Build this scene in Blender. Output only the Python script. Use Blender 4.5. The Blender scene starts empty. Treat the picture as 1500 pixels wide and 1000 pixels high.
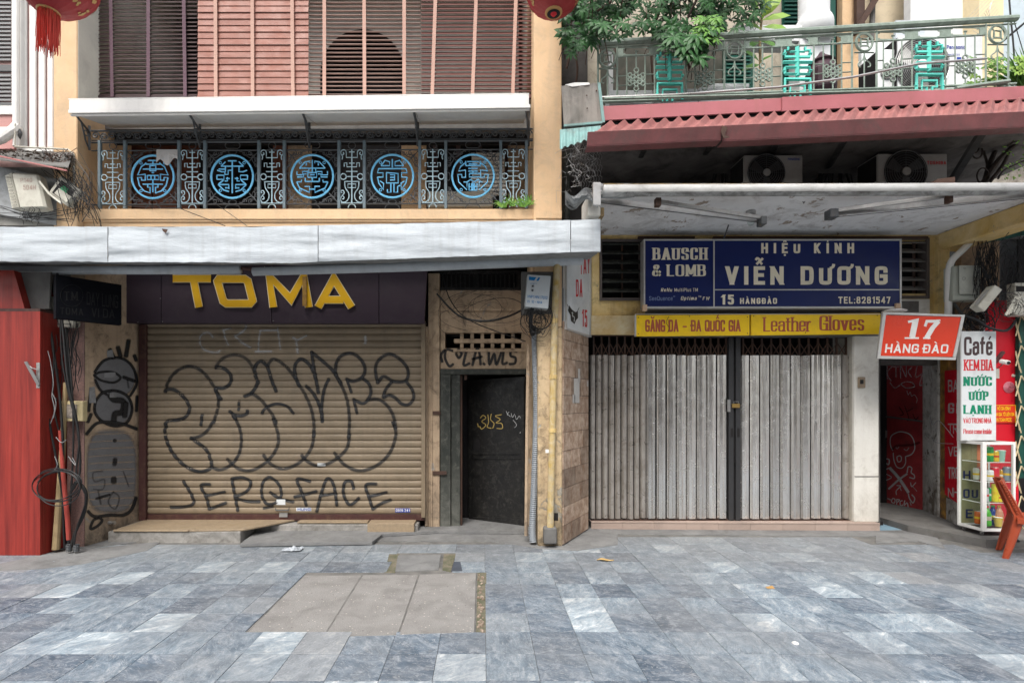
import bpy, math, random, unicodedata
from mathutils import Vector, noise
random.seed(7)
R = random.random
def U(a, b): return a + (b - a) * R()
S = bpy.context.scene
COL = S.collection
# ------------------------------------------------------------ camera, sky, sun, exposure
F, VX, VY, H = 745.0, 708.0, 588.0, 1.55      # focal length (px of a 1500 wide frame), vanishing point, eye height
cam = bpy.data.objects.new('camera', bpy.data.cameras.new('camera')); COL.objects.link(cam); S.camera = cam
cam.location = (0, 0, H); cam.rotation_euler = (math.pi / 2, 0, 0)
cam.data.sensor_width = 36; cam.data.lens = F / 1500 * 36
cam.data.shift_x = (750 - VX) / 1500; cam.data.shift_y = (VY - 500) / 1500
cam.data.clip_start = .05; cam.data.clip_end = 500
w = bpy.data.worlds.new('World'); S.world = w; w.use_nodes = True
nt = w.node_tree; bg = nt.nodes['Background']
sky = nt.nodes.new('ShaderNodeTexSky'); sky.sky_type = 'NISHITA'; sky.sun_disc = False
sky.sun_elevation = math.radians(55); sky.sun_rotation = math.radians(200)
sky.air_density = 1.0; sky.dust_density = 4.0; sky.ozone_density = 1.0
hs = nt.nodes.new('ShaderNodeHueSaturation'); hs.inputs['Saturation'].default_value = .34
nt.links.new(sky.outputs[0], hs.inputs['Color']); nt.links.new(hs.outputs[0], bg.inputs['Color'])
bg.inputs['Strength'].default_value = .15
sun = bpy.data.objects.new('sun', bpy.data.lights.new('sun', 'SUN')); COL.objects.link(sun)
sun.data.energy = 1.1; sun.data.angle = math.radians(28); sun.data.color = (1, .96, .9)
sun.rotation_euler = (math.radians(38), 0, math.radians(-18))
S.view_settings.view_transform = 'Standard'; S.view_settings.look = 'None'
S.view_settings.gamma = 1; S.view_settings.use_curve_mapping = False
S.view_settings.exposure = 1.05
S.cycles.max_bounces = 8
# ------------------------------------------------------------ placing helpers
def P(px, py, Y): return Vector(((px - VX) / F * Y, Y, H - (py - VY) / F * Y))
def G(px, py, z=0.0):
    Y = (H - z) * F / (py - VY); return Vector(((px - VX) / F * Y, Y, z))
def XP(px, Y): return (px - VX) / F * Y
def ZP(py, Y): return H - (py - VY) / F * Y
def wallframe(A, B):
    """vertical wall through plan points A, B (x, y); returns f(px, py, d) = point of the wall, d metres proud"""
    A = Vector((A[0], A[1], 0)); B = Vector((B[0], B[1], 0)); t = (B - A).normalized()
    n = Vector((t.y, -t.x, 0));
    if n.dot(-A) < 0: n = -n
    def f(px, py, d=0):
        r = Vector(((px - VX) / F, 1, -(py - VY) / F)); k = A.dot(n) / r.dot(n)
        q = r * k; q.z += H
        return q + n * d
    f.n = n
    return f
def front(Y):
    def f(px, py, d=0):
        q = P(px, py, Y); q.y -= d; return q
    return f
# ------------------------------------------------------------ mesh builder
def smooth(pts, closed=False, it=2):
    pts = [Vector(p) for p in pts]
    for _ in range(it):
        out = [] if closed else [pts[0]]
        n = len(pts)
        for i in range(n if closed else n - 1):
            a, b = pts[i], pts[(i + 1) % n]
            if closed or i > 0: out.append(a * .75 + b * .25)
            if closed or i < n - 2: out.append(a * .25 + b * .75)
        if not closed: out.append(pts[-1])
        pts = out
    return pts
def catmull(pts, n=5):
    pts = [Vector(p) for p in pts]; out = []
    for i in range(len(pts) - 1):
        p0, p1, p2, p3 = pts[max(i - 1, 0)], pts[i], pts[i + 1], pts[min(i + 2, len(pts) - 1)]
        for k in range(n):
            t = k / n
            out.append(.5 * (2 * p1 + (p2 - p0) * t + (2 * p0 - 5 * p1 + 4 * p2 - p3) * t * t + (3 * p1 - p0 - 3 * p2 + p3) * t ** 3))
    return out + [pts[-1]]
class MB:
    def __init__(s): s.v = []; s.f = []; s.at = None; s.sm = False
    def quad(s, a, b, c, d): n = len(s.v); s.v += [Vector(a), Vector(b), Vector(c), Vector(d)]; s.f.append((n, n + 1, n + 2, n + 3)); return s
    def poly(s, pts): n = len(s.v); s.v += [Vector(p) for p in pts]; s.f.append(tuple(range(n, n + len(pts)))); return s
    def hexa(s, p):
        n = len(s.v); s.v += [Vector(q) for q in p]
        for q in ((0, 1, 2, 3), (7, 6, 5, 4), (0, 4, 5, 1), (1, 5, 6, 2), (2, 6, 7, 3), (3, 7, 4, 0)): s.f.append(tuple(n + i for i in q))
        return s
    def box(s, x0, x1, y0, y1, z0, z1):
        return s.hexa([(x0, y0, z0), (x1, y0, z0), (x1, y0, z1), (x0, y0, z1), (x0, y1, z0), (x1, y1, z0), (x1, y1, z1), (x0, y1, z1)])
    def pb(s, px0, py0, px1, py1, Y, dep=.05):
        """box whose front face, Y metres away, spans the given picture rectangle, dep metres deep"""
        return s.box(XP(px0, Y), XP(px1, Y), Y, Y + dep, ZP(py1, Y), ZP(py0, Y))
    def prism(s, pts, dv):
        """polygon extruded by vector dv"""
        n = len(s.v); k = len(pts); dv = Vector(dv); s.v += [Vector(p) for p in pts] + [Vector(p) + dv for p in pts]
        s.f.append(tuple(range(n, n + k))); s.f.append(tuple(range(n + 2 * k - 1, n + k - 1, -1)))
        for i in range(k): j = (i + 1) % k; s.f.append((n + i, n + k + i, n + k + j, n + j))
        return s
    def slab(s, A, B, C, D, nrm, t):
        A, B, C, D = (Vector(q) for q in (A, B, C, D)); nrm = Vector(nrm) * t
        return s.hexa([A, B, C, D, A + nrm, B + nrm, C + nrm, D + nrm])
    def tube(s, pts, r, n=6, closed=False, cap=True):
        pts = [Vector(p) for p in pts]; k = len(pts)
        if k < 2: return s
        rs = r if isinstance(r, (list, tuple)) else [r] * k
        base = len(s.v); up = None
        for i, p in enumerate(pts):
            a = pts[(i - 1) % k] if (closed or i > 0) else p; b = pts[(i + 1) % k] if (closed or i < k - 1) else p
            t = (b - a)
            t = t.normalized() if t.length > 1e-9 else Vector((0, 0, 1))
            if up is None: up = t.orthogonal().normalized()
            u = (up - t * up.dot(t)); u = u.normalized() if u.length > 1e-6 else t.orthogonal().normalized(); up = u
            q = t.cross(u)
            for j in range(n):
                an = 2 * math.pi * (j + .5) / n; s.v.append(p + (u * math.cos(an) + q * math.sin(an)) * rs[i])
        for i in range(k if closed else k - 1):
            i2 = (i + 1) % k
            for j in range(n): j2 = (j + 1) % n; s.f.append((base + i * n + j, base + i * n + j2, base + i2 * n + j2, base + i2 * n + j))
        if cap and not closed:
            s.f.append(tuple(base + j for j in range(n - 1, -1, -1))); s.f.append(tuple(base + (k - 1) * n + j for j in range(n)))
        return s
    def ring(s, c, ex, ey, r, tr, n=16, m=5):
        return s.tube([Vector(c) + ex * math.cos(2 * math.pi * i / n) * r + ey * math.sin(2 * math.pi * i / n) * r for i in range(n)], tr, m, True)
    def lathe(s, c, prof, n=16, ax=(0, 0, 1)):
        """prof: list of (radius, height along axis)"""
        ax = Vector(ax).normalized(); u = ax.orthogonal().normalized(); q = ax.cross(u); c = Vector(c); b = len(s.v)
        for (r, h) in prof:
            for j in range(n): an = 2 * math.pi * j / n; s.v.append(c + ax * h + (u * math.cos(an) + q * math.sin(an)) * r)
        for i in range(len(prof) - 1):
            for j in range(n): j2 = (j + 1) % n; s.f.append((b + i * n + j, b + i * n + j2, b + (i + 1) * n + j2, b + (i + 1) * n + j))
        s.f.append(tuple(b + j for j in range(n - 1, -1, -1))); s.f.append(tuple(b + (len(prof) - 1) * n + j for j in range(n)))
        return s
    def sheet(s, fn, nu, nv):
        """grid surface fn(i/nu, j/nv)"""
        b = len(s.v)
        for j in range(nv + 1):
            for i in range(nu + 1): s.v.append(Vector(fn(i / nu, j / nv)))
        for j in range(nv):
            for i in range(nu): a = b + j * (nu + 1) + i; s.f.append((a, a + 1, a + nu + 2, a + nu + 1))
        return s
    def ribbon(s, pts, wv, wh, fr, d=.0004, dep=0):
        """flat stroke with a broad pen: wv, wh full widths of upright and level strokes; fr(u, v, d) places it"""
        pts = [Vector(p) for p in pts]; q = [pts[0]]
        for p in pts[1:]:
            if (p - q[-1]).length > 1e-6: q.append(p)
        pts = q; k = len(pts)
        if k < 2: return s
        closed = (pts[0] - pts[-1]).length < 1e-4 and k > 3
        if closed: pts = pts[:-1]; k -= 1
        def hw(t): return .5 * math.hypot(t.y * wv, t.x * wh) if True else 0
        L = []; Rr = []
        for i, p in enumerate(pts):
            a = pts[i - 1] if (closed or i > 0) else None; b = pts[(i + 1) % k] if (closed or i < k - 1) else None
            t1 = (p - a).normalized() if a is not None else None; t2 = (b - p).normalized() if b is not None else None
            if t1 is None: t1 = t2
            if t2 is None: t2 = t1
            n1 = Vector((-t1.y, t1.x)); n2 = Vector((-t2.y, t2.x)); h1, h2 = hw(t1), hw(t2)
            cr = t1.x * t2.y - t1.y * t2.x
            if abs(cr) < .12: off = (n1 * h1 + n2 * h2) * .5
            else:
                A = n1 * h1; B = n2 * h2; dd = B - A; k1 = (dd.x * t2.y - dd.y * t2.x) / cr; off = A + t1 * k1
                m = max(h1, h2) * 2.6
                if off.length > m: off = off.normalized() * m
            L.append(p + off); Rr.append(p - off)
        base = len(s.v)
        for a, b in zip(L, Rr): s.v += [fr(a.x, a.y, d), fr(b.x, b.y, d)]
        m = k if closed else k - 1
        for i in range(m):
            a = base + 2 * i; b = base + 2 * ((i + 1) % k); s.f.append((a, a + 1, b + 1, b))
        if dep:
            b2 = len(s.v)
            for a, b in zip(L, Rr): s.v += [fr(a.x, a.y, d - dep), fr(b.x, b.y, d - dep)]
            for i in range(m):
                a = 2 * i; b = 2 * ((i + 1) % k)
                s.f.append((base + a, base + b, b2 + b, b2 + a)); s.f.append((base + a + 1, b2 + a + 1, b2 + b + 1, base + b + 1))
            if not closed:
                s.f.append((base, b2, b2 + 1, base + 1)); e = 2 * (k - 1); s.f.append((base + e, base + e + 1, b2 + e + 1, b2 + e))
        return s
    def spray(s, pts, wd, fr, d=.002, a=1.0, fa=None, n=6):
        """soft edged spray paint stroke hugging the surface fr"""
        if s.at is None: s.at = []
        pts = catmull(pts, n) if len(pts) > 2 else [Vector(pts[0]).lerp(Vector(pts[1]), i / 6) for i in range(7)]
        if n != 6:   # walk the stroke in even small steps so that it follows the slats
            q = [pts[0]]
            for a_, b_ in zip(pts, pts[1:]):
                m = max(1, int((b_ - a_).length / 1.2)); q += [a_.lerp(b_, (i + 1) / m) for i in range(m)]
            pts = q
        k = len(pts); base = len(s.v); prof = ((-1, 0), (-.62, .9), (0, 1), (.62, .9), (1, 0))
        ps = []
        for i, p in enumerate(pts):
            t = (pts[min(i + 1, k - 1)] - pts[max(i - 1, 0)]); t = t.normalized() if t.length > 1e-9 else Vector((1, 0)); ps.append((p, t))
        p0, t0 = ps[0]; p1, t1 = ps[-1]
        ps = [(p0 - t0 * wd * .5, t0)] + ps + [(p1 + t1 * wd * .5, t1)]
        for i, (p, t) in enumerate(ps):
            n2 = Vector((-t.y, t.x)); e = (i == 0 or i == len(ps) - 1)
            al = a * (fa(i / (len(ps) - 1)) if fa else 1)
            for (o, f) in prof: q = p + n2 * o * wd * .62 * (.5 if e else 1); s.v.append(fr(q.x, q.y, d)); s.at.append(0 if e else f * al)
        for i in range(len(ps) - 1):
            for j in range(4): b = base + i * 5 + j; s.f.append((b, b + 1, b + 6, b + 5))
        return s
WL = {}
def finish(o, parent, kind, label):
    COL.objects.link(o)
    if parent is not None: o.parent = parent
    if kind: o['kind'] = kind
    if label: o['label'] = label
    return o
SPLIT = {'side_wall', 'frame', 'rail', 'stile', 'jamb_bead', 'ledge', 'leaf', 'elbow', 'shoulder', 'loose_pole', 'hinge_strap', 'arm_cable', 'post', 'edge', 'divider', 'corner_clip', 'edge_trim', 'moulding', 'cornice', 'seam', 'inside_floor', 'slab', 'arm', 'stem', 'thin_pipe', 'tread', 'wall_above_door', 'gutter', 'scissor_bar', 'trunk', 'backing', 'bar'}
def pieces(mb):
    par = list(range(len(mb.v)))
    def fd(i):
        while par[i] != i: par[i] = par[par[i]]; i = par[i]
        return i
    for f in mb.f:
        for k in f[1:]: par[fd(k)] = fd(f[0])
    gr = {}
    for f in mb.f: gr.setdefault(fd(f[0]), []).append(f)
    out = []
    for fs in gr.values():
        m = MB(); mp = {}
        for f in fs:
            for k in f:
                if k not in mp: mp[k] = len(m.v); m.v.append(mb.v[k])
            m.f.append(tuple(mp[k] for k in f))
        m.sm = mb.sm; out.append(m)
    return out
def part(parent, name, mb, mat, label=None, kind=None, bevel=0):
    if name in SPLIT and kind is None and mb.at is None:
        ps = pieces(mb)
        if len(ps) > 1:
            for m in ps[:-1]: part(parent, name, m, mat, label, kind, bevel)
            mb = ps[-1]
    L = WL[parent.name] if parent is not None and parent.name in WL else Vector((0, 0, 0))
    me = bpy.data.meshes.new(name); me.from_pydata([tuple(v - L) for v in mb.v], [], mb.f)
    if mb.at is not None:
        at = me.attributes.new('fade', 'FLOAT', 'POINT'); at.data.foreach_set('value', mb.at)
    if mb.sm: me.polygons.foreach_set('use_smooth', [True] * len(me.polygons))
    me.materials.append(mat); me.update()
    o = bpy.data.objects.new(name, me); finish(o, parent, kind, label)
    WL[o.name] = L
    if bevel:
        m = o.modifiers.new('b', 'BEVEL'); m.width = bevel; m.segments = 1; m.limit_method = 'ANGLE'
    return o
def thing(name, label, cat, loc=(0, 0, 0), group=None):
    o = bpy.data.objects.new(name, None); COL.objects.link(o); o.location = loc; o.empty_display_size = .1
    o['label'] = label; o['category'] = cat
    if group: o['group'] = group
    WL[o.name] = Vector(loc); return o
def solo(name, mb, mat, label, cat, group=None, bevel=0):
    xs = [v.x for v in mb.v]; ys = [v.y for v in mb.v]; zs = [v.z for v in mb.v]
    L = Vector(((min(xs) + max(xs)) / 2, (min(ys) + max(ys)) / 2, min(zs)))
    WL['_'] = L
    class Fk: name = '_'
    me_parent = Fk()
    me = bpy.data.meshes.new(name); me.from_pydata([tuple(v - L) for v in mb.v], [], mb.f)
    if mb.at is not None:
        at = me.attributes.new('fade', 'FLOAT', 'POINT'); at.data.foreach_set('value', mb.at)
    if mb.sm: me.polygons.foreach_set('use_smooth', [True] * len(me.polygons))
    me.materials.append(mat); o = bpy.data.objects.new(name, me); COL.objects.link(o); o.location = L
    o['label'] = label; o['category'] = cat
    if group: o['group'] = group
    if bevel:
        m = o.modifiers.new('b', 'BEVEL'); m.width = bevel; m.segments = 1; m.limit_method = 'ANGLE'
    WL[o.name] = L; return o
def struct(name, mb, mat):
    o = part(None, name, mb, mat, kind='structure'); return o
def clone(o, parent, dv):
    c = o.copy(); COL.objects.link(c); c.parent = parent; c.location = Vector(o.location) + Vector(dv); return c
def clone_thing(o, loc, label, rotz=0):
    c = o.copy(); COL.objects.link(c); c.location = loc; c.rotation_euler = (0, 0, rotz); c['label'] = label
    for ch in list(o.children):
        d = ch.copy(); COL.objects.link(d); d.parent = c
        for g in list(ch.children): e = g.copy(); COL.objects.link(e); e.parent = d
    return c
# ------------------------------------------------------------ materials
def mat(name, c1, c2=None, sc=2.0, rough=.75, bump=.15, bsc=45, metal=0, dirt=0, dc=(.06, .05, .04), dsc=4, streak=0, stc=None, spec=.3, peel=0, pc=(.35, .33, .3), rnd=0, grain=.12, stretch=None, low=None):
    m = bpy.data.materials.new(name); m.use_nodes = True; nt = m.node_tree; N = nt.nodes; LK = nt.links.new
    b = N['Principled BSDF']; b.inputs['Roughness'].default_value = rough; b.inputs['Metallic'].default_value = metal
    b.inputs['Specular IOR Level'].default_value = spec
    g = N.new('ShaderNodeNewGeometry'); pos = g.outputs['Position']
    if stretch:
        mp = N.new('ShaderNodeVectorMath'); mp.operation = 'MULTIPLY'; LK(pos, mp.inputs[0]); mp.inputs[1].default_value = stretch; spos = mp.outputs[0]
    else: spos = pos
    def nz(vec, s, det=5, ro=.6, dist=0):
        n = N.new('ShaderNodeTexNoise'); LK(vec, n.inputs['Vector']); n.inputs['Scale'].default_value = s; n.inputs['Detail'].default_value = det
        n.inputs['Roughness'].default_value = ro; n.inputs['Distortion'].default_value = dist; return n.outputs[0]
    def ramp(x, a, bb):
        r = N.new('ShaderNodeMapRange'); LK(x, r.inputs[0]); r.inputs[1].default_value = a; r.inputs[2].default_value = bb; return r.outputs[0]
    def mix(f, a, bb, mode='MIX'):
        x = N.new('ShaderNodeMix'); x.data_type = 'RGBA'; x.blend_type = mode
        for i, val in ((0, f), (6, a), (7, bb)):
            if isinstance(val, (int, float)): x.inputs[i].default_value = val
            elif isinstance(val, tuple): x.inputs[i].default_value = (*val, 1)
            else: LK(val, x.inputs[i])
        return x.outputs[2]
    def mul(x, k):
        q = N.new('ShaderNodeMath'); q.operation = 'MULTIPLY'; LK(x, q.inputs[0])
        if isinstance(k, (int, float)): q.inputs[1].default_value = k
        else: LK(k, q.inputs[1])
        return q.outputs[0]
    c2 = c2 or tuple(x * .8 for x in c1)
    col = mix(ramp(nz(spos, sc, 6, .65, .4), .32, .68), c1, c2)
    if rnd:
        oi = N.new('ShaderNodeObjectInfo'); hsv = N.new('ShaderNodeHueSaturation'); LK(col, hsv.inputs['Color'])
        LK(ramp(oi.outputs['Random'], 0, 1), hsv.inputs['Value']); r = hsv.inputs['Value'].links[0].from_node; r.inputs[3].default_value = 1 - rnd; r.inputs[4].default_value = 1 + rnd; col = hsv.outputs[0]
    if grain: col = mix(grain, col, nz(pos, 160, 3, .7), 'OVERLAY')
    pk = None
    if peel:
        pk = ramp(nz(pos, 3.2, 9, .7, .8), .72 - .3 * peel, .735 - .3 * peel); col = mix(pk, col, mix(nz(pos, 25), pc, tuple(x * .6 for x in pc)))
    if streak:
        mp = N.new('ShaderNodeVectorMath'); mp.operation = 'MULTIPLY'; LK(pos, mp.inputs[0]); mp.inputs[1].default_value = (14, 14, .9)
        col = mix(mul(ramp(nz(mp.outputs[0], 1.0, 4, .6), .5, .78), streak), col, stc or dc)
    if dirt:
        dk = mul(ramp(nz(pos, dsc, 8, .75, .6), .5, .7), dirt); col = mix(dk, col, dc)
    if low:   # (z0, z1, amount, colour): splash dirt rising from the pavement
        sx = N.new('ShaderNodeSeparateXYZ'); LK(pos, sx.inputs[0]); q = ramp(sx.outputs[2], low[1], low[0])
        col = mix(mul(mul(q, ramp(nz(pos, 6, 6, .7, .5), .3, .6)), low[2]), col, low[3])
    LK(col, b.inputs['Base Color'])
    if rough > .15:
        rr = N.new('ShaderNodeMapRange'); LK(nz(pos, 9, 5), rr.inputs[0]); rr.inputs[1].default_value = .3; rr.inputs[2].default_value = .7
        rr.inputs[3].default_value = max(rough - .12, .05); rr.inputs[4].default_value = min(rough + .12, 1); LK(rr.outputs[0], b.inputs['Roughness'])
    if bump:
        bp = N.new('ShaderNodeBump'); bp.inputs['Strength'].default_value = bump; bp.inputs['Distance'].default_value = .01
        hsrc = nz(spos, bsc, 6, .6)
        if pk is not None:
            q = N.new('ShaderNodeMath'); q.operation = 'SUBTRACT'; LK(hsrc, q.inputs[0]); LK(mul(pk, .8), q.inputs[1]); hsrc = q.outputs[0]
        LK(hsrc, bp.inputs['Height']); LK(bp.outputs[0], b.inputs['Normal'])
    return m
def spraymat(name, c):
    m = bpy.data.materials.new(name); m.use_nodes = True; nt = m.node_tree; N = nt.nodes; LK = nt.links.new; b = N['Principled BSDF']
    b.inputs['Base Color'].default_value = (*c, 1); b.inputs['Roughness'].default_value = .6
    a = N.new('ShaderNodeAttribute'); a.attribute_name = 'fade'; g = N.new('ShaderNodeNewGeometry')
    n = N.new('ShaderNodeTexNoise'); n.inputs['Scale'].default_value = 70; n.inputs['Detail'].default_value = 4; LK(g.outputs['Position'], n.inputs['Vector'])
    r = N.new('ShaderNodeMapRange'); LK(n.outputs[0], r.inputs[0]); r.inputs[1].default_value = .3; r.inputs[2].default_value = .55; r.inputs[3].default_value = .88
    n2 = N.new('ShaderNodeTexNoise'); n2.inputs['Scale'].default_value = 9; n2.inputs['Detail'].default_value = 3; LK(g.outputs['Position'], n2.inputs['Vector'])
    r2 = N.new('ShaderNodeMapRange'); LK(n2.outputs[0], r2.inputs[0]); r2.inputs[1].default_value = .35; r2.inputs[2].default_value = .55; r2.inputs[3].default_value = .9
    q = N.new('ShaderNodeMath'); q.operation = 'MULTIPLY'; LK(a.outputs['Fac'], q.inputs[0]); LK(r.outputs[0], q.inputs[1])
    q2 = N.new('ShaderNodeMath'); q2.operation = 'MULTIPLY'; LK(q.outputs[0], q2.inputs[0]); LK(r2.outputs[0], q2.inputs[1]); LK(q2.outputs[0], b.inputs['Alpha'])
    return m
def flat(name, c, rough=.5, metal=0, g=.06, dirt=.15): return mat(name, c, tuple(x * .88 for x in c), sc=4, rough=rough, bump=.05, metal=metal, grain=g, dirt=dirt, dsc=7)
# ------------------------------------------------------------ lettering: a small stroke alphabet
GL = {
'A': (.95, "0,0 .5,1 1,0|.19,.28 .81,.28"), 'B': (.82, "0,0 0,1|~0,1 .75,1 .92,.95 .92,.6 .75,.53 0,.53|~0,.53 .8,.53 1,.45 1,.06 .8,0 0,0"),
'C': (.8, "~1,.66 1,.95 .85,1 .15,1 0,.9 0,.1 .15,0 .85,0 1,.05 1,.34"), 'D': (.85, "0,0 0,1|~0,1 .7,1 1,.95 1,.05 .7,0 0,0"),
'E': (.68, "1,1 0,1 0,0 1,0|0,.53 .85,.53"), 'F': (.66, "1,1 0,1 0,0|0,.52 .82,.52"), 'G': (.84, "~1,.68 1,.95 .85,1 .15,1 0,.9 0,.1 .15,0 .85,0 1,.08 1,.2|1,.02 1,.46 .58,.46"),
'H': (.85, "0,0 0,1|1,0 1,1|0,.52 1,.52"), 'I': (0, "0,0 0,1"), 'J': (.6, "~1,1 1,.3 1,.05 .8,0 .2,0 0,.1 0,.3"), 'K': (.85, "0,0 0,1|1,1 0,.38|.28,.58 1,0"), 'L': (.66, "0,1 0,0 1,0"),
'M': (1.1, "0,0 0,1 .5,.12 1,1 1,0"), 'N': (.88, "0,0 0,1 1,0 1,1"), 'O': (.88, "~.5,1 .85,1 1,.92 1,.5 1,.08 .85,0 .15,0 0,.08 0,.5 0,.92 .15,1 .5,1"),
'P': (.8, "0,0 0,1|~0,1 .8,1 1,.95 1,.52 .8,.45 0,.45"), 'Q': (.88, "~.5,1 .85,1 1,.92 1,.5 1,.08 .85,0 .15,0 0,.08 0,.5 0,.92 .15,1 .5,1|.55,.28 1,-.04"), 'R': (.84, "0,0 0,1|~0,1 .78,1 .96,.95 .96,.55 .78,.48 0,.48|.45,.48 1,0"),
'S': (.76, "~1,.74 1,.98 .8,1 .15,1 0,.95 0,.6 .2,.53 .8,.48 1,.4 1,.04 .85,0 .15,0 0,.03 0,.28"), 'T': (.8, "0,1 1,1|.5,1 .5,0"), 'U': (.84, "~0,1 0,.5 0,.08 .15,0 .85,0 1,.08 1,.5 1,1"),
'V': (.92, "0,1 .5,0 1,1"), 'W': (1.25, "0,1 .26,0 .5,.95 .74,0 1,1"), 'X': (.85, "0,0 1,1|0,1 1,0"), 'Y': (.85, "0,1 .5,.45 1,1|.5,.45 .5,0"), 'Z': (.8, "0,1 1,1 0,0 1,0"),
'0': (.72, "~.5,1 .85,1 1,.92 1,.5 1,.08 .85,0 .15,0 0,.08 0,.5 0,.92 .15,1 .5,1"), '1': (.34, "0,.78 1,1 1,0"), '2': (.7, "~0,.68 0,.97 .15,1 .85,1 1,.95 1,.62 .8,.45 0,.02|0,0 1,0"),
'4': (.76, ".78,0 .78,1 0,.26 1,.26"), '5': (.7, ".95,1 .08,1 .03,.52|~.03,.52 .2,.64 .85,.64 1,.56 1,.06 .8,0 .15,0 0,.05 0,.24"), '7': (.68, "0,1 1,1 .35,0"),
'8': (.74, "~.5,.53 .1,.55 .04,.97 .3,1 .7,1 .96,.97 .9,.55 .5,.53|~.5,.53 1,.51 1,.03 .7,0 .3,0 0,.03 0,.51 .5,.53"),
'9': (.72, "~1,.55 .8,.42 .15,.42 0,.55 0,.9 .2,1 .8,1 1,.9 1,.1 .8,0 .1,0 0,.15"), '3': (.7, "~0,.85 .1,1 .9,1 .95,.6 .4,.53|~.4,.53 1,.5 1,.03 .1,0 0,.2"), '6': (.72, "~0,.45 .2,.58 .85,.58 1,.45 1,.1 .8,0 .2,0 0,.1 0,.9 .2,1 .9,1 1,.85"),
'a': (.66, "~.05,.52 .08,.7 .9,.72 1,.6 1,.3 1,0|~1,.43 .15,.42 0,.36 0,.06 .15,0 .7,0 1,.14"), 'c': (.6, "~1,.48 .95,.72 .1,.72 0,.62 0,.1 .1,0 .95,0 1,.24"), 'd': (.68, "1,1 1,0|~1,.58 .8,.72 .2,.72 0,.62 0,.1 .2,0 .8,0 1,.14"),
'e': (.64, "0,.38 1,.38|~1,.38 1,.64 .85,.72 .15,.72 0,.62 0,.1 .15,0 .85,0 1,.2"), 'f': (.42, "~1,1 .6,1 .38,.95 .38,.6 .38,0|0,.7 .95,.7"), 'h': (.68, "0,0 0,1|~0,.56 .2,.72 .85,.72 1,.62 1,.3 1,0"), 'i': (0, "0,0 0,.72|0,.9 0,1"), 'l': (0, "0,0 0,1"),
'm': (1.05, "0,0 0,.72|~0,.58 .1,.72 .42,.72 .5,.6 .5,.3 .5,0|~.5,.58 .6,.72 .92,.72 1,.6 1,.3 1,0"), 'n': (.66, "0,0 0,.72|~0,.56 .2,.72 .85,.72 1,.62 1,.3 1,0"), 'o': (.68, "~.5,.72 .85,.72 1,.62 1,.36 1,.1 .85,0 .15,0 0,.1 0,.36 0,.62 .15,.72 .5,.72"),
'p': (.68, "0,-.28 0,.72|~0,.58 .2,.72 .85,.72 1,.62 1,.1 .85,0 .2,0 0,.14"), 'r': (.46, "0,0 0,.72|~0,.45 .3,.7 .7,.72 1,.64"), 's': (.58, "~1,.54 .95,.72 .1,.74 0,.64 0,.42 .95,.34 1,.24 .95,-.02 .1,0 0,.18"), 't': (.42, "~.4,.98 .4,.5 .4,.05 .6,0 1,.02|0,.7 .95,.7"),
'u': (.66, "~0,.72 0,.3 0,.1 .2,0 .8,0 1,.14|1,.72 1,0"), 'v': (.66, "0,.72 .5,0 1,.72"), 'q': (.68, "1,-.28 1,.72|~1,.58 .8,.72 .15,.72 0,.62 0,.1 .15,0 .8,0 1,.14"), 'x': (.6, "0,0 1,.72|0,.72 1,0"),
'&': (1.0, "~1,0 .25,.62 .15,.85 .3,1 .6,1 .72,.86 .6,.66 .05,.45 0,.1 .2,0 .55,0 1,.45"), '-': (.4, "0,.45 1,.45"), '.': (0, "0,0 0,.08"), ':': (0, "0,.1 0,.2|0,.55 0,.65"), '®': (.4, "~.5,1 1,1 1,.6 0,.6 0,1 .5,1"), "'": (0, "0,1 0,.8"),
'Đ': (.85, "0,0 0,1|~0,1 .7,1 1,.95 1,.05 .7,0 0,0|-.22,.52 .42,.52"),
}
MARK = {'\u0301': ".4,.0 .8,.18", '\u0300': ".6,.0 .2,.18", '\u0302': ".1,.0 .5,.17 .9,.0", '\u0303': "~.0,.03 .2,.17 .7,.0 1,.14", '\u0306': "~.1,.18 .15,.02 .85,.02 .9,.18"}
def parse(t):
    out = []
    for st in t.split('|'):
        sm = st[0] == '~'; pts = [tuple(float(q) for q in p.split(',')) for p in st.lstrip('~').split()]; out.append((sm, pts))
    return out
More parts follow.
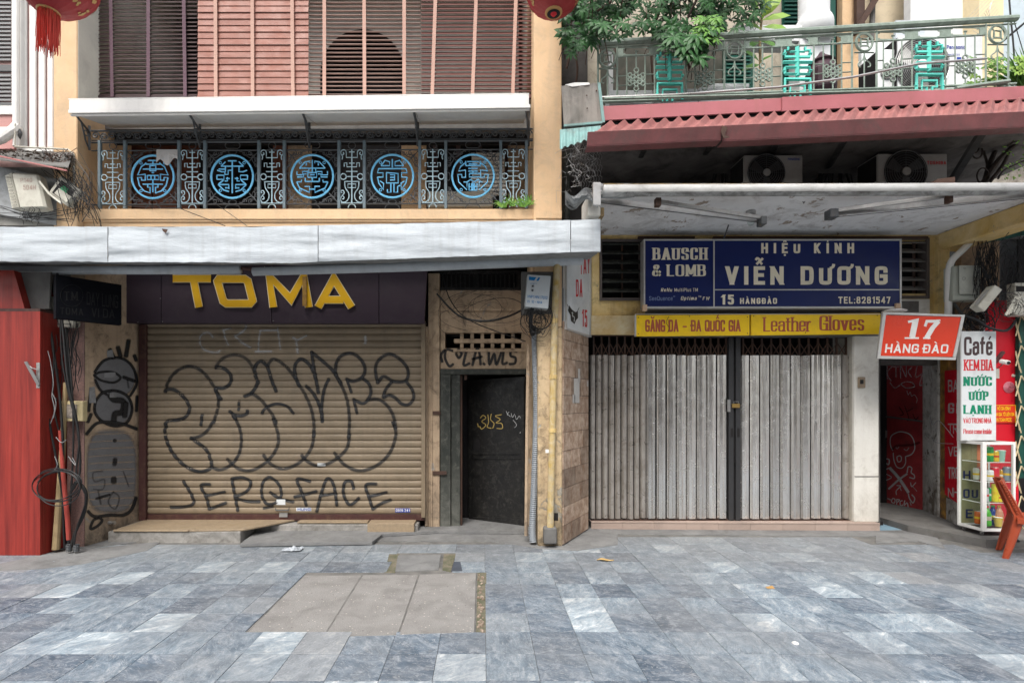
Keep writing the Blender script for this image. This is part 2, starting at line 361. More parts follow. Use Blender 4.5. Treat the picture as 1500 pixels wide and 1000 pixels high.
def text(mb, s, u0, u1, vb, vt, fr, wv=.2, wh=.16, serif=0, gap=.22, asp=1.0, space=.45, slant=0, dep=0, d0=.0006, km=.5):
    """letters from u0 to u1, baseline vb, cap line vt; stroke widths are fractions of the cap height"""
    hc = abs(vt - vb); total = abs(u1 - u0) / hc * asp
    items = []
    for ch in s:
        if ch == ' ': items.append((None, 0, [])); continue
        nf = unicodedata.normalize('NFD', ch) if ch != 'Đ' else 'Đ'
        items.append((nf[0], GL[nf[0]][0], nf[1:]))
    nat = sum((space - gap if i[0] is None else i[1]) for i in items); fixed = sum(0 if i[0] is None else wv for i in items) + gap * (len(items) - 1)
    k = (total - fixed) / nat if nat > 0 else 1
    for _ in range(14):
        if k >= km: break
        gap *= .88; wv *= .94; nat = sum((space - gap if i[0] is None else i[1]) for i in items); fixed = sum(0 if i[0] is None else wv for i in items) + gap * (len(items) - 1); k = (total - fixed) / nat if nat > 0 else 1
    sc = 1
    x = 0; d = d0; hyy = wh / 2
    def put(pts, a=1.0, hard=False):
        nonlocal d
        ps = [Vector((p[0] + slant * p[1], p[1])) for p in pts]
        def f2(X, Y2, dd): return fr(u0 + (u1 - u0) * (X * sc) / total, vb + (vt - vb) * Y2, dd)
        if hard and not slant:
            for A, B in zip(ps, ps[1:]):
                dx, dy = abs(B.x - A.x), abs(B.y - A.y)
                if dy > .5 * dx:
                    if B.y < A.y: A, B = B, A
                    ya = 0 if A.y < hyy + .01 and A.y > -.05 else A.y; yb = 1 if abs(B.y - 1 + hyy) < .01 else B.y; sl = (B.x - A.x) / max(B.y - A.y, 1e-6); h_ = wv / 2 * (1 + .25 * min(abs(sl), 1)) * a
                    xa, xb = A.x + sl * (ya - A.y) * .6, B.x + sl * (yb - B.y) * .6
                    q = [(xa - h_, ya), (xa + h_, ya), (xb + h_, yb), (xb - h_, yb)]
                else:
                    if B.x < A.x: A, B = B, A
                    h_ = wh / 2 * a; e_ = wv / 2; q = [(A.x - e_, A.y - h_), (B.x + e_, B.y - h_), (B.x + e_, B.y + h_), (A.x - e_, A.y + h_)]
                mb.poly([f2(x_, y_, d) for x_, y_ in q]); d += .00006
            return
        mb.ribbon(ps, wv * a, wh * a, f2, d, dep); d += .00012
    for (c, wd, mk) in items:
        if c is None: x += (space - gap) * k + gap; continue
        W = wd * k; hx = wv / 2; hy = wh / 2; hyy = hy
        for sm, pts in parse(GL[c][1]):
            q = [(x + hx + p[0] * W, hy + p[1] * (1 - 2 * hy) if wd or len(pts) > 2 or p[1] in (0, 1) else p[1]) for p in pts]
            if wd == 0: q = [(x + hx, p[1]) for p in pts]
            elif not sm:   # upright strokes run out to the full cap height
                q2 = []
                for i, (X, Yq) in enumerate(q):
                    if i in (0, len(q) - 1) and len(q) >= 2:
                        nb = q[1] if i == 0 else q[-2]
                        if abs(nb[0] - X) < abs(nb[1] - Yq) and pts[i][1] in (0, 1): Yq = pts[i][1]
                    q2.append((X, Yq))
                q = q2
            put(smooth([Vector(p) for p in q], it=3) if sm else q, 1.0, not sm)
            if serif:
                for i in (0, -1):
                    X, Yq = q[i]; nb = q[1] if i == 0 else q[-2]
                    if abs(nb[0] - X) < .75 * abs(nb[1] - Yq) and (abs(Yq) < .1 or abs(Yq - 1) < .1 or abs(Yq - .72) < .06) and (not sm or abs(nb[1] - Yq) > .12):
                        yy = wh * .35 if Yq < .3 else Yq - wh * .35
                        put([(X - wv / 2 - serif, yy), (X + wv / 2 + serif, yy)], .8)
        top = 1.0 if (c.isupper() or c.isdigit()) else .74
        lift = .1
        for m_ in mk:
            if m_ == '\u031b': put(smooth([Vector(p) for p in ((x + hx + W, top - .12), (x + W + hx * 2.6, top - .04), (x + W + hx * 2.8, top + .12))]), .7)
            elif m_ == '\u0323': put([(x + hx + W / 2 - wv * .4, -.17), (x + hx + W / 2 + wv * .4, -.17)], .9)
            elif m_ in MARK:
                for sm, pts in parse(MARK[m_]):
                    q = [Vector((x + hx + p[0] * W, top + lift + p[1])) for p in pts]; put(smooth(q) if sm else q, .6)
                lift += .2
        x += W + wv + gap
    return mb
def quadpx(a, b, c, d, fr):
    """unit square (s right, t down) spread over four picture points (tl, tr, br, bl) of the plane fr"""
    def f(s, t, dd=0):
        x = (a[0] * (1 - s) + b[0] * s) * (1 - t) + (d[0] * (1 - s) + c[0] * s) * t
        y = (a[1] * (1 - s) + b[1] * s) * (1 - t) + (d[1] * (1 - s) + c[1] * s) * t
        return fr(x, y, dd)
    return f
def spiral(c, r, turns=1.4, a0=0, dr=1, n=18, r1=.18):
    return [(c[0] + math.cos(a0 + dr * t * turns * 6.283) * r * (1 - (1 - r1) * t), c[1] + math.sin(a0 + dr * t * turns * 6.283) * r * (1 - (1 - r1) * t)) for t in [i / n for i in range(n + 1)]]
# ------------------------------------------------------------ palette
M = {}
def stone_tile():
    m = bpy.data.materials.new('marble_tile'); m.use_nodes = True; nt = m.node_tree; N = nt.nodes; LK = nt.links.new; b = N['Principled BSDF']
    g = N.new('ShaderNodeNewGeometry'); oi = N.new('ShaderNodeObjectInfo')
    def vm(op, a, bb):
        v = N.new('ShaderNodeVectorMath'); v.operation = op
        for i, q in ((0, a), (1, bb)):
            if isinstance(q, tuple): v.inputs[i].default_value = q
            else: LK(q, v.inputs[i])
        return v.outputs[0]
    cell = vm('FLOOR', vm('MULTIPLY', vm('ADD', g.outputs['Position'], (-.016 + 30, .17 + .0, 0)), (1 / .3, 1 / .3, 0)), (0, 0, 0))
    wn = N.new('ShaderNodeTexWhiteNoise'); wn.noise_dimensions = '2D'; LK(cell, wn.inputs['Vector'])
    off = vm('MULTIPLY', wn.outputs['Color'], (40, 40, 40))
    p = vm('ADD', g.outputs['Position'], off)
    rot = N.new('ShaderNodeVectorRotate'); rot.rotation_type = 'Z_AXIS'; LK(p, rot.inputs['Vector'])
    an = N.new('ShaderNodeMath'); an.operation = 'MULTIPLY'; LK(wn.outputs['Value'], an.inputs[0]); an.inputs[1].default_value = 2.6; LK(an.outputs[0], rot.inputs['Angle'])
    st = vm('MULTIPLY', rot.outputs[0], (2.6, 6, 1))
    def nz(v, s, det, ro, di=0):
        n = N.new('ShaderNodeTexNoise'); LK(v, n.inputs['Vector']); n.inputs['Scale'].default_value = s; n.inputs['Detail'].default_value = det; n.inputs['Roughness'].default_value = ro; n.inputs['Distortion'].default_value = di; return n.outputs[0]
    def cr(x, stops):
        r = N.new('ShaderNodeValToRGB'); LK(x, r.inputs[0]); e = r.color_ramp.elements
        while len(e) < len(stops): e.new(.5)
        for k, (q, c) in zip(e, stops): k.position = q; k.color = (*c, 1)
        return r.outputs[0]
    def mx(f, a, bb, mode='MIX'):
        x = N.new('ShaderNodeMix'); x.data_type = 'RGBA'; x.blend_type = mode
        for i, q in ((0, f), (6, a), (7, bb)):
            if isinstance(q, (int, float)): x.inputs[i].default_value = q
            elif isinstance(q, tuple): x.inputs[i].default_value = (*q, 1)
            else: LK(q, x.inputs[i])
        return x.outputs[2]
    base = cr(nz(st, 1.9, 10, .78, .7), ((.3, (.05, .078, .108)), (.43, (.135, .18, .22)), (.55, (.245, .295, .335)), (.66, (.52, .54, .54))))
    sat = None; tone = cr(wn.outputs['Value'], ((0, (.32, .35, .41)), (.22, (.58, .62, .68)), (.6, (.86, .88, .9)), (.8, (1.12, 1.12, 1.12)), (.94, (1.7, 1.62, 1.54))))
    col = mx(1, base, tone, 'MULTIPLY')
    gt = mx(cr(wn.outputs['Color'], ((.80, (0, 0, 0)), (.86, (.55, .55, .55)))), col, (.27, .25, .235))
    vein = nz(vm('MULTIPLY', rot.outputs[0], (3, 9, 1)), 2.3, 3, .5, 1.6)
    va = N.new('ShaderNodeMath'); va.operation = 'SUBTRACT'; LK(vein, va.inputs[0]); va.inputs[1].default_value = .5
    vb = N.new('ShaderNodeMath'); vb.operation = 'ABSOLUTE'; LK(va.outputs[0], vb.inputs[0])
    col = mx(cr(vb.outputs[0], ((0, (.7, .7, .7)), (.02, (0, 0, 0)))), gt, (.44, .44, .44))
    # foot wear: a grey dusty film in wide soft patches
    film = nz(g.outputs['Position'], .9, 6, .65, .3); col = mx(cr(film, ((.42, (0, 0, 0)), (.62, (.6, .6, .6)))), col, (.19, .2, .21))
    sy = N.new('ShaderNodeSeparateXYZ'); LK(g.outputs['Position'], sy.inputs[0]); yr = N.new('ShaderNodeMapRange'); LK(sy.outputs[1], yr.inputs[0]); yr.inputs[1].default_value = 3.9; yr.inputs[2].default_value = 6.0; yr.inputs[4].default_value = .7
    col = mx(yr.outputs[0], col, mx(nz(g.outputs['Position'], 4, 6, .7), (.14, .145, .15), (.22, .22, .215)))  # painted-in canopy shade: greyer and darker towards the houses
    col = mx(cr(nz(g.outputs['Position'], 3.1, 8, .8, .5), ((.56, (0, 0, 0)), (.72, (.35, .35, .35)))), col, (.1, .1, .1))
    col = mx(.45, col, nz(g.outputs['Position'], 75, 6, .85), 'OVERLAY')
    col = mx(cr(nz(g.outputs['Position'], 11, 9, .8, .6), ((.5, (0, 0, 0)), (.68, (.55, .55, .55)))), col, (.42, .44, .46)); col = mx(cr(nz(vm('ADD', g.outputs['Position'], (7, 3, 1)), 14, 9, .8, .6), ((.54, (0, 0, 0)), (.72, (.6, .6, .6)))), col, (.06, .08, .11))
    sp = nz(g.outputs['Position'], 60, 1, .3); col = mx(cr(sp, ((.76, (0, 0, 0)), (.78, (.5, .5, .5)))), col, (.55, .54, .5))
    LK(col, b.inputs['Base Color']); LK(cr(nz(g.outputs['Position'], 5, 5, .6), ((.3, (.42,) * 3), (.7, (.7,) * 3))), b.inputs['Roughness'])
    b.inputs['Specular IOR Level'].default_value = .35
    bp = N.new('ShaderNodeBump'); bp.inputs['Strength'].default_value = .25; bp.inputs['Distance'].default_value = .004; LK(nz(g.outputs['Position'], 38, 6, .7), bp.inputs['Height']); LK(bp.outputs[0], b.inputs['Normal'])
    return m
M['tile'] = stone_tile()
M['joint'] = mat('joint_mortar', (.2, .19, .175), (.1, .1, .095), sc=6, bump=.5, bsc=90)
M['cement'] = mat('rough_cement', (.23, .23, .225), (.15, .15, .15), sc=3.5, rough=.85, bump=.6, bsc=25, dirt=.5, dc=(.07, .07, .06))
M['manhole'] = mat('pebbled_concrete', (.27, .26, .245), (.21, .2, .19), sc=4, rough=.85, bump=.5, bsc=120, dirt=.3, dc=(.12, .11, .1), grain=.35)
def pebbles(m):
    nt = m.node_tree; N = nt.nodes; LK = nt.links.new; b = N['Principled BSDF']; src = b.inputs['Base Color'].links[0].from_socket
    g = N.new('ShaderNodeNewGeometry'); v = N.new('ShaderNodeTexVoronoi'); v.inputs['Scale'].default_value = 38; LK(g.outputs['Position'], v.inputs['Vector'])
    r = N.new('ShaderNodeMapRange'); LK(v.outputs['Distance'], r.inputs[0]); r.inputs[1].default_value = .24; r.inputs[2].default_value = .14
    wn = N.new('ShaderNodeSeparateColor'); LK(v.outputs['Color'], wn.inputs[0]); k = N.new('ShaderNodeMath'); k.operation = 'GREATER_THAN'; LK(wn.outputs[0], k.inputs[0]); k.inputs[1].default_value = .6
    q = N.new('ShaderNodeMath'); q.operation = 'MULTIPLY'; LK(r.outputs[0], q.inputs[0]); LK(k.outputs[0], q.inputs[1])
    cr = N.new('ShaderNodeValToRGB'); LK(wn.outputs[1], cr.inputs[0]); e = cr.color_ramp.elements; e[0].color = (.06, .055, .05, 1); e[1].color = (.5, .46, .4, 1); e[1].position = .6
    x = N.new('ShaderNodeMix'); x.data_type = 'RGBA'; LK(q.outputs[0], x.inputs[0]); LK(src, x.inputs[6]); LK(cr.outputs[0], x.inputs[7]); LK(x.outputs[2], b.inputs['Base Color'])
pebbles(M['manhole'])
M['granite'] = mat('tan_granite', (.34, .26, .17), (.26, .2, .135), sc=30, rough=.45, bump=.05, grain=.4, dirt=.35, dc=(.15, .12, .09))
M['pinktile'] = mat('pink_floor_tile', (.42, .325, .275), (.37, .285, .24), rough=.5, bump=.03, dirt=.4, dc=(.2, .17, .15), rnd=.06)
M['peach'] = mat('peach_plaster', (.69, .48, .29), (.6, .41, .24), sc=2.5, rough=.85, bump=.35, bsc=40, dirt=.5, dc=(.4, .31, .22), dsc=5, streak=.45, stc=(.5, .38, .26))
M['cream'] = mat('old_cream_plaster', (.5, .375, .255), (.38, .28, .19), sc=2.5, rough=.85, bump=.5, bsc=30, dirt=.9, dc=(.13, .095, .065), dsc=6, streak=.6, stc=(.2, .15, .11), peel=.3, pc=(.42, .38, .33), low=(.0, .7, .8, (.1, .085, .07)))
M['pillarpaint'] = mat('peeling_pillar_paint', (.6, .46, .29), (.46, .34, .2), sc=4, rough=.85, bump=.8, bsc=22, dirt=.9, dc=(.12, .09, .06), dsc=7, streak=.55, stc=(.25, .19, .12), peel=.42, pc=(.5, .46, .38), low=(0, .8, .9, (.07, .06, .045)))
M['yellowpaint'] = mat('stained_yellow_plaster', (.72, .56, .28), (.55, .38, .13), sc=3, rough=.85, bump=.5, bsc=30, dirt=.8, dc=(.14, .1, .06), dsc=5, streak=.5, stc=(.3, .2, .1), peel=.33, pc=(.4, .38, .34))
M['greywall'] = mat('pale_grey_plaster', (.6, .58, .5), (.5, .48, .42), rough=.85, dirt=.3, dc=(.25, .24, .22))
M['white'] = mat('white_paint', (.78, .77, .73), (.7, .69, .66), rough=.55, bump=.06, dirt=.22, dc=(.4, .38, .35), dsc=6, streak=.25, stc=(.45, .43, .4))
M['whitewall'] = mat('whitewashed_wall', (.74, .72, .66), (.66, .63, .57), sc=2, rough=.85, bump=.3, dirt=.45, dc=(.32, .28, .23), dsc=5, streak=.25, stc=(.42, .38, .32), peel=.0, low=(.0, .5, .5, (.3, .27, .22)))
M['peelwall'] = mat('peeling_white_wall', (.62, .6, .56), (.45, .42, .38), sc=5, rough=.9, bump=.8, bsc=20, dirt=.9, dc=(.14, .11, .08), dsc=4, peel=.45, pc=(.25, .21, .17), low=(.0, .9, .9, (.1, .08, .06)))
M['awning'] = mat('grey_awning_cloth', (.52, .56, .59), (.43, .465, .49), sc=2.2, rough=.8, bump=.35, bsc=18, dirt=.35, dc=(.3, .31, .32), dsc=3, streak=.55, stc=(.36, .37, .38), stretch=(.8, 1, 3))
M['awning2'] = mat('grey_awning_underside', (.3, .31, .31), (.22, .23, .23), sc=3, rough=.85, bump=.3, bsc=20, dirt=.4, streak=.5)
M['purple'] = mat('dark_purple_board', (.042, .028, .04), (.034, .022, .033), sc=1.2, rough=.5, bump=.03, dirt=.25, dc=(.07, .06, .06), grain=.05)
M['gold'] = mat('gold_letter', (.75, .43, .015), (.65, .36, .01), rough=.42, bump=.02, dirt=.15, dc=(.3, .18, .04), grain=.05)
M['goldrim'] = flat('pale_letter_edge', (.75, .68, .5))
M['slat'] = mat('tan_shutter_paint', (.245, .19, .127), (.19, .145, .095), sc=1.6, rough=.5, bump=.08, bsc=60, dirt=.4, dc=(.1, .08, .055), dsc=4, streak=.3, stc=(.12, .095, .07), spec=.4, rnd=.05)
M['rustbrown'] = mat('dark_red_brown_steel', (.075, .03, .027), (.05, .022, .02), rough=.5, dirt=.6, dc=(.13, .08, .05), dsc=10)
M['black'] = mat('black_painted_wood', (.009, .009, .009), (.016, .015, .014), sc=6, rough=.5, bump=.3, bsc=30, dirt=.5, dc=(.08, .075, .065), dsc=14)
M['darkgreenwood'] = mat('blackened_green_wood', (.024, .028, .024), (.04, .042, .036), sc=4, rough=.65, bump=.6, bsc=20, dirt=.7, dc=(.14, .14, .12), dsc=14, streak=.4, stc=(.1, .1, .085), low=(0, .8, .8, (.16, .16, .14)))
M['iron'] = mat('dark_wrought_iron', (.055, .06, .065), (.085, .09, .095), sc=9, rough=.55, dirt=.35, dc=(.11, .08, .06), dsc=20)
M['ironpost'] = mat('grey_blue_iron', (.16, .21, .24), (.12, .16, .18), sc=9, rough=.6, dirt=.4, dc=(.14, .12, .1), dsc=20)
M['paleiron'] = mat('pale_blue_iron', (.52, .68, .74), (.4, .54, .6), sc=20, rough=.6, dirt=.45, dc=(.1, .14, .17), dsc=24)
M['blueiron'] = mat('bright_blue_iron', (.2, .56, .84), (.15, .48, .75), sc=9, rough=.5, dirt=.2, dc=(.08, .2, .3), dsc=20)
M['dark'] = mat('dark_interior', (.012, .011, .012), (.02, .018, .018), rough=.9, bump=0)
M['brownwood'] = mat('brown_door_wood', (.16, .055, .03), (.1, .035, .02), sc=2, rough=.55, bump=.15, stretch=(5, 5, .5), dirt=.2)
M['blinddark'] = mat('dark_brown_slat', (.06, .035, .035), (.045, .028, .028), rough=.45, dirt=.25, dc=(.13, .1, .09), rnd=.08)
M['blindpink'] = mat('reddish_wood_slat', (.3, .12, .085), (.22, .085, .06), sc=3, rough=.5, bump=.15, stretch=(1, 1, 9), rnd=.07)
M['blindmar'] = mat('maroon_slat', (.12, .045, .035), (.095, .035, .03), rough=.5, rnd=.12, dirt=.2)
M['blindpale'] = mat('pale_edged_slat', (.42, .3, .26), (.34, .24, .21), rough=.5, rnd=.05)
M['tapepale'] = mat('pinkish_tape', (.47, .3, .24), (.42, .26, .21), rough=.8)
M['tapedark'] = mat('dark_plum_tape', (.12, .07, .09), (.1, .06, .075), rough=.8)
M['red'] = mat('red_wood_grain', (.32, .036, .025), (.15, .016, .013), sc=1.4, rough=.42, bump=.12, bsc=30, stretch=(14, 14, .7), dirt=.22, dc=(.22, .03, .02), dsc=3, grain=.05)
M['concrete'] = mat('bare_grey_concrete', (.17, .165, .155), (.11, .105, .1), sc=3, rough=.9, bump=.5, bsc=25, dirt=.5)
M['pinkgranite'] = mat('pink_grey_terrazzo', (.34, .2, .17), (.2, .13, .115), sc=60, rough=.6, bump=.3, bsc=60, dirt=.5, dc=(.09, .07, .06), dsc=6, grain=.5)
M['metal'] = mat('dull_steel', (.45, .45, .44), (.34, .33, .32), rough=.4, metal=.7, bump=.06, dirt=.4, dc=(.12, .09, .07), dsc=9)
M['cable'] = mat('black_cable', (.012, .012, .013), (.022, .022, .022), rough=.5, bump=0)
M['cablegrey'] = mat('grey_cable', (.3, .3, .3), (.22, .22, .22), rough=.6, bump=0)
M['plasticbox'] = mat('yellowed_plastic', (.58, .56, .48), (.48, .46, .39), sc=5, rough=.5, bump=.03, dirt=.45, dc=(.2, .17, .13), dsc=7, streak=.2)
M['bamboo'] = mat('beige_pipe', (.42, .32, .18), (.32, .23, .12), rough=.6, dirt=.6, dc=(.14, .1, .06), dsc=6)
M['redpipe'] = flat('red_pipe_plastic', (.38, .06, .045), .5, dirt=.4)
M['conduit'] = mat('grey_corrugated_conduit', (.25, .27, .29), (.2, .22, .24), rough=.5, dirt=.3)
M['browntile'] = mat('beige_marble_tile', (.46, .36, .28), (.2, .12, .075), sc=11, rough=.42, bump=.1, dirt=.7, dc=(.2, .1, .05), dsc=9, streak=.15, stc=(.3, .14, .07), rnd=.34, grain=.4)
M['grille'] = mat('brushed_folding_steel', (.84, .815, .78), (.66, .64, .61), sc=3, rough=.2, metal=.85, bump=.3, bsc=8, stretch=(22, 22, .4), dirt=0, grain=.04, dc=(.3, .26, .22), dsc=5, streak=.45, stc=(.42, .36, .3), rnd=.16)
M['grille2'] = mat('dull_folding_steel', (.46, .425, .39), (.33, .3, .265), sc=3, rough=.35, metal=.5, bump=.1, dirt=.5, dc=(.12, .09, .06), dsc=6, streak=.4)
M['rust'] = mat('rusted_iron', (.09, .05, .035), (.05, .03, .024), rough=.75, dirt=.4, dc=(.14, .07, .04), dsc=14)
M['blue'] = mat('deep_blue_sign_face', (.002, .012, .1), (.002, .01, .085), rough=.4, bump=0, dirt=.12, dc=(.01, .02, .09), grain=.03)
M['signcream'] = flat('cream_lettering', (.86, .78, .6), .5)
M['alu'] = mat('aluminium_frame', (.55, .54, .52), (.46, .45, .43), rough=.4, metal=.35, dirt=.3, dc=(.25, .23, .2), dsc=8)
M['yellow'] = mat('yellow_sign_face', (.92, .6, .012), (.82, .52, .012), sc=2, rough=.45, bump=.03, dirt=.3, dc=(.4, .27, .05), dsc=5)
M['brownletter'] = flat('red_brown_lettering', (.42, .09, .05), .5)
M['orange'] = mat('orange_red_sign_face', (.66, .045, .014), (.6, .04, .012), rough=.35, bump=0, dirt=.12, dc=(.4, .08, .04), grain=.03)
M['whiteletter'] = flat('white_lettering', (.8, .78, .74), .5)
M['signwhite'] = flat('white_sign_face', (.68, .7, .7), .4)
M['redletter'] = flat('red_lettering', (.6, .02, .03), .5)
M['greenletter'] = flat('green_lettering', (.0, .23, .12), .5)
M['darkletter'] = flat('dark_brown_lettering', (.07, .04, .04), .5)
M['banner'] = mat('crimson_banner', (.62, .008, .022), (.55, .008, .02), rough=.5, bump=.03, dirt=.1, dc=(.3, .02, .02))
M['reddoor'] = mat('dark_red_metal_door', (.34, .04, .042), (.2, .02, .024), sc=3, rough=.5, bump=.1, dirt=.5, dc=(.05, .02, .02), dsc=6)
M['maroon'] = mat('maroon_sheet_metal', (.42, .14, .155), (.35, .115, .125), sc=2, rough=.5, bump=.05, dirt=.3, dc=(.28, .1, .09), streak=.35, stc=(.3, .12, .1))
M['redsheet'] = mat('faded_red_roof_sheet', (.37, .15, .135), (.22, .085, .08), sc=3, rough=.6, bump=.1, dirt=.45, dc=(.2, .1, .09), dsc=6, streak=.3)
M['gutter'] = mat('weathered_red_gutter', (.19, .066, .066), (.11, .042, .042), sc=3, rough=.6, bump=.15, dirt=.75, dc=(.09, .06, .055), dsc=4, streak=.4)
M['tealsheet'] = mat('faded_teal_sheet', (.22, .38, .36), (.16, .28, .27), sc=4, rough=.65, dirt=.5, dc=(.16, .14, .12), streak=.4)
M['browsheet'] = mat('greyed_sheet', (.28, .25, .22), (.2, .19, .17), sc=4, rough=.7, dirt=.5, streak=.5)
M['greeniron'] = mat('grey_green_iron', (.27, .33, .28), (.19, .24, .2), sc=12, rough=.7, bump=.3, dirt=.5, dc=(.1, .1, .085), dsc=18)
M['turq'] = mat('turquoise_iron', (.12, .6, .5), (.1, .52, .44), sc=8, rough=.55, dirt=.15, dc=(.1, .3, .26))
M['soffit'] = mat('dirty_white_soffit', (.78, .78, .78), (.68, .68, .68), sc=2.5, rough=.9, bump=.5, bsc=12, dirt=.6, dc=(.2, .18, .16), dsc=3, peel=.42, pc=(.42, .35, .29))
M['yellowedge'] = mat('mossy_yellow_edge', (.5, .36, .17), (.3, .22, .12), sc=6, rough=.9, bump=.6, dirt=.8, dc=(.07, .06, .05), dsc=7)
M['darkconc'] = mat('dark_concrete', (.15, .14, .135), (.06, .056, .054), sc=3, rough=.95, bump=.6, bsc=14, dirt=.7, dc=(.03, .028, .026), dsc=3)  # dark grey concrete with darker blotches
M['acwhite'] = mat('grey_white_casing', (.36, .355, .34), (.27, .265, .25), rough=.5, bump=.03, dirt=.35, dc=(.2, .19, .17))
M['acwhite2'] = flat('white_casing', (.74, .75, .75), .5)
M['navyletter'] = flat('navy_lettering', (.01, .04, .3), .5)
M['greenshutter'] = flat('dark_green_shutter', (.008, .07, .05), .5, dirt=.3)
M['leaf'] = None
M['glass'] = None
M['chair'] = mat('orange_brown_plastic', (.34, .062, .026), (.28, .05, .02), rough=.38, bump=.03, dirt=.2, dc=(.25, .07, .04))
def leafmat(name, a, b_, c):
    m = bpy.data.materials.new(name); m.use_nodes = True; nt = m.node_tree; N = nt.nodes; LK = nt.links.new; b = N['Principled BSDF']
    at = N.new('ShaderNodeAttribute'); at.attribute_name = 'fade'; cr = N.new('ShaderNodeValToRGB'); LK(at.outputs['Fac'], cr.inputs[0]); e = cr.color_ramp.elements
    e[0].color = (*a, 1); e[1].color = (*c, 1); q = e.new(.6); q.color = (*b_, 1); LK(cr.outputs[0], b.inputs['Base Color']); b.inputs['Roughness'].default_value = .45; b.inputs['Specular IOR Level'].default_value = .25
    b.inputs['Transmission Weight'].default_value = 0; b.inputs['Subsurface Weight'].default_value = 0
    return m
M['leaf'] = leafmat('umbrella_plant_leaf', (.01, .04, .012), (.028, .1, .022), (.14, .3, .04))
M['leaf2'] = leafmat('bright_leaf', (.05, .13, .02), (.12, .27, .04), (.3, .42, .08))
def glassmat():
    m = bpy.data.materials.new('cabinet_glass'); m.use_nodes = True; nt = m.node_tree; N = nt.nodes; LK = nt.links.new; N.remove(N['Principled BSDF'])
    t = N.new('ShaderNodeBsdfTransparent'); t.inputs[0].default_value = (.86, .9, .88, 1); g = N.new('ShaderNodeBsdfGlossy'); g.inputs['Roughness'].default_value = .05
    x = N.new('ShaderNodeMixShader'); x.inputs[0].default_value = .07; LK(t.outputs[0], x.inputs[1]); LK(g.outputs[0], x.inputs[2])
    LK(x.outputs[0], N['Material Output'].inputs[0]); return m
M['glass'] = glassmat()
M['sprayblack'] = spraymat('black_spray_paint', (.012, .012, .013))
M['spraywhite'] = spraymat('white_spray_paint', (.6, .6, .6))
M['spraygrey'] = spraymat('grey_roller_paint', (.17, .17, .175))
M['spraygold'] = spraymat('gold_marker', (.5, .36, .1))

# ============================================================ GROUND
struct('ground', MB().box(-60, 60, -60, 60, -.5, -.034), M['joint'])
struct('road', MB().box(-60, 60, -11, 1.195, -.2, -.012), mat('pale_road', (.3, .3, .3), (.24, .24, .24)))  # unseen road, added pale to brighten reflections in the folding gate
pave = struct('pavement', MB().box(-9, 10, 1.2, 8.2, -.033, -.006), M['joint'])
TX, TY, TW = .016, 2.53, .3
SLABS = (-1.6, -.06, 3.42, 4.6)
def blocked(x, y):
    cx, cy = x + .15, y + .15
    if SLABS[0] - .15 < cx < SLABS[1] + .06 and SLABS[2] - .02 < cy < SLABS[3]: return True
    if -.9 < cx < -.28 and 4.6 < cy < 5.15: return True
    if cx < 1.0 and cy > 5.45: return True
    if cy > 5.95 and cx < 4.5: return True
    if cy > 5.45 and cx < 5.2 and cx > 4.3: return True
    if cx > 5.25 and cy > 5.2: return True
    if cx < -4.3 and cy > 5.1: return True
    return False
tb = MB(); g_ = .0018; tb.box(.0011, TW - .0011, .0021, TW - .0021, -.02, 0)
tm = None; vis = []; hid = []
for j in range(-4, 13):
    for i in range(-31, 33):
        x = TX + i * TW; y = TY + j * TW
        if blocked(x, y): continue
        px = VX + (x + .15) / max(y + .15, .1) * F; py = VY + H / max(y + .15, .1) * F
        (vis if (-35 < px < 1535 and py < 1035) else hid).append((x, y))
vis.sort(key=lambda q: q[1]); hid += vis[300:]; vis = vis[:300]
first = None
for (x, y) in vis:
    if first is None: first = part(pave, 'tile', tb, M['tile'], bevel=.0015); o = first
    else: o = first.copy(); COL.objects.link(o); o.parent = pave
    o.location = (x, y, U(-.0015, .0012)); o.rotation_euler = (U(-.003, .003), U(-.003, .003), U(-.002, .002))
cut = MB().box(TX - 6 * TW + .0011, -1.607, .0021, TW - .0021, -.02, 0)
for j in range(3, 7):
    o = part(pave, 'tile', cut, M['tile'], bevel=.0015); o.location = (0, TY + j * TW, U(-.001, .001))
hb = MB()
for (x, y) in hid: z = U(-.0015, .001); hb.box(x + g_, x + TW - g_, y + g_, y + TW - g_, -.02, z)
part(pave, 'tile_field', hb, M['tile'], kind='stuff')
# pebbled concrete manhole slabs set into the tiles
mh = thing('manhole_cover', 'three long pebbled concrete slabs closing a pit in the marble pavement', 'manhole cover', (-.83, 4, 0))
for k, (a, b_, c, d) in enumerate((((354, 933.5), (446, 841.5), (529.5, 841.5), (472.5, 932.5)), ((475, 932.3), (532, 841.5), (613, 841), (582.5, 929.5)), ((585, 929.3), (615.5, 841), (697.5, 838.5), (695, 925)))):
    ps = [G(*q) for q in (a, d, c, b_)]; mb = MB().prism([p + Vector((0, 0, -.004 + .003 * k)) for p in ps], (0, 0, -.03)); part(mh, 'slab', mb, M['manhole'], bevel=.003)
sm = MB().prism([G(579, 836), G(642, 834), G(646, 812), G(583, 813)], (0, 0, -.03)); solo('cover_slab', sm, M['cement'], 'small square concrete cover slab behind the three long slabs', 'slab')
dk = MB().prism([G(661, 836), G(709, 836), G(709, 822), G(665, 822)], (0, 0, -.02)); solo('paving_slab', dk, flat('slate', (.07, .08, .1), .6), 'smooth dark slate paving slab beside the small concrete cover', 'slab')
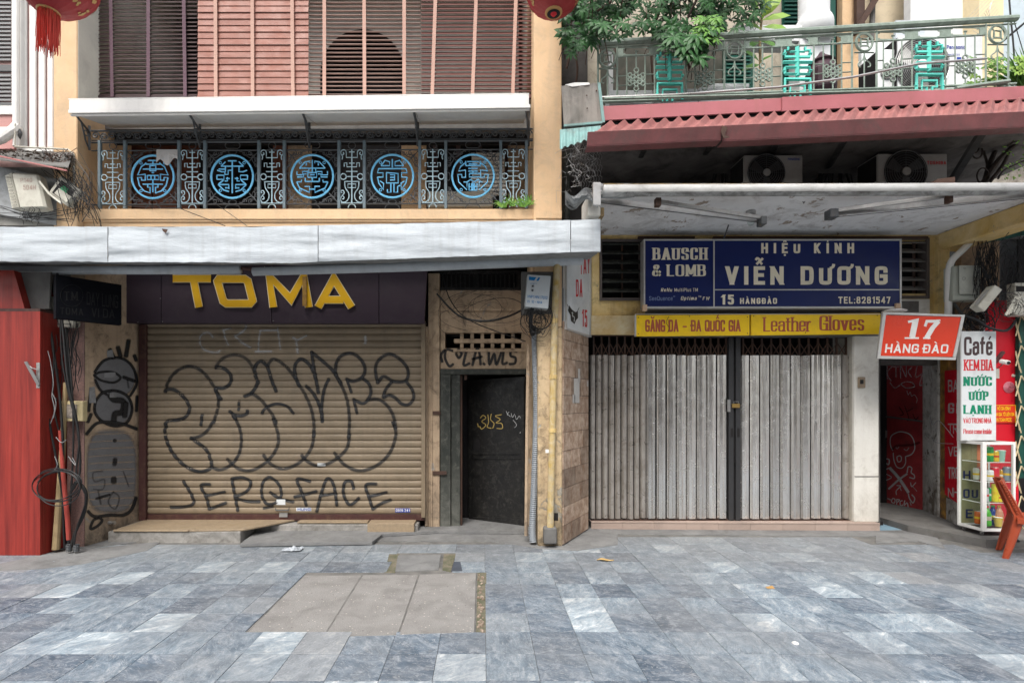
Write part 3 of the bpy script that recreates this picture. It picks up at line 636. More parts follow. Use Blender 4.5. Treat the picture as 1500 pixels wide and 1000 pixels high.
# cement aprons along the houses
ap = MB()
def patch(pts, z, name, m=None):
    return struct(name, MB().prism([G(px, py, z) for px, py in pts], (0, 0, -.03)), m or M['cement'])
patch([(-60, 838), (60, 812), (130, 803), (236, 793), (215, 806), (120, 826), (60, 833)], .001, 'cement_patch')
patch([(100, 806), (210, 792), (720, 792), (792, 803), (845, 806), (905, 797), (905, 778), (900, 745), (100, 745)], .005, 'cement_apron')
patch([(352, 796), (545, 793), (560, 782), (640, 777), (770, 778), (800, 782), (800, 745), (380, 745), (378, 776)], .04, 'cement_ramp')
patch([(1283, 795), (1345, 792), (1385, 803), (1330, 730), (1283, 730)], .003, 'alley_floor')
patch([(1284, 776), (1336, 775), (1300, 753), (1284, 752)], .006, 'alley_tiles', flat('pale_blue_floor_tile', (.22, .34, .42), .4))
patch([(860, 781.5), (1290, 785), (1290, 770), (860, 768)], .001, 'step_bedding')
# curb on the far right
cb = MB().prism([Vector((5.05, 6.05, -.03)), Vector((5.36, 5.42, -.03)), Vector((7.8, 5.3, -.03)), Vector((7.8, 8, -.03)), Vector((5.05, 8, -.03))], (0, 0, .11))
struct('kerb', cb, M['concrete'])
# raised step of the shutter shop
sp = thing('doorstep', 'cracked concrete step with tan granite treads under the brown roller shutter', 'step', (-2.5, 5.8, 0))
zt = .14
def stepblk(px0, px1, pyb, name, m, z0, z1, yb=6.16):
    a = G(px0, pyb, 0); b_ = G(px1, pyb, 0); return part(sp, name, MB().box(a.x, b_.x, a.y, yb, z0, z1), m, bevel=.006)
M['broken'] = mat('broken_concrete_edge', (.36, .345, .32), (.2, .19, .175), sc=5, rough=.95, bump=1, bsc=14, dirt=.8, dc=(.1, .09, .075), dsc=7)
stepblk(158, 352, 794, 'base', M['broken'], -.02, zt - .022)
stepblk(354, 612, 782, 'base', M['broken'], -.02, zt - .03)
a = G(164, 794); b_ = G(250, 794); part(sp, 'tread', MB().prism([(a.x + .02, a.y - .015, zt - .02), (b_.x + .2, a.y - .015, zt - .02), (b_.x + .5, 6.16, zt - .02), (a.x + .05, 6.16, zt - .02)], (0, 0, .02)), M['granite'], bevel=.003)
c = G(356, 794); part(sp, 'tread', MB().prism([(b_.x + .21, a.y - .01, zt - .02), (c.x, a.y + .02, zt - .02), (c.x + .45, 6.16, zt - .02), (b_.x + .51, 6.16, zt - .02)], (0, 0, .0195)), M['granite'], bevel=.003)
part(sp, 'tread', MB().box(c.x + .46, G(535, 785).x, 5.98, 6.16, zt - .02, zt - .0005), M['granite'], bevel=.003)
part(sp, 'riser', MB().box(G(537, 785).x, G(606, 785).x, 5.9, 6.15, -.01, zt - .002), M['granite'], bevel=.003)
hl = MB(); q = G(225, 793); hl.poly([(q.x - .05, q.y - .003, .02), (q.x + .03, q.y - .003, .0), (q.x + .06, q.y - .003, .02), (q.x, q.y - .003, .05), (q.x + .02, q.y - .003, .09), (q.x - .04, q.y - .003, .1)])
part(sp, 'crack', hl, M['dark'])
# pink tiled step of the folding gate shop
st = thing('doorstep', 'low pink tiled step under the grey folding gate', 'step', (2.9, 6.1, 0))
A0, B0 = Vector((XP(866, 6.18), 6.18)), Vector((XP(1289, 6.1), 6.1)); part(st, 'base', MB().prism([(A0.x + .004, A0.y + .022, 0), (B0.x - .004, B0.y + .022, 0), (B0.x - .004, 6.34, 0), (A0.x + .004, 6.34, 0)], (0, 0, .078)), M['concrete'])
n = 9
for k in range(n):
    p0 = A0.lerp(B0, k / n + .0004); p1 = A0.lerp(B0, (k + 1) / n - .0004)
    part(st, 'tile', MB().prism([(p0.x, p0.y, 0), (p1.x, p1.y, 0), (p1.x, 6.33, 0), (p0.x, 6.33, 0)], (0, 0, .018)) if False else MB().prism([(p0.x, p0.y, .002), (p1.x, p1.y, .002), (p1.x, p1.y + .02, .002), (p0.x, p0.y + .02, .002)], (0, 0, .072)), M['pinktile'])
    part(st, 'tile', MB().prism([(p0.x, p0.y - .004, .0785), (p1.x, p1.y - .004, .0785), (p1.x, 6.34, .0785), (p0.x, 6.34, .0785)], (0, 0, .0155)), M['pinktile'])
# litter
solo('plastic_bag', MB().sheet(lambda s, t: G(428, 806) + Vector(((s - .5) * .2, (t - .5) * .12, .006 + max(0, .06 - .2 * abs(s - .6) - .2 * abs(t - .5)) + .022 * noise.noise(Vector((s * 5, t * 5, 1))) + .01)), 9, 7), flat('clear_plastic', (.36, .39, .42), .3), 'crumpled clear plastic bag on the pavement in front of the shutter', 'bag')
lf = MB(); c = G(887, 821); lf.sheet(lambda s, t: c + Vector(((s - .5) * .17, (t - .5) * .07 * math.sin(math.pi * min(max(s, .03), .97)) + .01 * s, .004 + .015 * abs(t - .5) + .008 * math.sin(6 * s))), 10, 4)
solo('fallen_leaf', lf, flat('dry_leaf', (.5, .34, .14), .6), 'dry tan fallen leaf on the tiles before the tiled pillar', 'leaf')
solo('fallen_leaf', MB().sheet(lambda s, t: G(1128, 861) + Vector(((s - .5) * .06, (t - .5) * .04, .004 + .012 * s * t)), 4, 3), flat('dry_leaf2', (.45, .27, .1), .6), 'tiny dry leaf lying alone on the pavement before the folding gate', 'leaf')
solo('paper_scrap', MB().lathe(G(1165, 942) + Vector((0, 0, .001)), [(.022, 0), (.02, .006), (.006, .012)], 7), flat('scrap', (.75, .75, .72), .6), 'small white scrap lying on the pavement near the camera at right', 'litter')
db = MB()
for k in range(46):
    t = R(); c = G(703 + U(-3, 5), 842 + t * 84) + Vector((0, 0, .004)); r = U(.004, .016); db.lathe(c, [(r, -.004), (r * .9, r * .4), (r * .3, r * .7)], 5)
solo('rubble', db, mat('rubble_bits', (.4, .33, .26), (.15, .1, .07), sc=30), 'narrow strip of gravel and litter along the right side of the slabs', 'debris')['kind'] = 'stuff'
dirtm = mat('earth_patch', (.2, .17, .13), (.08, .09, .05), sc=8, rough=.95, bump=.8, bsc=50, grain=.3)
patch([(697.5, 925), (712, 926), (712.5, 838), (699.5, 838)], -.001, 'dirt_strip', dirtm)
patch([(563, 838), (579, 838), (585, 811), (570, 811)], -.001, 'dirt_strip', dirtm)
patch([(648, 834), (660, 837), (668, 811), (650, 811)], -.001, 'dirt_strip', dirtm)
# ============================================================ LEFT HOUSE (peach)
YC = 5.45
hs1 = thing('town_house', 'peach plastered town house with blinds upstairs and a graffitied shutter below', 'house', (-2, 5.8, 0))
xL0, xL1 = XP(78, YC), XP(113, YC); xR0, xR1 = XP(782, YC), XP(823, YC)
part(hs1, 'column', MB().box(xL0, xL1, YC, 6.3, 3.3, 7.6), M['peach'], bevel=.008)
part(hs1, 'column', MB().box(xR0, xR1, YC, 6.3, 2.35, 7.6), M['peach'], bevel=.008)
part(hs1, 'reveal', MB().box(xL1 - .02, xL1 + .004, YC + .012, 6.29, 4.75, 7.59), M['greywall'])
zb = ZP(306, 5.5)
part(hs1, 'cornice', MB().box(xL1 + .0, xR0 + .02, 5.5, 6.7, ZP(321, 5.5), zb).box(xL1 + .0, xR0 + .02, 5.515, 6.7, ZP(324, 5.5), ZP(321, 5.5) - .0).box(xL1, xR0 + .02, 5.535, 6.7, ZP(336, 5.5), ZP(324, 5.5)), M['peach'], bevel=.004)
part(hs1, 'cornice_end', MB().box(xR0 + .022, xR1 - .003, YC - .012, YC - .0005, ZP(320, YC), ZP(309, YC)), M['peach'])
# walls of the room behind the railing
Yr = 6.35
def wp(px0, py0, px1, py1, m, Y=Yr, d=.05, name='wall_panel', bevel=0): return part(hs1, name, MB().pb(px0, py0, px1, py1, Y, d), M[m] if isinstance(m, str) else m, bevel=bevel)
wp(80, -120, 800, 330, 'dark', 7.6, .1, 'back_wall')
part(hs1, 'floor_slab', MB().box(xL1, xR0, 6.7, 7.6, zb - .15, zb - .02), M['concrete'])
part(hs1, 'ceiling', MB().box(xL0, xR1, 5.8, 7.6, 7.3, 7.5), M['greywall'])
part(hs1, 'side_wall', MB().box(xL0, xL1 - .11, 6.31, 7.6, 3.3, 7.3).box(xR0, xR1, 6.31, 7.6, 3.3, 7.3), M['greywall'])
for a, b_ in ((152, 185), (187, 222), (224, 258), (260, 290)): wp(a, 195, b_, 318, 'brownwood', Yr, .04, 'door_board', .004)
wp(400, 190, 421, 318, 'brownwood', Yr, .05, 'door_post'); wp(422, 190, 455, 318, 'cream', Yr + .02, .05)
wp(588, 190, 614, 318, 'peach', Yr, .05); wp(614, 190, 624, 318, 'peach', Yr - .06, .05)
for a in (634, 668, 700, 738): wp(a, 190, a + 6, 318, 'blinddark', Yr, .05, 'window_frame')
wp(742, 190, 775, 318, 'cream', Yr + .03, .05)
lv = thing('window_louvre', 'small white louvre standing inside behind the rightmost blue medallion', 'louvre', P(716, 280, 6.2))
for k in range(11): y = 224 + k * 5.8; x1 = 738 if k < 7 else 742; part(lv, 'louvre_slat', MB().pb(690 + (k % 3), y, x1, y + 3.2, 6.2, .03), M['whiteletter'])
for a in (719, 737): part(lv, 'stile', MB().pb(a, 226, a + 2.5, 300, 6.24, .02), M['alu'])
solo('planter_box', MB().pb(626, 280, 722, 303, 5.95, .2), M['greywall'], 'long pale planter box on the balcony floor behind the rail', 'planter', bevel=.01)
# back wall of the upper room with a dark arch seen through the see-through blind
mb = MB(); Y = 7.0; arc = [P(531 + 62 * math.cos(t), 108 - 65 * math.sin(t), Y) for t in [math.pi * i / 20 for i in range(21)]]
tl, tr, bl, br = P(300, -150, Y), P(760, -150, Y), P(300, 190, Y), P(760, 190, Y); al, ar = P(469, 190, Y), P(593, 190, Y)
mb.poly([bl, al] + arc[::-1][:1] + [P(300, 108, Y)]);  mb.poly([ar, br, P(760, 108, Y), arc[0]])
for i in range(20):
    a, b_ = arc[i], arc[i + 1]; mb.quad(a, b_, Vector((b_.x, Y, tl.z)), Vector((a.x, Y, tl.z)))
mb.quad(P(300, 108, Y), arc[-1], Vector((arc[-1].x, Y, tl.z)), tl); mb.quad(arc[0], P(760, 108, Y), tr, Vector((arc[0].x, Y, tl.z)))
part(hs1, 'arch_wall', mb, mat('beige_grey_wall', (.42, .4, .36), (.32, .3, .27), rough=.9, dirt=.3))  # beige-grey wall around the arch
# ---- blinds
def blind(label, px0, px1, py0, py1, pitch, m, tapes, mt, tilt, yb=0, gapf=.9, skew=0, Y=5.76):
    t = thing('slatted_blind', label, 'blind', P((px0 + px1) / 2, py1, Y), group='window blinds of the peach house')
    p = pitch * Y / 745; x0, x1 = XP(px0, Y), XP(px1, Y); L = WL[t.name]
    h = p * gapf; dy = math.sin(tilt) * h / 2; dz = math.cos(tilt) * h / 2
    proto = None; z = L.z + p / 2; k = 0; top = ZP(py0, Y)
    while z < top:
        if proto is None:
            mb = MB(); z0 = z
            for (s0, s1, q0) in ((-1, 1, 0),):
                A = Vector((x0, Y - dy, z - dz)); B = Vector((x1, Y - dy, z - dz)); C = Vector((x1, Y + dy, z + dz)); D = Vector((x0, Y + dy, z + dz)); nn = Vector((0, -dz, dy)).normalized()
                mb.slab(A, B, C, D, nn, .0035)
            proto = part(t, 'slat', mb, m)
        else:
            c = proto.copy(); COL.objects.link(c); c.parent = t; c.location = (0, U(-.002, .002), z - z0); c.rotation_euler = (0, U(-.0008, .0008), 0)
        z += p; k += 1
    for (a, b_) in tapes:
        part(t, 'tape', MB().hexa([P(b_ - 2.6, py1, Y - .03), P(b_ + 2.6, py1, Y - .03), P(a + 2.6, py0, Y - .03), P(a - 2.6, py0, Y - .03), P(b_ - 2.6, py1, Y - .027), P(b_ + 2.6, py1, Y - .027), P(a + 2.6, py0, Y - .027), P(a - 2.6, py0, Y - .027)]), mt)
    part(t, 'bottom_rail', MB().box(x0, x1, Y - .02, Y + .015, L.z - .02, L.z), m)
    return t
blind('leftmost blind with dark brown half open slats and plum coloured tapes', 142, 289, -70, 142, 5.9, M['blinddark'], [(161, 164), (217, 217), (268, 271)], M['tapedark'], math.radians(33), gapf=1.0)
blind('closed reddish wooden blind with pale tapes, second from the left', 290, 452, -70, 142, 9.5, M['blindpink'], [(315, 316), (369, 370), (427, 429)], M['tapepale'], math.radians(8), gapf=1.06, Y=5.72)
blind('open see-through blind before the dark arch, third from the left', 453, 616, -70, 142, 6.1, M['blindpale'], [(475, 475), (533, 534), (592, 592)], M['tapepale'], math.radians(84), gapf=.62)
blind('rightmost blind with closed maroon slats and slanting pinkish tapes', 617, 781, -70, 142, 6.0, M['blindmar'], [(640, 633), (700, 692), (758, 751)], M['tapepale'], math.radians(30), gapf=1.02, Y=5.74)
wp(142, 138, 782, 189, 'concrete', 5.85, .1, 'lintel'); wp(120, 189.5, 800, 212, 'dark', 6.0, .02, 'painted_shade_strip')  # dark strip stands in for the shade behind the scroll frieze
# ---- white canopy over the railing
cn = thing('canopy', 'long white sheet metal canopy above the wrought iron railing', 'canopy', P(440, 200, 5.6))
Yf, Yk = 5.12, 5.72
def cpy(px, base): return base - (px - 100) / 675 * 8
fa = [P(101, 146, Yf), P(101, 164, Yf), P(775, 156, Yf), P(775, 138, Yf)]
part(cn, 'fascia', MB().prism(fa, (0, .02, 0)), M['white'], bevel=.003)
part(cn, 'edge_trim', MB().prism([P(100, 161, Yf - .012), P(100, 165.5, Yf - .012), P(777, 157.5, Yf - .012), P(777, 153, Yf - .012)], (0, .011, 0)).prism([P(103, 167, Yf + .005), P(103, 169.5, Yf + .005), P(776, 161, Yf + .005), P(776, 158.5, Yf + .005)], (0, .02, 0)), M['white'])
kz = P(120, 188, Yk); kz2 = P(772, 181, Yk)
a, b_ = P(104, 166.5, Yf + .022), P(774, 158, Yf + .022)
xs = [a.x + (b_.x - a.x) * i / 4 for i in range(5)]
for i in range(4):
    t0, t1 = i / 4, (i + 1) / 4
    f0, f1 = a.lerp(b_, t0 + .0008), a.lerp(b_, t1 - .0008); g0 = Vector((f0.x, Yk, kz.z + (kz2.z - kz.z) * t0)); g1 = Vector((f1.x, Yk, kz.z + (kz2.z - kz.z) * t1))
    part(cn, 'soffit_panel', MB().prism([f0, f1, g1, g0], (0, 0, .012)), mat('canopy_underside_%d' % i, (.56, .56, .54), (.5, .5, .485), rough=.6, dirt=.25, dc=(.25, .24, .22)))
part(cn, 'top_sheet', MB().prism([P(100, 146, Yf), P(775, 138, Yf), Vector((b_.x, 5.7, kz2.z + .14)), Vector((a.x, 5.7, kz.z + .14))], (0, 0, .01)), M['white'])
for k, (fx, fy, bx, by, ly) in enumerate(((112, 170, 131, 192, 220), (277, 167, 293, 190, 217), (443, 165, 453, 188, 216), (606, 163, 612, 187, 214), (771, 161, 774, 184, 214))):
    A = P(fx, fy, Yf + .08); B = P(bx, by + 2, 5.58); Cc = P(bx, ly, 5.575); mb = MB().tube([A, B], .013, 4).tube([B + Vector((0, 0, .07)), Cc], .015, 4)
    mb.tube(smooth([A.lerp(B, .35), A.lerp(B, .6) + Vector((0, 0, -.1)), B + Vector((0, -.05, -.13)), Cc + Vector((0, -.01, .02))]), .009, 4)
    mb.ring(A.lerp(B, .72) + Vector((0, 0, -.055)), Vector((0, 1, 0)), Vector((0, 0, 1)), .028, .006, 10, 4)
    part(cn, 'bracket', mb, M['iron'])
# ---- wrought iron railing
YR = 5.57; fr_ = front(YR)
rl = thing('iron_railing', 'wrought iron balcony railing with five bright blue round medallions', 'railing', P(458, 306, YR))
def T(mb, pts, wpx, f=fr_, n=4, closed=False, d=0): return mb.tube([f(p[0], p[1], d) for p in pts], wpx / 2 * YR / 745, n, closed)
part(rl, 'rail', T(T(T(MB(), [(134, 209), (782, 206)], 3), [(134, 221), (782, 219)], 2), [(134, 300), (782, 298)], 2.4), M['iron'])
part(rl, 'top_rail', T(T(MB(), [(134, 192), (782, 189)], 3), [(134, 206), (782, 203.5)], 1.6), M['iron'])
fb = MB(); x = 140; k = 0
while x < 776:
    y = 199.5 - (x - 140) / 640 * 3
    T(fb, spiral((x, y + (1 if k % 2 else -1)), 5.2, 1.5, math.pi if k % 2 else 0, 1 if k % 2 else -1), 2.0, n=4)
    T(fb, [(x + 4, y - 5 + 10 * (k % 2)), (x + 7, y), (x + 9, y + 5 - 10 * (k % 2))], 1.3, n=3)
    T(fb, spiral((x + 7.5, y + (-3.2 if k % 2 else 3.2)), 2.4, 1, 0, 1, 10), 1.1, n=3); x += 12.2; k += 1
part(rl, 'scroll_frieze', fb, M['iron'])
posts = [147, 184, 263, 301, 380, 417, 497, 534, 615, 653, 733.5, 771]; pr = None
for i, px in enumerate(posts):
    if pr is None: pr = part(rl, 'post', MB().box(XP(px - 2, YR), XP(px + 2, YR), YR - .022, YR + .012, ZP(306.5, YR), ZP(207, YR)), M['ironpost'], bevel=.002)
    else: clone(pr, rl, (XP(px, YR) - XP(posts[0], YR), 0, 0))
q = 1 / 5.556
def mir(pts): return [(-x, y) for x, y in pts]
nm = MB(); cx0 = 165.5; cy0 = 180
def n_(pts, wd=1.5, cl=False, d=.004): T(nm, [(cx0 + x * q, cy0 + y * q) for x, y in pts], wd, closed=cl, d=d)
n_([(0, 228), (0, 662)], 1.9)
for y, hw in ((247, 22), (338, 22), (405, 46), (447, 46)): n_([(-hw, y), (hw, y)])
n_([(-45, 250), (-45, 292), (45, 292), (45, 250)])
n_([(-62, 366), (-62, 336), (-40, 336), (-40, 368), (40, 368), (40, 336), (62, 336), (62, 366)])
n_([(-58, 487), (58, 487)]); n_([(-32, 507), (32, 507), (32, 537), (-32, 537)], 1.6, True)
for s_ in (1, -1):
    n_([(s_ * x, y) for x, y in smooth([(45, 252), (50, 232), (75, 228), (92, 245), (88, 268), (70, 270), (62, 258), (72, 250)])])
    n_([(s_ * x, y) for x, y in smooth([(84, 268), (74, 285), (80, 308)])])
    n_([(s_ * 69 + 24 * math.cos(t), 447 + 24 * math.sin(t)) for t in [i * .524 for i in range(12)]], 1.7, True)
    n_([(s_ * x, y) for x, y in smooth([(58, 487), (56, 540), (22, 580), (24, 630), (55, 658), (86, 655), (94, 625), (80, 600), (62, 612), (66, 632), (78, 628)])])
    n_([(s_ * x, y) for x, y in smooth([(80, 600), (60, 585), (66, 560), (86, 558), (90, 575), (78, 580)])])
n_([(-88, 662), (88, 662)], 1.5)
n_([(30 * math.cos(t), 700 - 30 * math.sin(t)) for t in [math.pi * i / 10 for i in range(11)]])
mo = part(rl, 'longevity_motif', nm, M['paleiron'])
nr = MB(); T(nr, [(cx0 + 30 * q * math.cos(t), 214 + 28 * q * math.sin(t)) for t in [i * .45 for i in range(14)]], 1.3, closed=True); ro = part(rl, 'ring', nr, M['iron'])
for a in (282, 398.5, 515.5, 634, 752): clone(mo, rl, (XP(a, YR) - XP(165.5, YR), 0, ZP(259, YR) - ZP(259.5, YR) + (a - 165) * .00002)); clone(ro, rl, (XP(a, YR) - XP(165.5, YR), 0, .004))
# scrolls that fill the corners round a medallion
sw = MB(); c0 = (225 - .8, 260)
def s_(pts, wd=1.25, cl=False): T(sw, [(c0[0] + x, c0[1] + y) for x, y in pts], wd, n=3, closed=cl)
for sx in (1, -1):
    for sy in (1, -1):
        s_([(sx * 38, sy * 38), (sx * 23, sy * 22)], 1.3)
        for (sa, sb) in ((0, 1), (1, 0)):
            def e(p): return (sx * p[0], sy * p[1]) if sa == 0 else (sx * p[1], sy * p[0])
            s_([e(p) for p in smooth([(31, 31), (26, 34), (21, 32)] + [p for p in spiral((25, 34.5), 3.8, 1.1, -2, -1, 10)][0:0])])
            s_([e(p) for p in spiral((26.5, 34.6), 4.1, 1.25, 1.2, 1, 12)]); s_([e(p) for p in spiral((17.2, 35), 3.5, 1.1, .3, -1, 12)])
            s_([e(p) for p in smooth([(34, 34), (30, 27), (21, 30), (14, 38), (10, 37)])])
for y in (-36.5, 36.5): s_([(6 * math.cos(t), y + 3.2 * math.sin(t)) for t in [i * .63 for i in range(10)]], 1.3, True)
for x in (-36, 36): s_([(x + 3 * math.cos(t), 6 * math.sin(t)) for t in [i * .63 for i in range(10)]], 1.3, True)
s_([(math.copysign(6, math.cos(t)) * (abs(math.cos(t)) > .01) + 5 * math.cos(t), -46.5 + 4.6 * math.sin(t)) for t in [i * .524 + .26 for i in range(12)]], 1.4, True)
s_([(-11, 46), (-9, 42), (-5, 40.5), (5, 40.5), (9, 42), (11, 46)], 1.3)
so = part(rl, 'scrollwork', sw, M['iron'])
CX = [225, 341, 458, 575, 693]
for a in CX[1:]: clone(so, rl, (XP(a, YR) - XP(224.5, YR), 0, (a - 225) * .00002))
GLY = [
 [[(-40, -135), (30, -135)], [(0, -135), (0, -90)], [(-58, -118), (-58, -104), (58, -104), (58, -118)], [(-24, -92), (24, -92), (24, -50), (-24, -50), (-24, -92)], [(-82, -64), (82, -64)],
  'm', [(-55, -112), (-95, -85), (-125, -15), (-62, -22), (-62, 28), (-92, 28), (-92, 6), (-125, 6), (-110, 70), (-72, 115), (-22, 132), (-22, 85), (-42, 85), (-42, 62)],
  [(-45, -12), (45, -12), (45, 22), (-45, 22), (-45, -12)], [(-15, -12), (-15, 22)], [(15, -12), (15, 22)], [(-82, 60), (82, 60)], [(-8, -36), (8, -36)], [(0, 22), (0, 60)], [(0, 66), (0, 125)]],
 [[(-34, -130), (34, -130)], [(0, -130), (0, 135)], [(-92, -86), (92, -86)], 'm', [(-56, -122), (-92, -86)], 'm', [(-56, -86), (-56, -40), (-88, -40), (-122, -52)], [(-110, -62), (-60, -62)], [(0, -52), (-34, -52), (-34, -18), (-60, -18), (-60, -40)],
  'm', [(-125, -12), (-68, -12), (-68, 22), (-125, 22), (-125, -12)], 'm', [(-50, 15), (-22, 15)], 'm', [(-40, 5), (-40, 36), (-60, 36)], 'm', [(-112, 62), (-72, 28)], 'm', [(-115, 65), (-28, 65), (-28, 100)], 'm', [(-115, 65), (-70, 110), (-28, 122)], 'm', [(-58, 92), (-28, 92)]],
 [[(0, -135), (0, -40)], 'm', [(-20, -110), (-20, -125), (-60, -118), (-105, -68)], [(-105, -68), (105, -68)], 'm', [(-50, -110), (-50, -90)], 'm', [(-28, -68), (-28, -40), (-80, -40), (-80, -12), (-125, -12), (-125, -42)],
  [(-36, -32), (36, -32), (36, 8), (-36, 8), (-36, -32)], [(-18, -14), (18, -14)], 'm', [(-125, 5), (-72, 5), (-72, -20), (-48, -20)], [(0, 8), (0, 42)], [(-58, 42), (58, 42)], 'm', [(-58, 42), (-58, 12)], 'm', [(-128, 45), (-88, 45), (-88, 28)],
  'm', [(-128, 45), (-105, 95), (-22, 132), (-22, 82), (-62, 82)], [(-22, 105), (22, 105)]],
 [[(0, -140), (0, -70)], 'm', [(-92, -86), (-22, -86), (-22, -118), (-60, -130), (-92, -86)], [(-112, -62), (112, -62)], 'm', [(-112, -62), (-122, -28), (-76, -28), (-76, 8), (-122, 8)], 'm', [(-122, 8), (-110, 60), (-72, 112), (-72, 58), (-100, 40)],
  [(-48, -30), (48, -22), (48, 56), (-48, 56), (-48, -30)], [(-18, -12), (18, -12), (18, 32), (-18, 32)], [(-18, 10), (18, 10)], [(-12, 60), (-12, 132), (-40, 132), (-40, 108)], [(14, 60), (14, 132), (44, 132), (44, 85), (66, 75)]],
 [[(-48, -118), (48, -118)], [(-35, -98), (35, -98)], 'm', [(-60, -122), (-60, -85)], [(-60, -85), (60, -85)], 'm', [(-60, -110), (-100, -80), (-120, -40), (-62, -48), (-62, 12), (-92, 12), (-92, -12), (-125, -12), (-118, 50), (-50, 115), (-50, 50), (-78, 50)],
  [(-38, -62), (38, -62)], [(-38, -40), (38, -40)], [(-30, -20), (62, -20), (62, 8), (-30, 8), (-30, -20)], [(0, -40), (0, -20)], [(-32, 60), (-32, 118), (32, 118), (32, 60)], [(-32, 88), (32, 88)], [(0, 55), (0, 118)], [(-48, 50), (-20, 30), (10, 50), (40, 30), (60, 40)], [(-10, 60), (-10, 118)], [(12, 60), (12, 118)]],
]
for k, cx in enumerate(CX):
    mb = MB(); cy = 260 - k * .35
    T(mb, [(cx + 30.6 * math.cos(t), cy + 31.3 * math.sin(t)) for t in [i * math.pi / 16 for i in range(32)]], 2.9, n=6, closed=True, d=.012)
    m_ = False
    for stt in GLY[k]:
        if stt == 'm': m_ = True; continue
        for pts in ((stt, mir(stt)) if m_ else (stt,)): T(mb, [(cx + x * .178, cy + y * .178) for x, y in pts], 2.0, d=.012)
        m_ = False
    for an in (.86, 2.28, 4.0, 5.42): T(mb, [(cx + 26.6 * math.cos(an) + 1.9 * math.cos(t), cy + 26.6 * math.sin(an) + 1.9 * math.sin(t)) for t in [i * .785 for i in range(8)]], 1.1, n=3, closed=True, d=.012)
    part(rl, 'medallion', mb, M['blueiron'])
clth = MB(); clth.sheet(lambda s, t: P(229 + s * 31, 219 + t * (20 - 5 * math.sin(s * 9) * (1 if t > .5 else .2) - 3 * s), YR - .03 - .012 * math.sin(s * 14) * t), 16, 8); clth.sm = True
solo('washcloth', clth, mat('grey_cloth', (.55, .53, .51), (.46, .44, .43), rough=.95, bump=.5, bsc=90), 'small grey cloth hung over the railing above the leftmost blue medallion', 'cloth')
fp = MB(); fp.at = []
for (bx, by) in ((750, 302), (776, 300), (738, 304), (765, 303)):
    for k in range(26):
        an = U(-2.8, -.3); ln = U(8, 26); p0 = P(bx + U(-4, 4), by, YR - .05 - U(0, .1)); d = Vector((math.cos(an) * ln * .0075, U(-.06, .04), -math.sin(an) * ln * .0075 * .8)); nrm = Vector((-d.z, 0, d.x)).normalized() * .004
        p1 = p0 + d * .6 + Vector((0, 0, .01)); p2 = p0 + d + Vector((0, 0, -.03)); fp.quad(p0 - nrm, p0 + nrm, p1 + nrm, p1 - nrm); fp.quad(p1 - nrm, p1 + nrm, p2 + nrm * .2, p2 - nrm * .2); c = U(.2, .9); fp.at += [c] * 8
solo('fern', fp, M['leaf2'], 'light green fern growing at the right end of the blue medallion railing', 'plant')
# ---- lower storey: walls
px0 = XP(100, YC); part(hs1, 'pillar_face', MB().box(px0, XP(125, YC), YC - .02, YC + .03, -.02, ZP(470, YC)), M['pinkgranite'], bevel=.006)
xg0, xg1 = XP(126, YC), XP(206, 6.12)
part(hs1, 'return_wall', MB().prism([(xg0, YC - .015, -.02), (xg1, 6.12, -.02), (xg1, 6.6, -.02), (px0 + .0, 6.6, -.02), (px0 + .001, YC + .031, -.02), (xg0, YC + .031, -.02)], (0, 0, 3.3)), M['cream'])
part(hs1, 'pillar_core', MB().box(XP(66, YC + .12), px0 - .001, YC + .12, 6.6, -.02, 3.5), M['concrete'])
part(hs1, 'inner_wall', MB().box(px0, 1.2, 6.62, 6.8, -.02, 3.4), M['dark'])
part(hs1, 'soffit', MB().box(px0, .55, 5.56, 6.6, ZP(336, 5.5) - .14, ZP(336, 5.5) - .001), M['concrete'])
Yw = 6.18
part(hs1, 'jamb', MB().pb(627, 400, 644, 774, Yw - .03, .2), M['cream'], bevel=.006)
part(hs1, 'jamb_bead', MB().pb(622.5, 478, 626.5, 770, Yw - .05, .1).pb(631, 490, 633, 772, Yw - .045, .02), M['cream'])
part(hs1, 'hinge_strap', MB().pb(634, 690, 654, 695, Yw - .05, .02).pb(634, 602, 645, 607, Yw - .05, .02), M['rust'])
wY = Yw
part(hs1, 'wall_above_door', MB().pb(645, 425, 786, 487, wY, .15).pb(645, 510, 772, 541, wY, .15).pb(645, 487, 652, 510, wY, .15).pb(765, 487, 786, 510, wY, .15).pb(665, 496, 765, 502, wY - .004, .1), M['cream'], bevel=.004)
part(hs1, 'ledge', MB().pb(645, 451, 772, 455, wY - .02, .03).pb(664, 512, 770, 515, wY - .015, .02).pb(664, 484, 768, 487, wY - .015, .02), M['cream'])
for k in range(7):
    a = 665 + k * 15; part(hs1, 'vent_bar', MB().pb(a + 9, 487.5, a + 14, 509.5, wY + .01, .08), M['cream'])
part(hs1, 'wall_right_of_door', MB().pb(772, 425, 792, 782, wY - .02, .3), M['cream'])
gr = thing('window_grille', 'dark mesh vent grille under the grey awning above the black door', 'grille', P(700, 424, wY))
part(gr, 'frame', MB().pb(632, 396, 762, 400, wY, .05).pb(632, 421, 762, 425, wY, .05).pb(632, 400, 637, 421, wY, .05).pb(757, 400, 762, 421, wY, .05).pb(696, 400, 700, 421, wY, .05), M['black'])
for k in range(18): part(gr, 'bar', MB().pb(640 + k * 6.6, 400, 642 + k * 6.6, 421, wY + .02, .02), M['black'])
part(gr, 'back_plate', MB().pb(632, 396, 762, 425, wY + .06, .01), M['dark'])
# pillar with pipes between the two shops
part(hs1, 'pillar', MB().box(XP(788, YC), XP(824, YC), YC, 6.3, -.02, 2.35), M['pillarpaint'], bevel=.012)
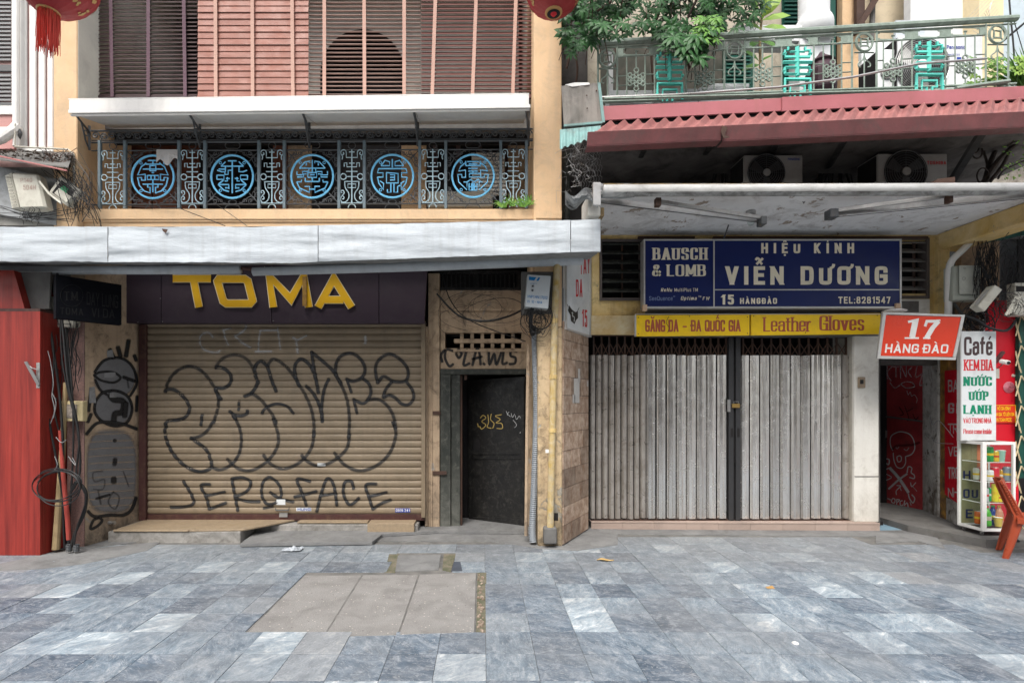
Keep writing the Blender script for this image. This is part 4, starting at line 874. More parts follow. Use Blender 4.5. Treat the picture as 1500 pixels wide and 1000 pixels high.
# dark wooden door frame and the black door, ajar
dr = thing('door', 'black metal door standing ajar with gold scribbles below the cola graffiti', 'door', P(706, 776, Yw))
part(dr, 'frame', MB().pb(645, 541, 660, 775, Yw - .02, .1).pb(661, 545, 674, 775, Yw, .1), M['darkgreenwood'], bevel=.004)
part(dr, 'frame_edge', MB().pb(674, 549, 677, 774, Yw + .03, .1), M['rust'])
part(dr, 'lintel', MB().pb(645, 540, 772, 548, Yw - .03, .12), M['darkgreenwood'], bevel=.004)
hx = Vector((XP(768.5, Yw + .02), Yw + .02, 0)); lx = Vector((XP(686, 6.62), 6.58, 0)); df = wallframe((lx.x, lx.y), (hx.x, hx.y))
dn = df.n; z0, z1 = .07, ZP(556, 6.4)
part(dr, 'leaf', MB().hexa([lx + Vector((0, 0, z0)), hx + Vector((0, 0, z0 - .02)), hx + Vector((0, 0, z1 + .03)), lx + Vector((0, 0, z1))] + [q_ - dn * .04 for q_ in (lx + Vector((0, 0, z0)), hx + Vector((0, 0, z0 - .02)), hx + Vector((0, 0, z1 + .03)), lx + Vector((0, 0, z1)))]), M['black'])
def dbar(a, b_, c, d, t=.012): return MB().slab(df(a, d), df(c, d), df(c, b_), df(a, b_), dn, t)
for q_ in ((687, 562, 693, 766), (763, 560, 768, 776), (693, 562, 763, 569), (693, 757, 763, 769), (693, 659, 763, 665), (693, 670, 763, 672)): part(dr, 'rail', dbar(*q_), M['black'])
part(dr, 'lock_plate', dbar(694, 643, 704, 662, .006), M['dark']); part(dr, 'latch', MB().pb(680, 548, 684, 556, Yw + .02, .03), M['rust'])
gg = MB()
for p in ([(700, 620), (701, 625)], [(704, 612), (708, 608), (712, 612), (706, 617), (712, 622), (706, 628), (703, 624)], [(715, 607), (716, 618), (714, 625), (720, 627)], [(720, 606), (719, 614), (724, 620), (722, 627)], [(735, 607), (726, 609), (733, 614), (727, 619), (735, 620), (736, 627), (728, 627)]): gg.spray(p, 1.3, lambda x, y, d: df(x, y, d + .004))
part(dr, 'gold_scribble', gg, M['spraygold'])
gg = MB()
for p in ([(742, 602), (744, 608)], [(746, 603), (744, 606), (748, 610)], [(749, 605), (751, 611), (754, 606)], [(755, 608), (757, 614), (761, 609), (764, 616)], [(752, 615), (757, 622), (754, 626)], [(763, 618), (766, 624), (762, 634)]): gg.spray(p, .8, lambda x, y, d: df(x, y, d + .004), a=.8)
part(dr, 'white_scribble', gg, M['spraywhite'])
gg = MB(); fw = front(wY)
def fw2(x, y, d): return fw(x, y, d + .003)
for p in ([(664, 514), (654, 512), (652, 524), (658, 536), (664, 533)], [(668, 516), (672, 512), (676, 518), (672, 524), (668, 518)], [(684, 512), (679, 534), (688, 532)], [(692, 535), (698, 512), (702, 516), (704, 534)], [(692, 526), (706, 522)], [(708, 532), (710, 534)], [(716, 515), (717, 534), (724, 518), (727, 534), (735, 514)], [(738, 512), (736, 532), (743, 531)], [(757, 515), (749, 513), (748, 521), (755, 524), (754, 532), (746, 533)], [(652, 512), (646, 520), (648, 530)]): gg.spray(p, 3.8, fw2)
part(hs1, 'cola_graffiti', gg, M['sprayblack'])
# ---- roller shutter
YS = 6.1
sh = thing('roller_shutter', 'tan roller shutter covered in black bubble graffiti under the dark purple board', 'roller shutter', P(412, 760, YS))
zt0, zt1 = ZP(753, YS), ZP(470, YS); NS = 29; ph = (zt1 - zt0) / NS
def prof(f): return .012 * math.sin(math.pi * min(max((f - .12) / .88, 0), 1)) ** .6 if f > .12 else -.007 * math.sin(math.pi * f / .12)
def ysurf(z): return YS - prof(((z - zt0) / ph) % 1)
def shf(px, py, d):
    z = H - (py - VY) / F * YS; return Vector(((px - VX) / F * YS, ysurf(z) - d, z))
xa, xb = XP(212, YS), XP(618, YS); mb = MB(); L = WL[sh.name]
fs = [0, .03, .06, .09, .12, .18, .3, .5, .7, .85, .95, 1]
for i in range(len(fs) - 1):
    za, zb_ = zt0 + ph * fs[i], zt0 + ph * fs[i + 1]; mb.quad((xa, YS - prof(fs[i]), za), (xb, YS - prof(fs[i]), za), (xb, YS - prof(fs[i + 1]), zb_), (xa, YS - prof(fs[i + 1]), zb_))
s0 = part(sh, 'slat', mb, M['slat'])
for k in range(1, NS): c = clone(s0, sh, (0, 0, k * ph)); 
part(sh, 'bottom_bar', MB().pb(205, 753, 622, 762, YS - .015, .03), M['rustbrown'], bevel=.003)
part(sh, 'guide_rail', MB().pb(203, 475, 213, 762, YS - .05, .07), M['rustbrown'], bevel=.003)
part(sh, 'guide_rail', MB().pb(617, 470, 623, 758, YS - .05, .06), M['slat'], bevel=.003)
mb = MB(); mb.tube([P(404, 744, YS - .03), P(404, 747, YS - .05), P(423, 747, YS - .05), P(423, 744, YS - .03)], .008, 5); part(sh, 'handle', mb, M['iron'])
part(sh, 'lock', MB().pb(409, 751, 421, 757, YS - .03, .02), M['metal'])
def g4(x, y): return (220 + x / 6.665, 470 + y / 6.667)
def g5(x, y): return (420 + x / 6.667, 490 + y / 6.667)
def g6(x, y): return (220 + x / 3.66, 600 + y / 3.66)
def A4(*p): return [g4(*q_) for q_ in p]
def A5(*p): return [g5(*q_) for q_ in p]
def A6(*p): return [g6(*q_) for q_ in p]
ST = [
 (A4((150, 695), (170, 670), (240, 672), (320, 730), (372, 800), (388, 870), (345, 940), (270, 965), (190, 972), (155, 1000)) + A6((88, 85), (82, 115), (95, 175), (130, 240), (190, 300), (260, 330), (310, 322), (332, 300), (325, 265), (300, 210), (220, 150)), 5.2, 1),
 (A4((155, 690), (175, 610), (240, 510), (350, 447), (450, 455), (540, 520), (620, 630), (665, 720), (668, 830), (645, 920), (620, 1000)) + A6((340, 60), (310, 110), (270, 140), (222, 155)), 4.8, .82),
 (A4((640, 460), (700, 375), (800, 332), (900, 345), (970, 400), (1010, 470), (1030, 540)), 4.6, .7),
 (A4((640, 455), (700, 455), (760, 490), (795, 545), (780, 615), (720, 655), (650, 655), (652, 700), (700, 765)), 5.2, 1),
 (A4((1060, 610), (1035, 540), (1028, 450), (1080, 392), (1130, 425), (1160, 480), (1190, 580), (1235, 690)), 5.2, 1),
 (A4((1150, 440), (1195, 375), (1260, 392), (1333, 450)) + A5((60, 390), (120, 480), (190, 600), (240, 720), (268, 860), (265, 1000)) + A6((880, 110), (870, 190), (835, 250), (780, 295), (710, 315), (650, 290), (608, 240)), 4.8, .78),
 (A4((1055, 600), (1020, 670), (980, 712), (925, 735)), 5.2, 1),
 (A4((925, 735), (1000, 715), (1080, 765), (1150, 850), (1205, 930), (1235, 1000)) + A6((660, 45), (685, 120), (688, 180), (660, 240), (610, 290), (540, 325), (470, 312), (415, 262)), 4.8, .8),
 (A4((1093, 905), (1125, 855), (1200, 815), (1270, 810), (1333, 830)) + A5((35, 725), (70, 770)), 4.4, .95),
 (A4((780, 880), (820, 912), (890, 925), (945, 905), (955, 872)), 5, 1), (A4((872, 778), (868, 872)), 4.2, 1), (A6((281, 25), (275, 85)), 4.6, 1),
 (A4((800, 895), (845, 960)) + A6((445, 30), (475, 80), (491, 150), (480, 230), (440, 290), (380, 320), (335, 308)), 4.6, .85),
 (A5((125, 505), (88, 400), (85, 300), (140, 240), (210, 278), (265, 365), (295, 470), (312, 570)), 5.2, 1),
 (A5((290, 450), (265, 300), (245, 168)), 4.8, 1),
 (A5((245, 172), (330, 240), (450, 350), (530, 480)), 5, 1),
 (A5((530, 480), (590, 630), (615, 830), (605, 1000)) + A6((1070, 130), (1058, 200), (1020, 245), (960, 285), (900, 300), (840, 272), (812, 240)), 4.8, .8),
 (A5((190, 500), (255, 565), (310, 660), (345, 780), (350, 850)), 5, 1), (A5((348, 850), (345, 700), (368, 540), (415, 430)), 4.8, 1),
 (A5((535, 480), (482, 380), (490, 270), (550, 198), (650, 188), (735, 255), (767, 345), (735, 418), (655, 455), (582, 432)), 5, .95), (A5((590, 440), (635, 565)), 4.2, 1),
 (A5((740, 425), (805, 480), (825, 560), (790, 640), (740, 670), (652, 630)), 4.8, .97), (A5((658, 640), (690, 770)), 4.4, 1),
 (A5((800, 635), (900, 632), (990, 700), (1045, 800), (1065, 920)) + A6((1300, 60), (1318, 130), (1285, 230), (1210, 300), (1120, 325), (1040, 290), (988, 228)), 4.8, .8),
 (A5((890, 475), (868, 340), (900, 250), (1000, 190), (1100, 235), (1175, 320), (1185, 410), (1145, 458), (1040, 455), (950, 408), (892, 468)), 4.8, .95),
 (A5((1030, 460), (972, 530), (945, 612), (1000, 590), (1060, 615), (1120, 672), (1190, 682), (1240, 620), (1228, 540), (1172, 462)), 4.8, .95),
 (A6((180, 380), (225, 455), (235, 500), (190, 517), (112, 520)), 4.6, 1), (A6((325, 398), (275, 405), (305, 470), (320, 530)), 4.6, 1), (A6((320, 530), (410, 497)), 4.6, 1), (A6((305, 458), (405, 438)), 4.2, 1),
 (A6((473, 540), (455, 450), (440, 370)), 4.6, 1), (A6((440, 368), (500, 362), (542, 388), (520, 435), (462, 467), (520, 487), (590, 490)), 4.6, 1),
 (A6((645, 358), (690, 395), (705, 455), (670, 498), (625, 500), (600, 450), (608, 385), (640, 358)), 4.4, 1), (A6((645, 440), (700, 475), (770, 492)), 4.6, 1), (A6((610, 525), (660, 515)), 4.2, .9),
 (A6((860, 382), (790, 370), (815, 440), (840, 512)), 4.6, 1), (A6((775, 465), (830, 452), (895, 435)), 4.6, 1),
 (A6((895, 545), (918, 450), (950, 368), (985, 400), (1003, 512)), 4.6, 1), (A6((910, 460), (1000, 445)), 4, 1),
 (A6((1092, 422), (1080, 382), (1045, 388), (1038, 450), (1072, 507), (1122, 470)), 4.6, 1), (A6((1215, 395), (1158, 402), (1175, 470), (1195, 530)), 4.6, 1), (A6((1195, 530), (1240, 500), (1292, 480)), 4.6, 1), (A6((1180, 462), (1270, 440)), 4.4, 1)]
gg = MB()
for i, (p, wd, a) in enumerate(ST): gg.spray(p, wd, shf, d=.0022 + .00012 * i, a=a, n=7)
part(sh, 'black_graffiti', gg, M['sprayblack'])
gg = MB()
for i, (p, wd) in enumerate(((A4((620, 160), (575, 118), (510, 130), (488, 200), (530, 280), (640, 310), (690, 288)), 3.6), (A4((720, 80), (738, 170), (770, 240)), 3.6), (A4((715, 95), (790, 70)), 3), (A4((940, 45), (920, 95), (832, 150)), 4), (A4((832, 150), (900, 210), (985, 262)), 4), (A4((1080, 90), (1065, 180), (1060, 300)), 3), (A4((1080, 95), (1240, 92)), 3.4), (A4((1030, 300), (1190, 298)), 3.6), (A4((1245, 60), (1262, 180), (1275, 280)), 3), (A5((60, 30), (95, 60), (110, 180)), 4), (A5((95, 60), (200, 10)), 3), (A5((770, 10), (770, 90)), 5))): gg.spray(p, wd, shf, d=.0012 + .00008 * i, a=.42, n=7)
part(sh, 'white_graffiti', gg, M['spraywhite'])
stick = MB(); 
def stk(px0, py0, px1, py1, m, nm='sticker', f=front(YS - .0135)): return part(sh, nm, MB().quad(f(px0, py1, .001), f(px1, py1, .001), f(px1, py0, .001), f(px0, py0, .001)), m)
stk(405, 731, 418, 739, M['signwhite']); stk(434, 743, 456, 748, M['signwhite']); stk(579, 744, 601, 750, M['navyletter']); stk(446, 620, 457, 623, M['slat']); stk(465, 678, 477, 682, M['signwhite'])
tb2 = MB(); text(tb2, 'HUNG', 436, 455, 747.5, 743.5, lambda x, y, d: front(YS - .0155)(x, y, d)); part(sh, 'sticker_print', tb2, M['navyletter'])
tb2 = MB(); text(tb2, '0919.241', 580, 600, 749, 745, lambda x, y, d: front(YS - .0155)(x, y, d)); part(sh, 'sticker_print', tb2, M['whiteletter'])
# graffiti of stacked grey balls on the return wall
gf = wallframe((xg0, YC - .015), (xg1, 6.12))
def g7(*p): return [(110 + x / 3.12, 470 + y / 3.125) for x, y in p]
blob = MB(); blob.at = []
def disc(cx, cy, rx, ry, d, n=26, sq=1):
    b = len(blob.v); blob.v.append(gf(cx, cy, d)); blob.at.append(1)
    for rr, al in ((.9, 1), (1.03, 0)):
        for i in range(n):
            t = 2 * math.pi * i / n; c_, s2 = math.cos(t), math.sin(t); c_ = math.copysign(abs(c_) ** sq, c_); s2 = math.copysign(abs(s2) ** sq, s2)
            blob.v.append(gf(cx + rx * rr * c_, cy + ry * rr * s2, d)); blob.at.append(al)
    for i in range(n): j = (i + 1) % n; blob.f.append((b, b + 1 + i, b + 1 + j)); blob.f.append((b + 1 + i, b + 1 + n + i, b + 1 + n + j, b + 1 + j))
disc(168, 553, 31, 31, .002); disc(166, 597, 28, 27, .0026); disc(163, 690, 37, 62, .0032, 30, .6)
part(hs1, 'grey_ball_graffiti', blob, M['spraygrey'])
gg = MB(); i = 0
for p, wd in (([(138, 545), (152, 528), (175, 524), (193, 536), (200, 560), (190, 580)], 3), ([(137, 550), (146, 545), (165, 545), (176, 553), (166, 560), (148, 557), (137, 549)], 2.6), ([(139, 556), (146, 570), (156, 578)], 2.6), ([(180, 552), (197, 558)], 3.6), ([(186, 556), (188, 568)], 2.2), ([(160, 512), (166, 524)], 5), ([(172, 508), (176, 522)], 5), ([(188, 498), (184, 522)], 5), ([(196, 520), (199, 528)], 4),
    ([(140, 585), (138, 602), (148, 616), (168, 624), (186, 618), (193, 598), (186, 580), (168, 572), (150, 575), (140, 586)], 3.2), ([(160, 578), (166, 585), (180, 588), (178, 603), (168, 606), (166, 618)], 6.5), ([(184, 590), (182, 610)], 6), ([(126, 636), (138, 622), (150, 618), (176, 620), (200, 628)], 3.6),
    ([(128, 748), (138, 756), (160, 754), (180, 754), (192, 746), (199, 728)], 3.6), ([(144, 758), (136, 762), (132, 774), (142, 770), (149, 762), (144, 757)], 3), ([(129, 602), (133, 570)], 4), ([(133, 606), (128, 618)], 4), ([(200, 580), (199, 602)], 3.4), ([(168, 644), (167, 646)], 4), ([(168, 672), (167, 680)], 5), ([(166, 700), (166, 706)], 6),
    ([(150, 690), (136, 692), (138, 705), (152, 702), (150, 716), (136, 716)], 1.6), ([(140, 730), (160, 724)], 2.6), ([(143, 718), (147, 738)], 2), ([(165, 720), (158, 735), (168, 745), (174, 728), (165, 720)], 1.8), ([(180, 690), (188, 712)], 1.6)):
    gg.spray(p, wd * 1.35, gf, d=.0045 + .0001 * i, a=1 if wd > 2.2 else .5); i += 1
part(hs1, 'ball_outline_graffiti', gg, M['sprayblack'])
stp = MB()
for k in range(11): y = 637 + k * 10.5; stp.spray([(130, y), (150, y - 1.5), (196, y - 3)], 1.6, gf, d=.0042, a=.4)
part(hs1, 'wall_strip', stp, spraymat('cream_show_through', (.5, .36, .22)))
for (a, b_, c, d) in ((156, 512, 166, 523), (152, 545, 170, 553), (130, 566, 140, 590), (160, 574, 170, 582)): part(hs1, 'torn_poster', MB().slab(gf(a, d, .0068), gf(c, d, .0068), gf(c - 2, b_, .0068), gf(a, b_ + 1, .0068), gf.n, .0006), flat('torn_paper_%d' % a, (.28, .28, .28), .9, dirt=.7))
# wall tap
mb = MB().lathe(gf(160, 765, 0), [(.022, 0), (.022, .03), (.012, .03), (.012, .06), (.02, .06), (.02, .075), (.006, .075)], 10, gf.n); solo('water_tap', mb, M['metal'], 'small round tap stub low on the graffitied wall beside the step', 'tap')
# ---- TOMA sign board
YB = 5.93
bd = thing('shop_sign', 'dark purple shop board with raised gold letters above the roller shutter', 'sign', P(395, 473, YB))
xs = [100, 236, 398, 555, 628]
for k in range(4):
    a, b_ = xs[k] + (0.4 if k else 0), xs[k + 1] - .4
    part(bd, 'panel', MB().prism([P(a, 360, YB), P(b_, 360, YB), P(b_ + (-6 if k == 3 else 0), 473 + k * .3, YB), P(a, 473, YB)], (0, .04, 0)), M['purple'], bevel=.002)
part(bd, 'under_tray', MB().box(XP(178, YB), XP(622, YB), YB + .041, 6.12, ZP(472, YB), ZP(470, YB)), M['purple'])
for c in ((238, 471), (235, 437), (202, 472), (400, 470)): part(bd, 'screw', MB().lathe(P(*c, YB), [(.006, 0), (.004, .004)], 6, (0, -1, 0)), M['metal'])
def letter(strokes, wd):
    for (mt_, w2, d) in ((M['goldrim'], wd + 1.8, .028), (M['gold'], wd, .034)):
        mb = MB()
        for i, st2 in enumerate(strokes): mb.ribbon([Vector(p) for p in st2], w2, w2, lambda u, v, dd: P(u, v, YB - dd), d + .0004 * i, .03)
        yield mb, mt_
LT = {'T': [[(253, 408), (309, 408)], [(283, 413), (291, 450)]],
      'O': [[(321, 408.5), (358, 408.5), (363, 412), (370, 440), (366, 444.5), (332, 444.5), (327, 441), (318.5, 412), (321, 408.5)]],
      'M': [[(402, 450), (396, 403), (426, 436), (446, 403), (451, 450)]], 'A': [[(466, 450), (489, 408), (515, 450)], [(476, 439), (503, 439)]]}
LT['T'] = [[(253, 408), (309, 408)], [(284, 412), (291.5, 450)]]
LT['M'] = [[(400.5, 450), (394, 404), (426, 438), (445, 404), (452.5, 450)]]
for ch, sts in LT.items():
    e = None
    for mb, mt_ in letter(sts, 10.2 if ch != 'O' else 10.5):
        if e is None: e = part(bd, 'letter', mb, mt_)
        else: part(e, 'letter_face', MB() if False else mb, mt_)
part(bd, 'loose_strap', MB().pb(443, 405, 449, 448, YB - .06, .01), mat('rusty_tape', (.4, .22, .04), (.2, .12, .04), sc=20))
# ---- dark side sign with faint lettering
sA, sB = Vector((XP(82, 4.98), 4.98, 0)), Vector((XP(178, 5.42), 5.42, 0)); sf = wallframe((sA.x, sA.y), (sB.x, sB.y))
ds = thing('projecting_sign', 'dark side sign with faint round emblem left of the purple board', 'sign', sA)
nn = sf.n; zA0, zA1 = ZP(466, 4.98), ZP(402, 4.98)
part(ds, 'box', MB().hexa([Vector((sA.x, sA.y, zA0)), Vector((sB.x, sB.y, zA0)), Vector((sB.x, sB.y, zA1)), Vector((sA.x, sA.y, zA1))] + [Vector((q_.x, q_.y, z)) - nn * .08 for q_, z in ((sA, zA0), (sB, zA0), (sB, zA1), (sA, zA1))]), mat('matt_black_sign', (.004, .0045, .007), (.0035, .004, .006), rough=.8, spec=.1, bump=0, grain=.03))
faint = flat('faint_grey_lettering', (.0066, .0066, .007), .8, dirt=0)
tbm = MB(); text(tbm, 'TM', 94, 114, 440, 427, lambda x, y, d: sf(x, y, d), wv=.16, wh=.1, serif=.1); text(tbm, 'DAY LUNG', 127, 173, 446, 427, lambda x, y, d: sf(x, y + (x - 127) * .12, d), wv=.14, wh=.12)
text(tbm, 'TOMA', 88, 122, 460, 450, lambda x, y, d: sf(x, y + (x - 88) * .06, d), wv=.14, wh=.12); text(tbm, 'VI DA', 134, 168, 464, 451, lambda x, y, d: sf(x, y + (x - 134) * .06, d), wv=.16, wh=.13)
part(ds, 'lettering', tbm, faint)
tbm = MB(); tbm.tube([sf(105 + 16.5 * math.cos(t), 433 + 16 * math.sin(t), .003) for t in [i * .26 for i in range(24)]], .0022, 4, True); part(ds, 'emblem_ring', tbm, faint)
# ---- grey cloth awning (retracted) with its roller
aw = thing('awning', 'long pale grey cloth awning across the front of the peach house', 'awning', P(440, 400, 5.0))
YA = 4.86
def aye(px):  # top and bottom edge of the valance
    return (332 - max(0, px - 380) / 500 * 11, 382.5 + min(px, 420) / 420 * 2.5 - max(0, px - 420) / 460 * 17)
segs = [-160, 158, 466, 836, 880]
for k in range(4):
    a, b_ = segs[k] + .5, segs[k + 1] - .5
    def fn(s, t, a=a, b_=b_):
        px = a + (b_ - a) * s; y0, y1 = aye(px); y = y0 + (y1 - y0) * t
        wr = .016 * noise.noise(Vector((px * .009, y * .06, k))) + .005 * noise.noise(Vector((px * .03, y * .2, 9 + k))) + .0018 * noise.noise(Vector((px * .02, y * .5, 5))) + (.02 * math.sin(t * 2.8) * (1 if k == 3 else .3))
        return P(px, y + 1.6 * noise.noise(Vector((px * .015, t * 2, 3))) + .7 * noise.noise(Vector((px * .08, t, 7))), YA - wr - .01)
    mb = MB().sheet(fn, 70 if k < 3 else 14, 20); mb.sm = True; part(aw, 'valance', mb, M['awning'])
part(aw, 'tear', MB().poly([P(237, 335, YA - .03), P(246, 336, YA - .03), P(243, 342, YA - .03), P(239, 339, YA - .03)]), M['rust'])
# top and underside cloth back to the wall and the roller
def und(s, t):
    px = -160 + (880 + 160) * s; y0, y1 = aye(px); f_ = P(px, y1 - .5, YA + .005); b2 = Vector((f_.x, 5.42, ZP(388 - (px > 420) * (px - 420) / 460 * 8, 5.42))); q_ = f_.lerp(b2, t); q_.z -= .012 * math.sin(px * .05) * math.sin(t * 3.1); return q_
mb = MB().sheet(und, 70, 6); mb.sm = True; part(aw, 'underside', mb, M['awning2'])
part(aw, 'top_sheet', MB().sheet(lambda s, t: (lambda p: Vector((p.x, YA + t * .58, p.z + t * .03)))(P(-160 + 1040 * s, aye(-160 + 1040 * s)[0], YA)), 20, 2), M['awning'])
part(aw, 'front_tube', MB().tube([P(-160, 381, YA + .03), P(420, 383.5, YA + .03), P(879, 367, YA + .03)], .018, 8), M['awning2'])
part(aw, 'end_cloth', MB().poly([P(880, 320.5, YA), P(880, 367, YA), Vector((XP(880, YA), 5.42, ZP(380, 5.42))), Vector((XP(880, YA), 5.42, ZP(320.5, YA) + .03))]), M['awning'])
xr = XP(880, YA)
rp = [Vector((XP(-160, 5.4), 5.4, ZP(396.5, 5.4))), Vector((XP(352, 5.4), 5.4, ZP(395, 5.4)))]
mb = MB().tube(rp, .047, 12); mb.sm = True; part(aw, 'roller', mb, M['awning'])
mb = MB().tube([Vector((XP(371, 5.4), 5.4, ZP(398, 5.4))), Vector((XP(600, 5.4), 5.4, ZP(391, 5.4))), Vector((XP(853, 5.4), 5.4, ZP(380, 5.4)))], [.045, .05, .06], 12); mb.sm = True; part(aw, 'roller', mb, M['awning'])
part(aw, 'roller_joint', MB().tube([Vector((XP(354, 5.4), 5.4, ZP(393, 5.4))), Vector((XP(372, 5.4), 5.4, ZP(394, 5.4)))], .02, 8), M['rustbrown'])
# ============================================================ FAR LEFT HOUSE and cables
hs0 = thing('town_house', 'white and pink pilastered house front at the far left edge', 'house', (-5, 5.6, 0))
YL = 5.52
part(hs0, 'wall', MB().box(-6.6, XP(78, YL) - .002, YL + .03, 6.3, ZP(330, YL), 7.6), mat('pink_wall', (.55, .36, .33), (.48, .3, .28), rough=.8, dirt=.3))
mb = MB(); 
for a, b_ in ((26, 38), (42, 52), (55.5, 65), (68.5, 77.5)): part(hs0, 'pilaster_flute', MB().pb(a, -110, b_, 216, YL, .029), M['white'], bevel=.008)
part(hs0, 'pilaster_foot', MB().pb(24, 216, 78, 222, YL - .015, .05), M['white'], bevel=.004)
part(hs0, 'cornice', MB().pb(-40, 163, 21, 167, YL - .03, .06).pb(-40, 186, 21, 192, YL - .02, .05), M['white'])
part(hs0, 'moulding', MB().pb(-40, 167, 21, 186, YL - .01, .04).pb(-40, 192, 21, 218, YL + .01, .02), mat('rose_moulding', (.5, .27, .25), (.42, .22, .2), rough=.7))
wn = thing('shuttered_window', 'dark louvred window shutter at the upper left corner', 'shutter', P(5, 160, YL))
part(wn, 'frame', MB().pb(-40, 155, 20, 163, YL - .01, .04).pb(17, -110, 21, 155, YL - .012, .03), M['white'])
part(wn, 'stile', MB().pb(-40, -110, 16.5, -2, YL + .0, .025).pb(-40, 95, 16.5, 104, YL + .001, .024).pb(-40, 150, 16.5, 154.5, YL + .001, .024), flat('grey_shutter', (.13, .13, .13), .6))
for k in range(26):
    y = 2 + k * 5.9
    if 90 < y < 103 or y > 147: continue
    part(wn, 'louvre_slat', MB().slab(P(-40, y + 4.2, YL + .004), P(16, y + 4.2, YL + .004), P(16, y, YL + .024), P(-40, y, YL + .024), (0, 0, 1), .004), flat('grey_slat', (.2, .2, .2), .6) if k == 0 else bpy.data.materials['grey_slat'])
dp = thing('downpipe', 'white rain pipe beside the fluted pilaster with an elbow to the left', 'pipe', P(25, 216, YL - .06))
part(dp, 'pipe', MB().tube([P(24, -110, YL - .06), P(24, 215, YL - .06)], .032, 10), M['white'])
part(dp, 'elbow', MB().tube([P(-40, 218, YL - .16), P(2, 203, YL - .12), P(20, 191, YL - .08), P(26, 185, YL - .05)], .05, 10), M['white']); part(dp, 'collar', MB().tube([P(24, 182, YL - .07), P(30, 196, YL - .06), P(26, 205, YL - .05)], .02, 6), M['iron'])
part(dp, 'thin_pipe', MB().tube([P(22, 181, YL - .1), P(22, 215, YL - .1), P(100, 219, YL - .1), P(108, 226, YL - .1), P(109, 280, YL - .1)], .009, 6), M['plasticbox'])
# little debris covered canopy
cp = thing('canopy', 'small sagging metal canopy littered with dry leaves at the far left', 'canopy', P(50, 240, 5.3))
part(cp, 'sheet', MB().slab(P(-50, 230, 5.2), P(100, 246, 5.1), P(108, 224, 5.45), P(-50, 222, 5.5), (0, 0, 1), .012), M['concrete'])
part(cp, 'pink_edge', MB().tube([P(-50, 214, 5.12), P(0, 229, 5.1), P(98, 250, 5.06)], .008, 5), flat('pink_paint_edge', (.5, .2, .19), .6))
db = MB(); db.at = []
for k in range(420):
    px = U(-30, 110); t = R(); c = P(px, 226 + (px > 40) * (px - 40) * .12 + U(-4, 10), 5.2 + .2 * t) + Vector((0, 0, .02)); a = U(0, 6.28); r = U(.012, .03); d1 = Vector((math.cos(a), math.sin(a), U(-.5, .5))) * r; d2 = Vector((-math.sin(a), math.cos(a), U(-.5, .5))) * r * .4; db.quad(c - d1, c - d2, c + d1, c + d2)
db.at = None; q_ = part(cp, 'debris', db, mat('dry_litter', (.2, .15, .11), (.07, .06, .05), sc=30, rough=.9, bump=0), kind='stuff')
tw = MB()
for k in range(26): p = P(U(60, 112), U(225, 245), 5.2); a = U(-2.9, -.4); tw.tube([p, p + Vector((math.cos(a), U(-.3, .3), -math.sin(a) * .5)) * U(.08, .2)], .003, 3)
part(cp, 'twigs', tw, M['rust'], kind='stuff')
part(hs0, 'ledge', MB().pb(-60, 245, 106, 330, 5.5, .04), mat('grimy_grey_render', (.36, .35, .31), (.25, .24, .22), sc=2.5, rough=.9, dirt=.5)); 
part(hs0, 'grey_sheet', MB().prism([P(-40, 236, 5.44), P(82, 262, 5.44), P(82, 330, 5.44), P(-40, 306, 5.44)], (0, .01, 0)), flat('galvanised_sheet', (.32, .33, .33), .5, .3, dirt=.5))
# meter boxes
bx = thing('junction_box', 'large cream cable box marked P140 under the debris canopy', 'cable box', P(38, 305, 5.2))
def skewbox(parent, name, pts, Y, dep, m, bevel=.006): return part(parent, name, MB().prism([P(x, y, Y) for x, y in pts], (0, dep, 0)), m, bevel=bevel)
skewbox(bx, 'body', [(7, 257), (17, 252), (28, 304), (17, 306)], 5.3, .1, M['plasticbox']); skewbox(bx, 'lid', [(15, 252), (55, 254), (67, 305), (28, 306)], 5.26, .12, M['plasticbox'], .02)
for k in range(11): part(bx, 'rib', MB().tube([P(8 + k, 258 + k * 4.3, 5.29), P(14 + k, 257 + k * 4.3, 5.27)], .006, 4), M['plasticbox'])
tbm = MB(); text(tbm, 'P140', 30, 47, 267, 261, lambda x, y, d: P(x, y, 5.258 - d), wv=.12, wh=.12); text(tbm, '509H', 34, 52, 278, 271, lambda x, y, d: P(x, y, 5.258 - d), wv=.12, wh=.12) if False else text(tbm, '504H', 34, 52, 278, 271, lambda x, y, d: P(x, y, 5.258 - d), wv=.12, wh=.12)
part(bx, 'marking', tbm, flat('faded_red_marking', (.4, .28, .24), .7))
bx = thing('junction_box', 'open tilted cable box showing a green circuit beside a cream lid', 'cable box', P(95, 298, 5.2))
skewbox(bx, 'case', [(70, 282), (88, 257), (118, 279), (98, 302)], 5.25, .08, M['plasticbox'], .01)
skewbox(bx, 'cavity', [(76, 282), (90, 264), (110, 279), (97, 296)], 5.247, .006, M['dark'], 0)
skewbox(bx, 'circuit', [(88, 276), (93, 272), (100, 277), (97, 284)], 5.235, .01, flat('circuit_green', (.02, .3, .12), .5), 0); skewbox(bx, 'cover', [(79, 283), (86, 275), (104, 288), (97, 297)], 5.23, .02, M['plasticbox'], .003)
part(bx, 'lid_arm', MB().tube([P(58, 266, 5.22), P(72, 284, 5.22), P(90, 298, 5.2)], .012, 5), M['plasticbox'])
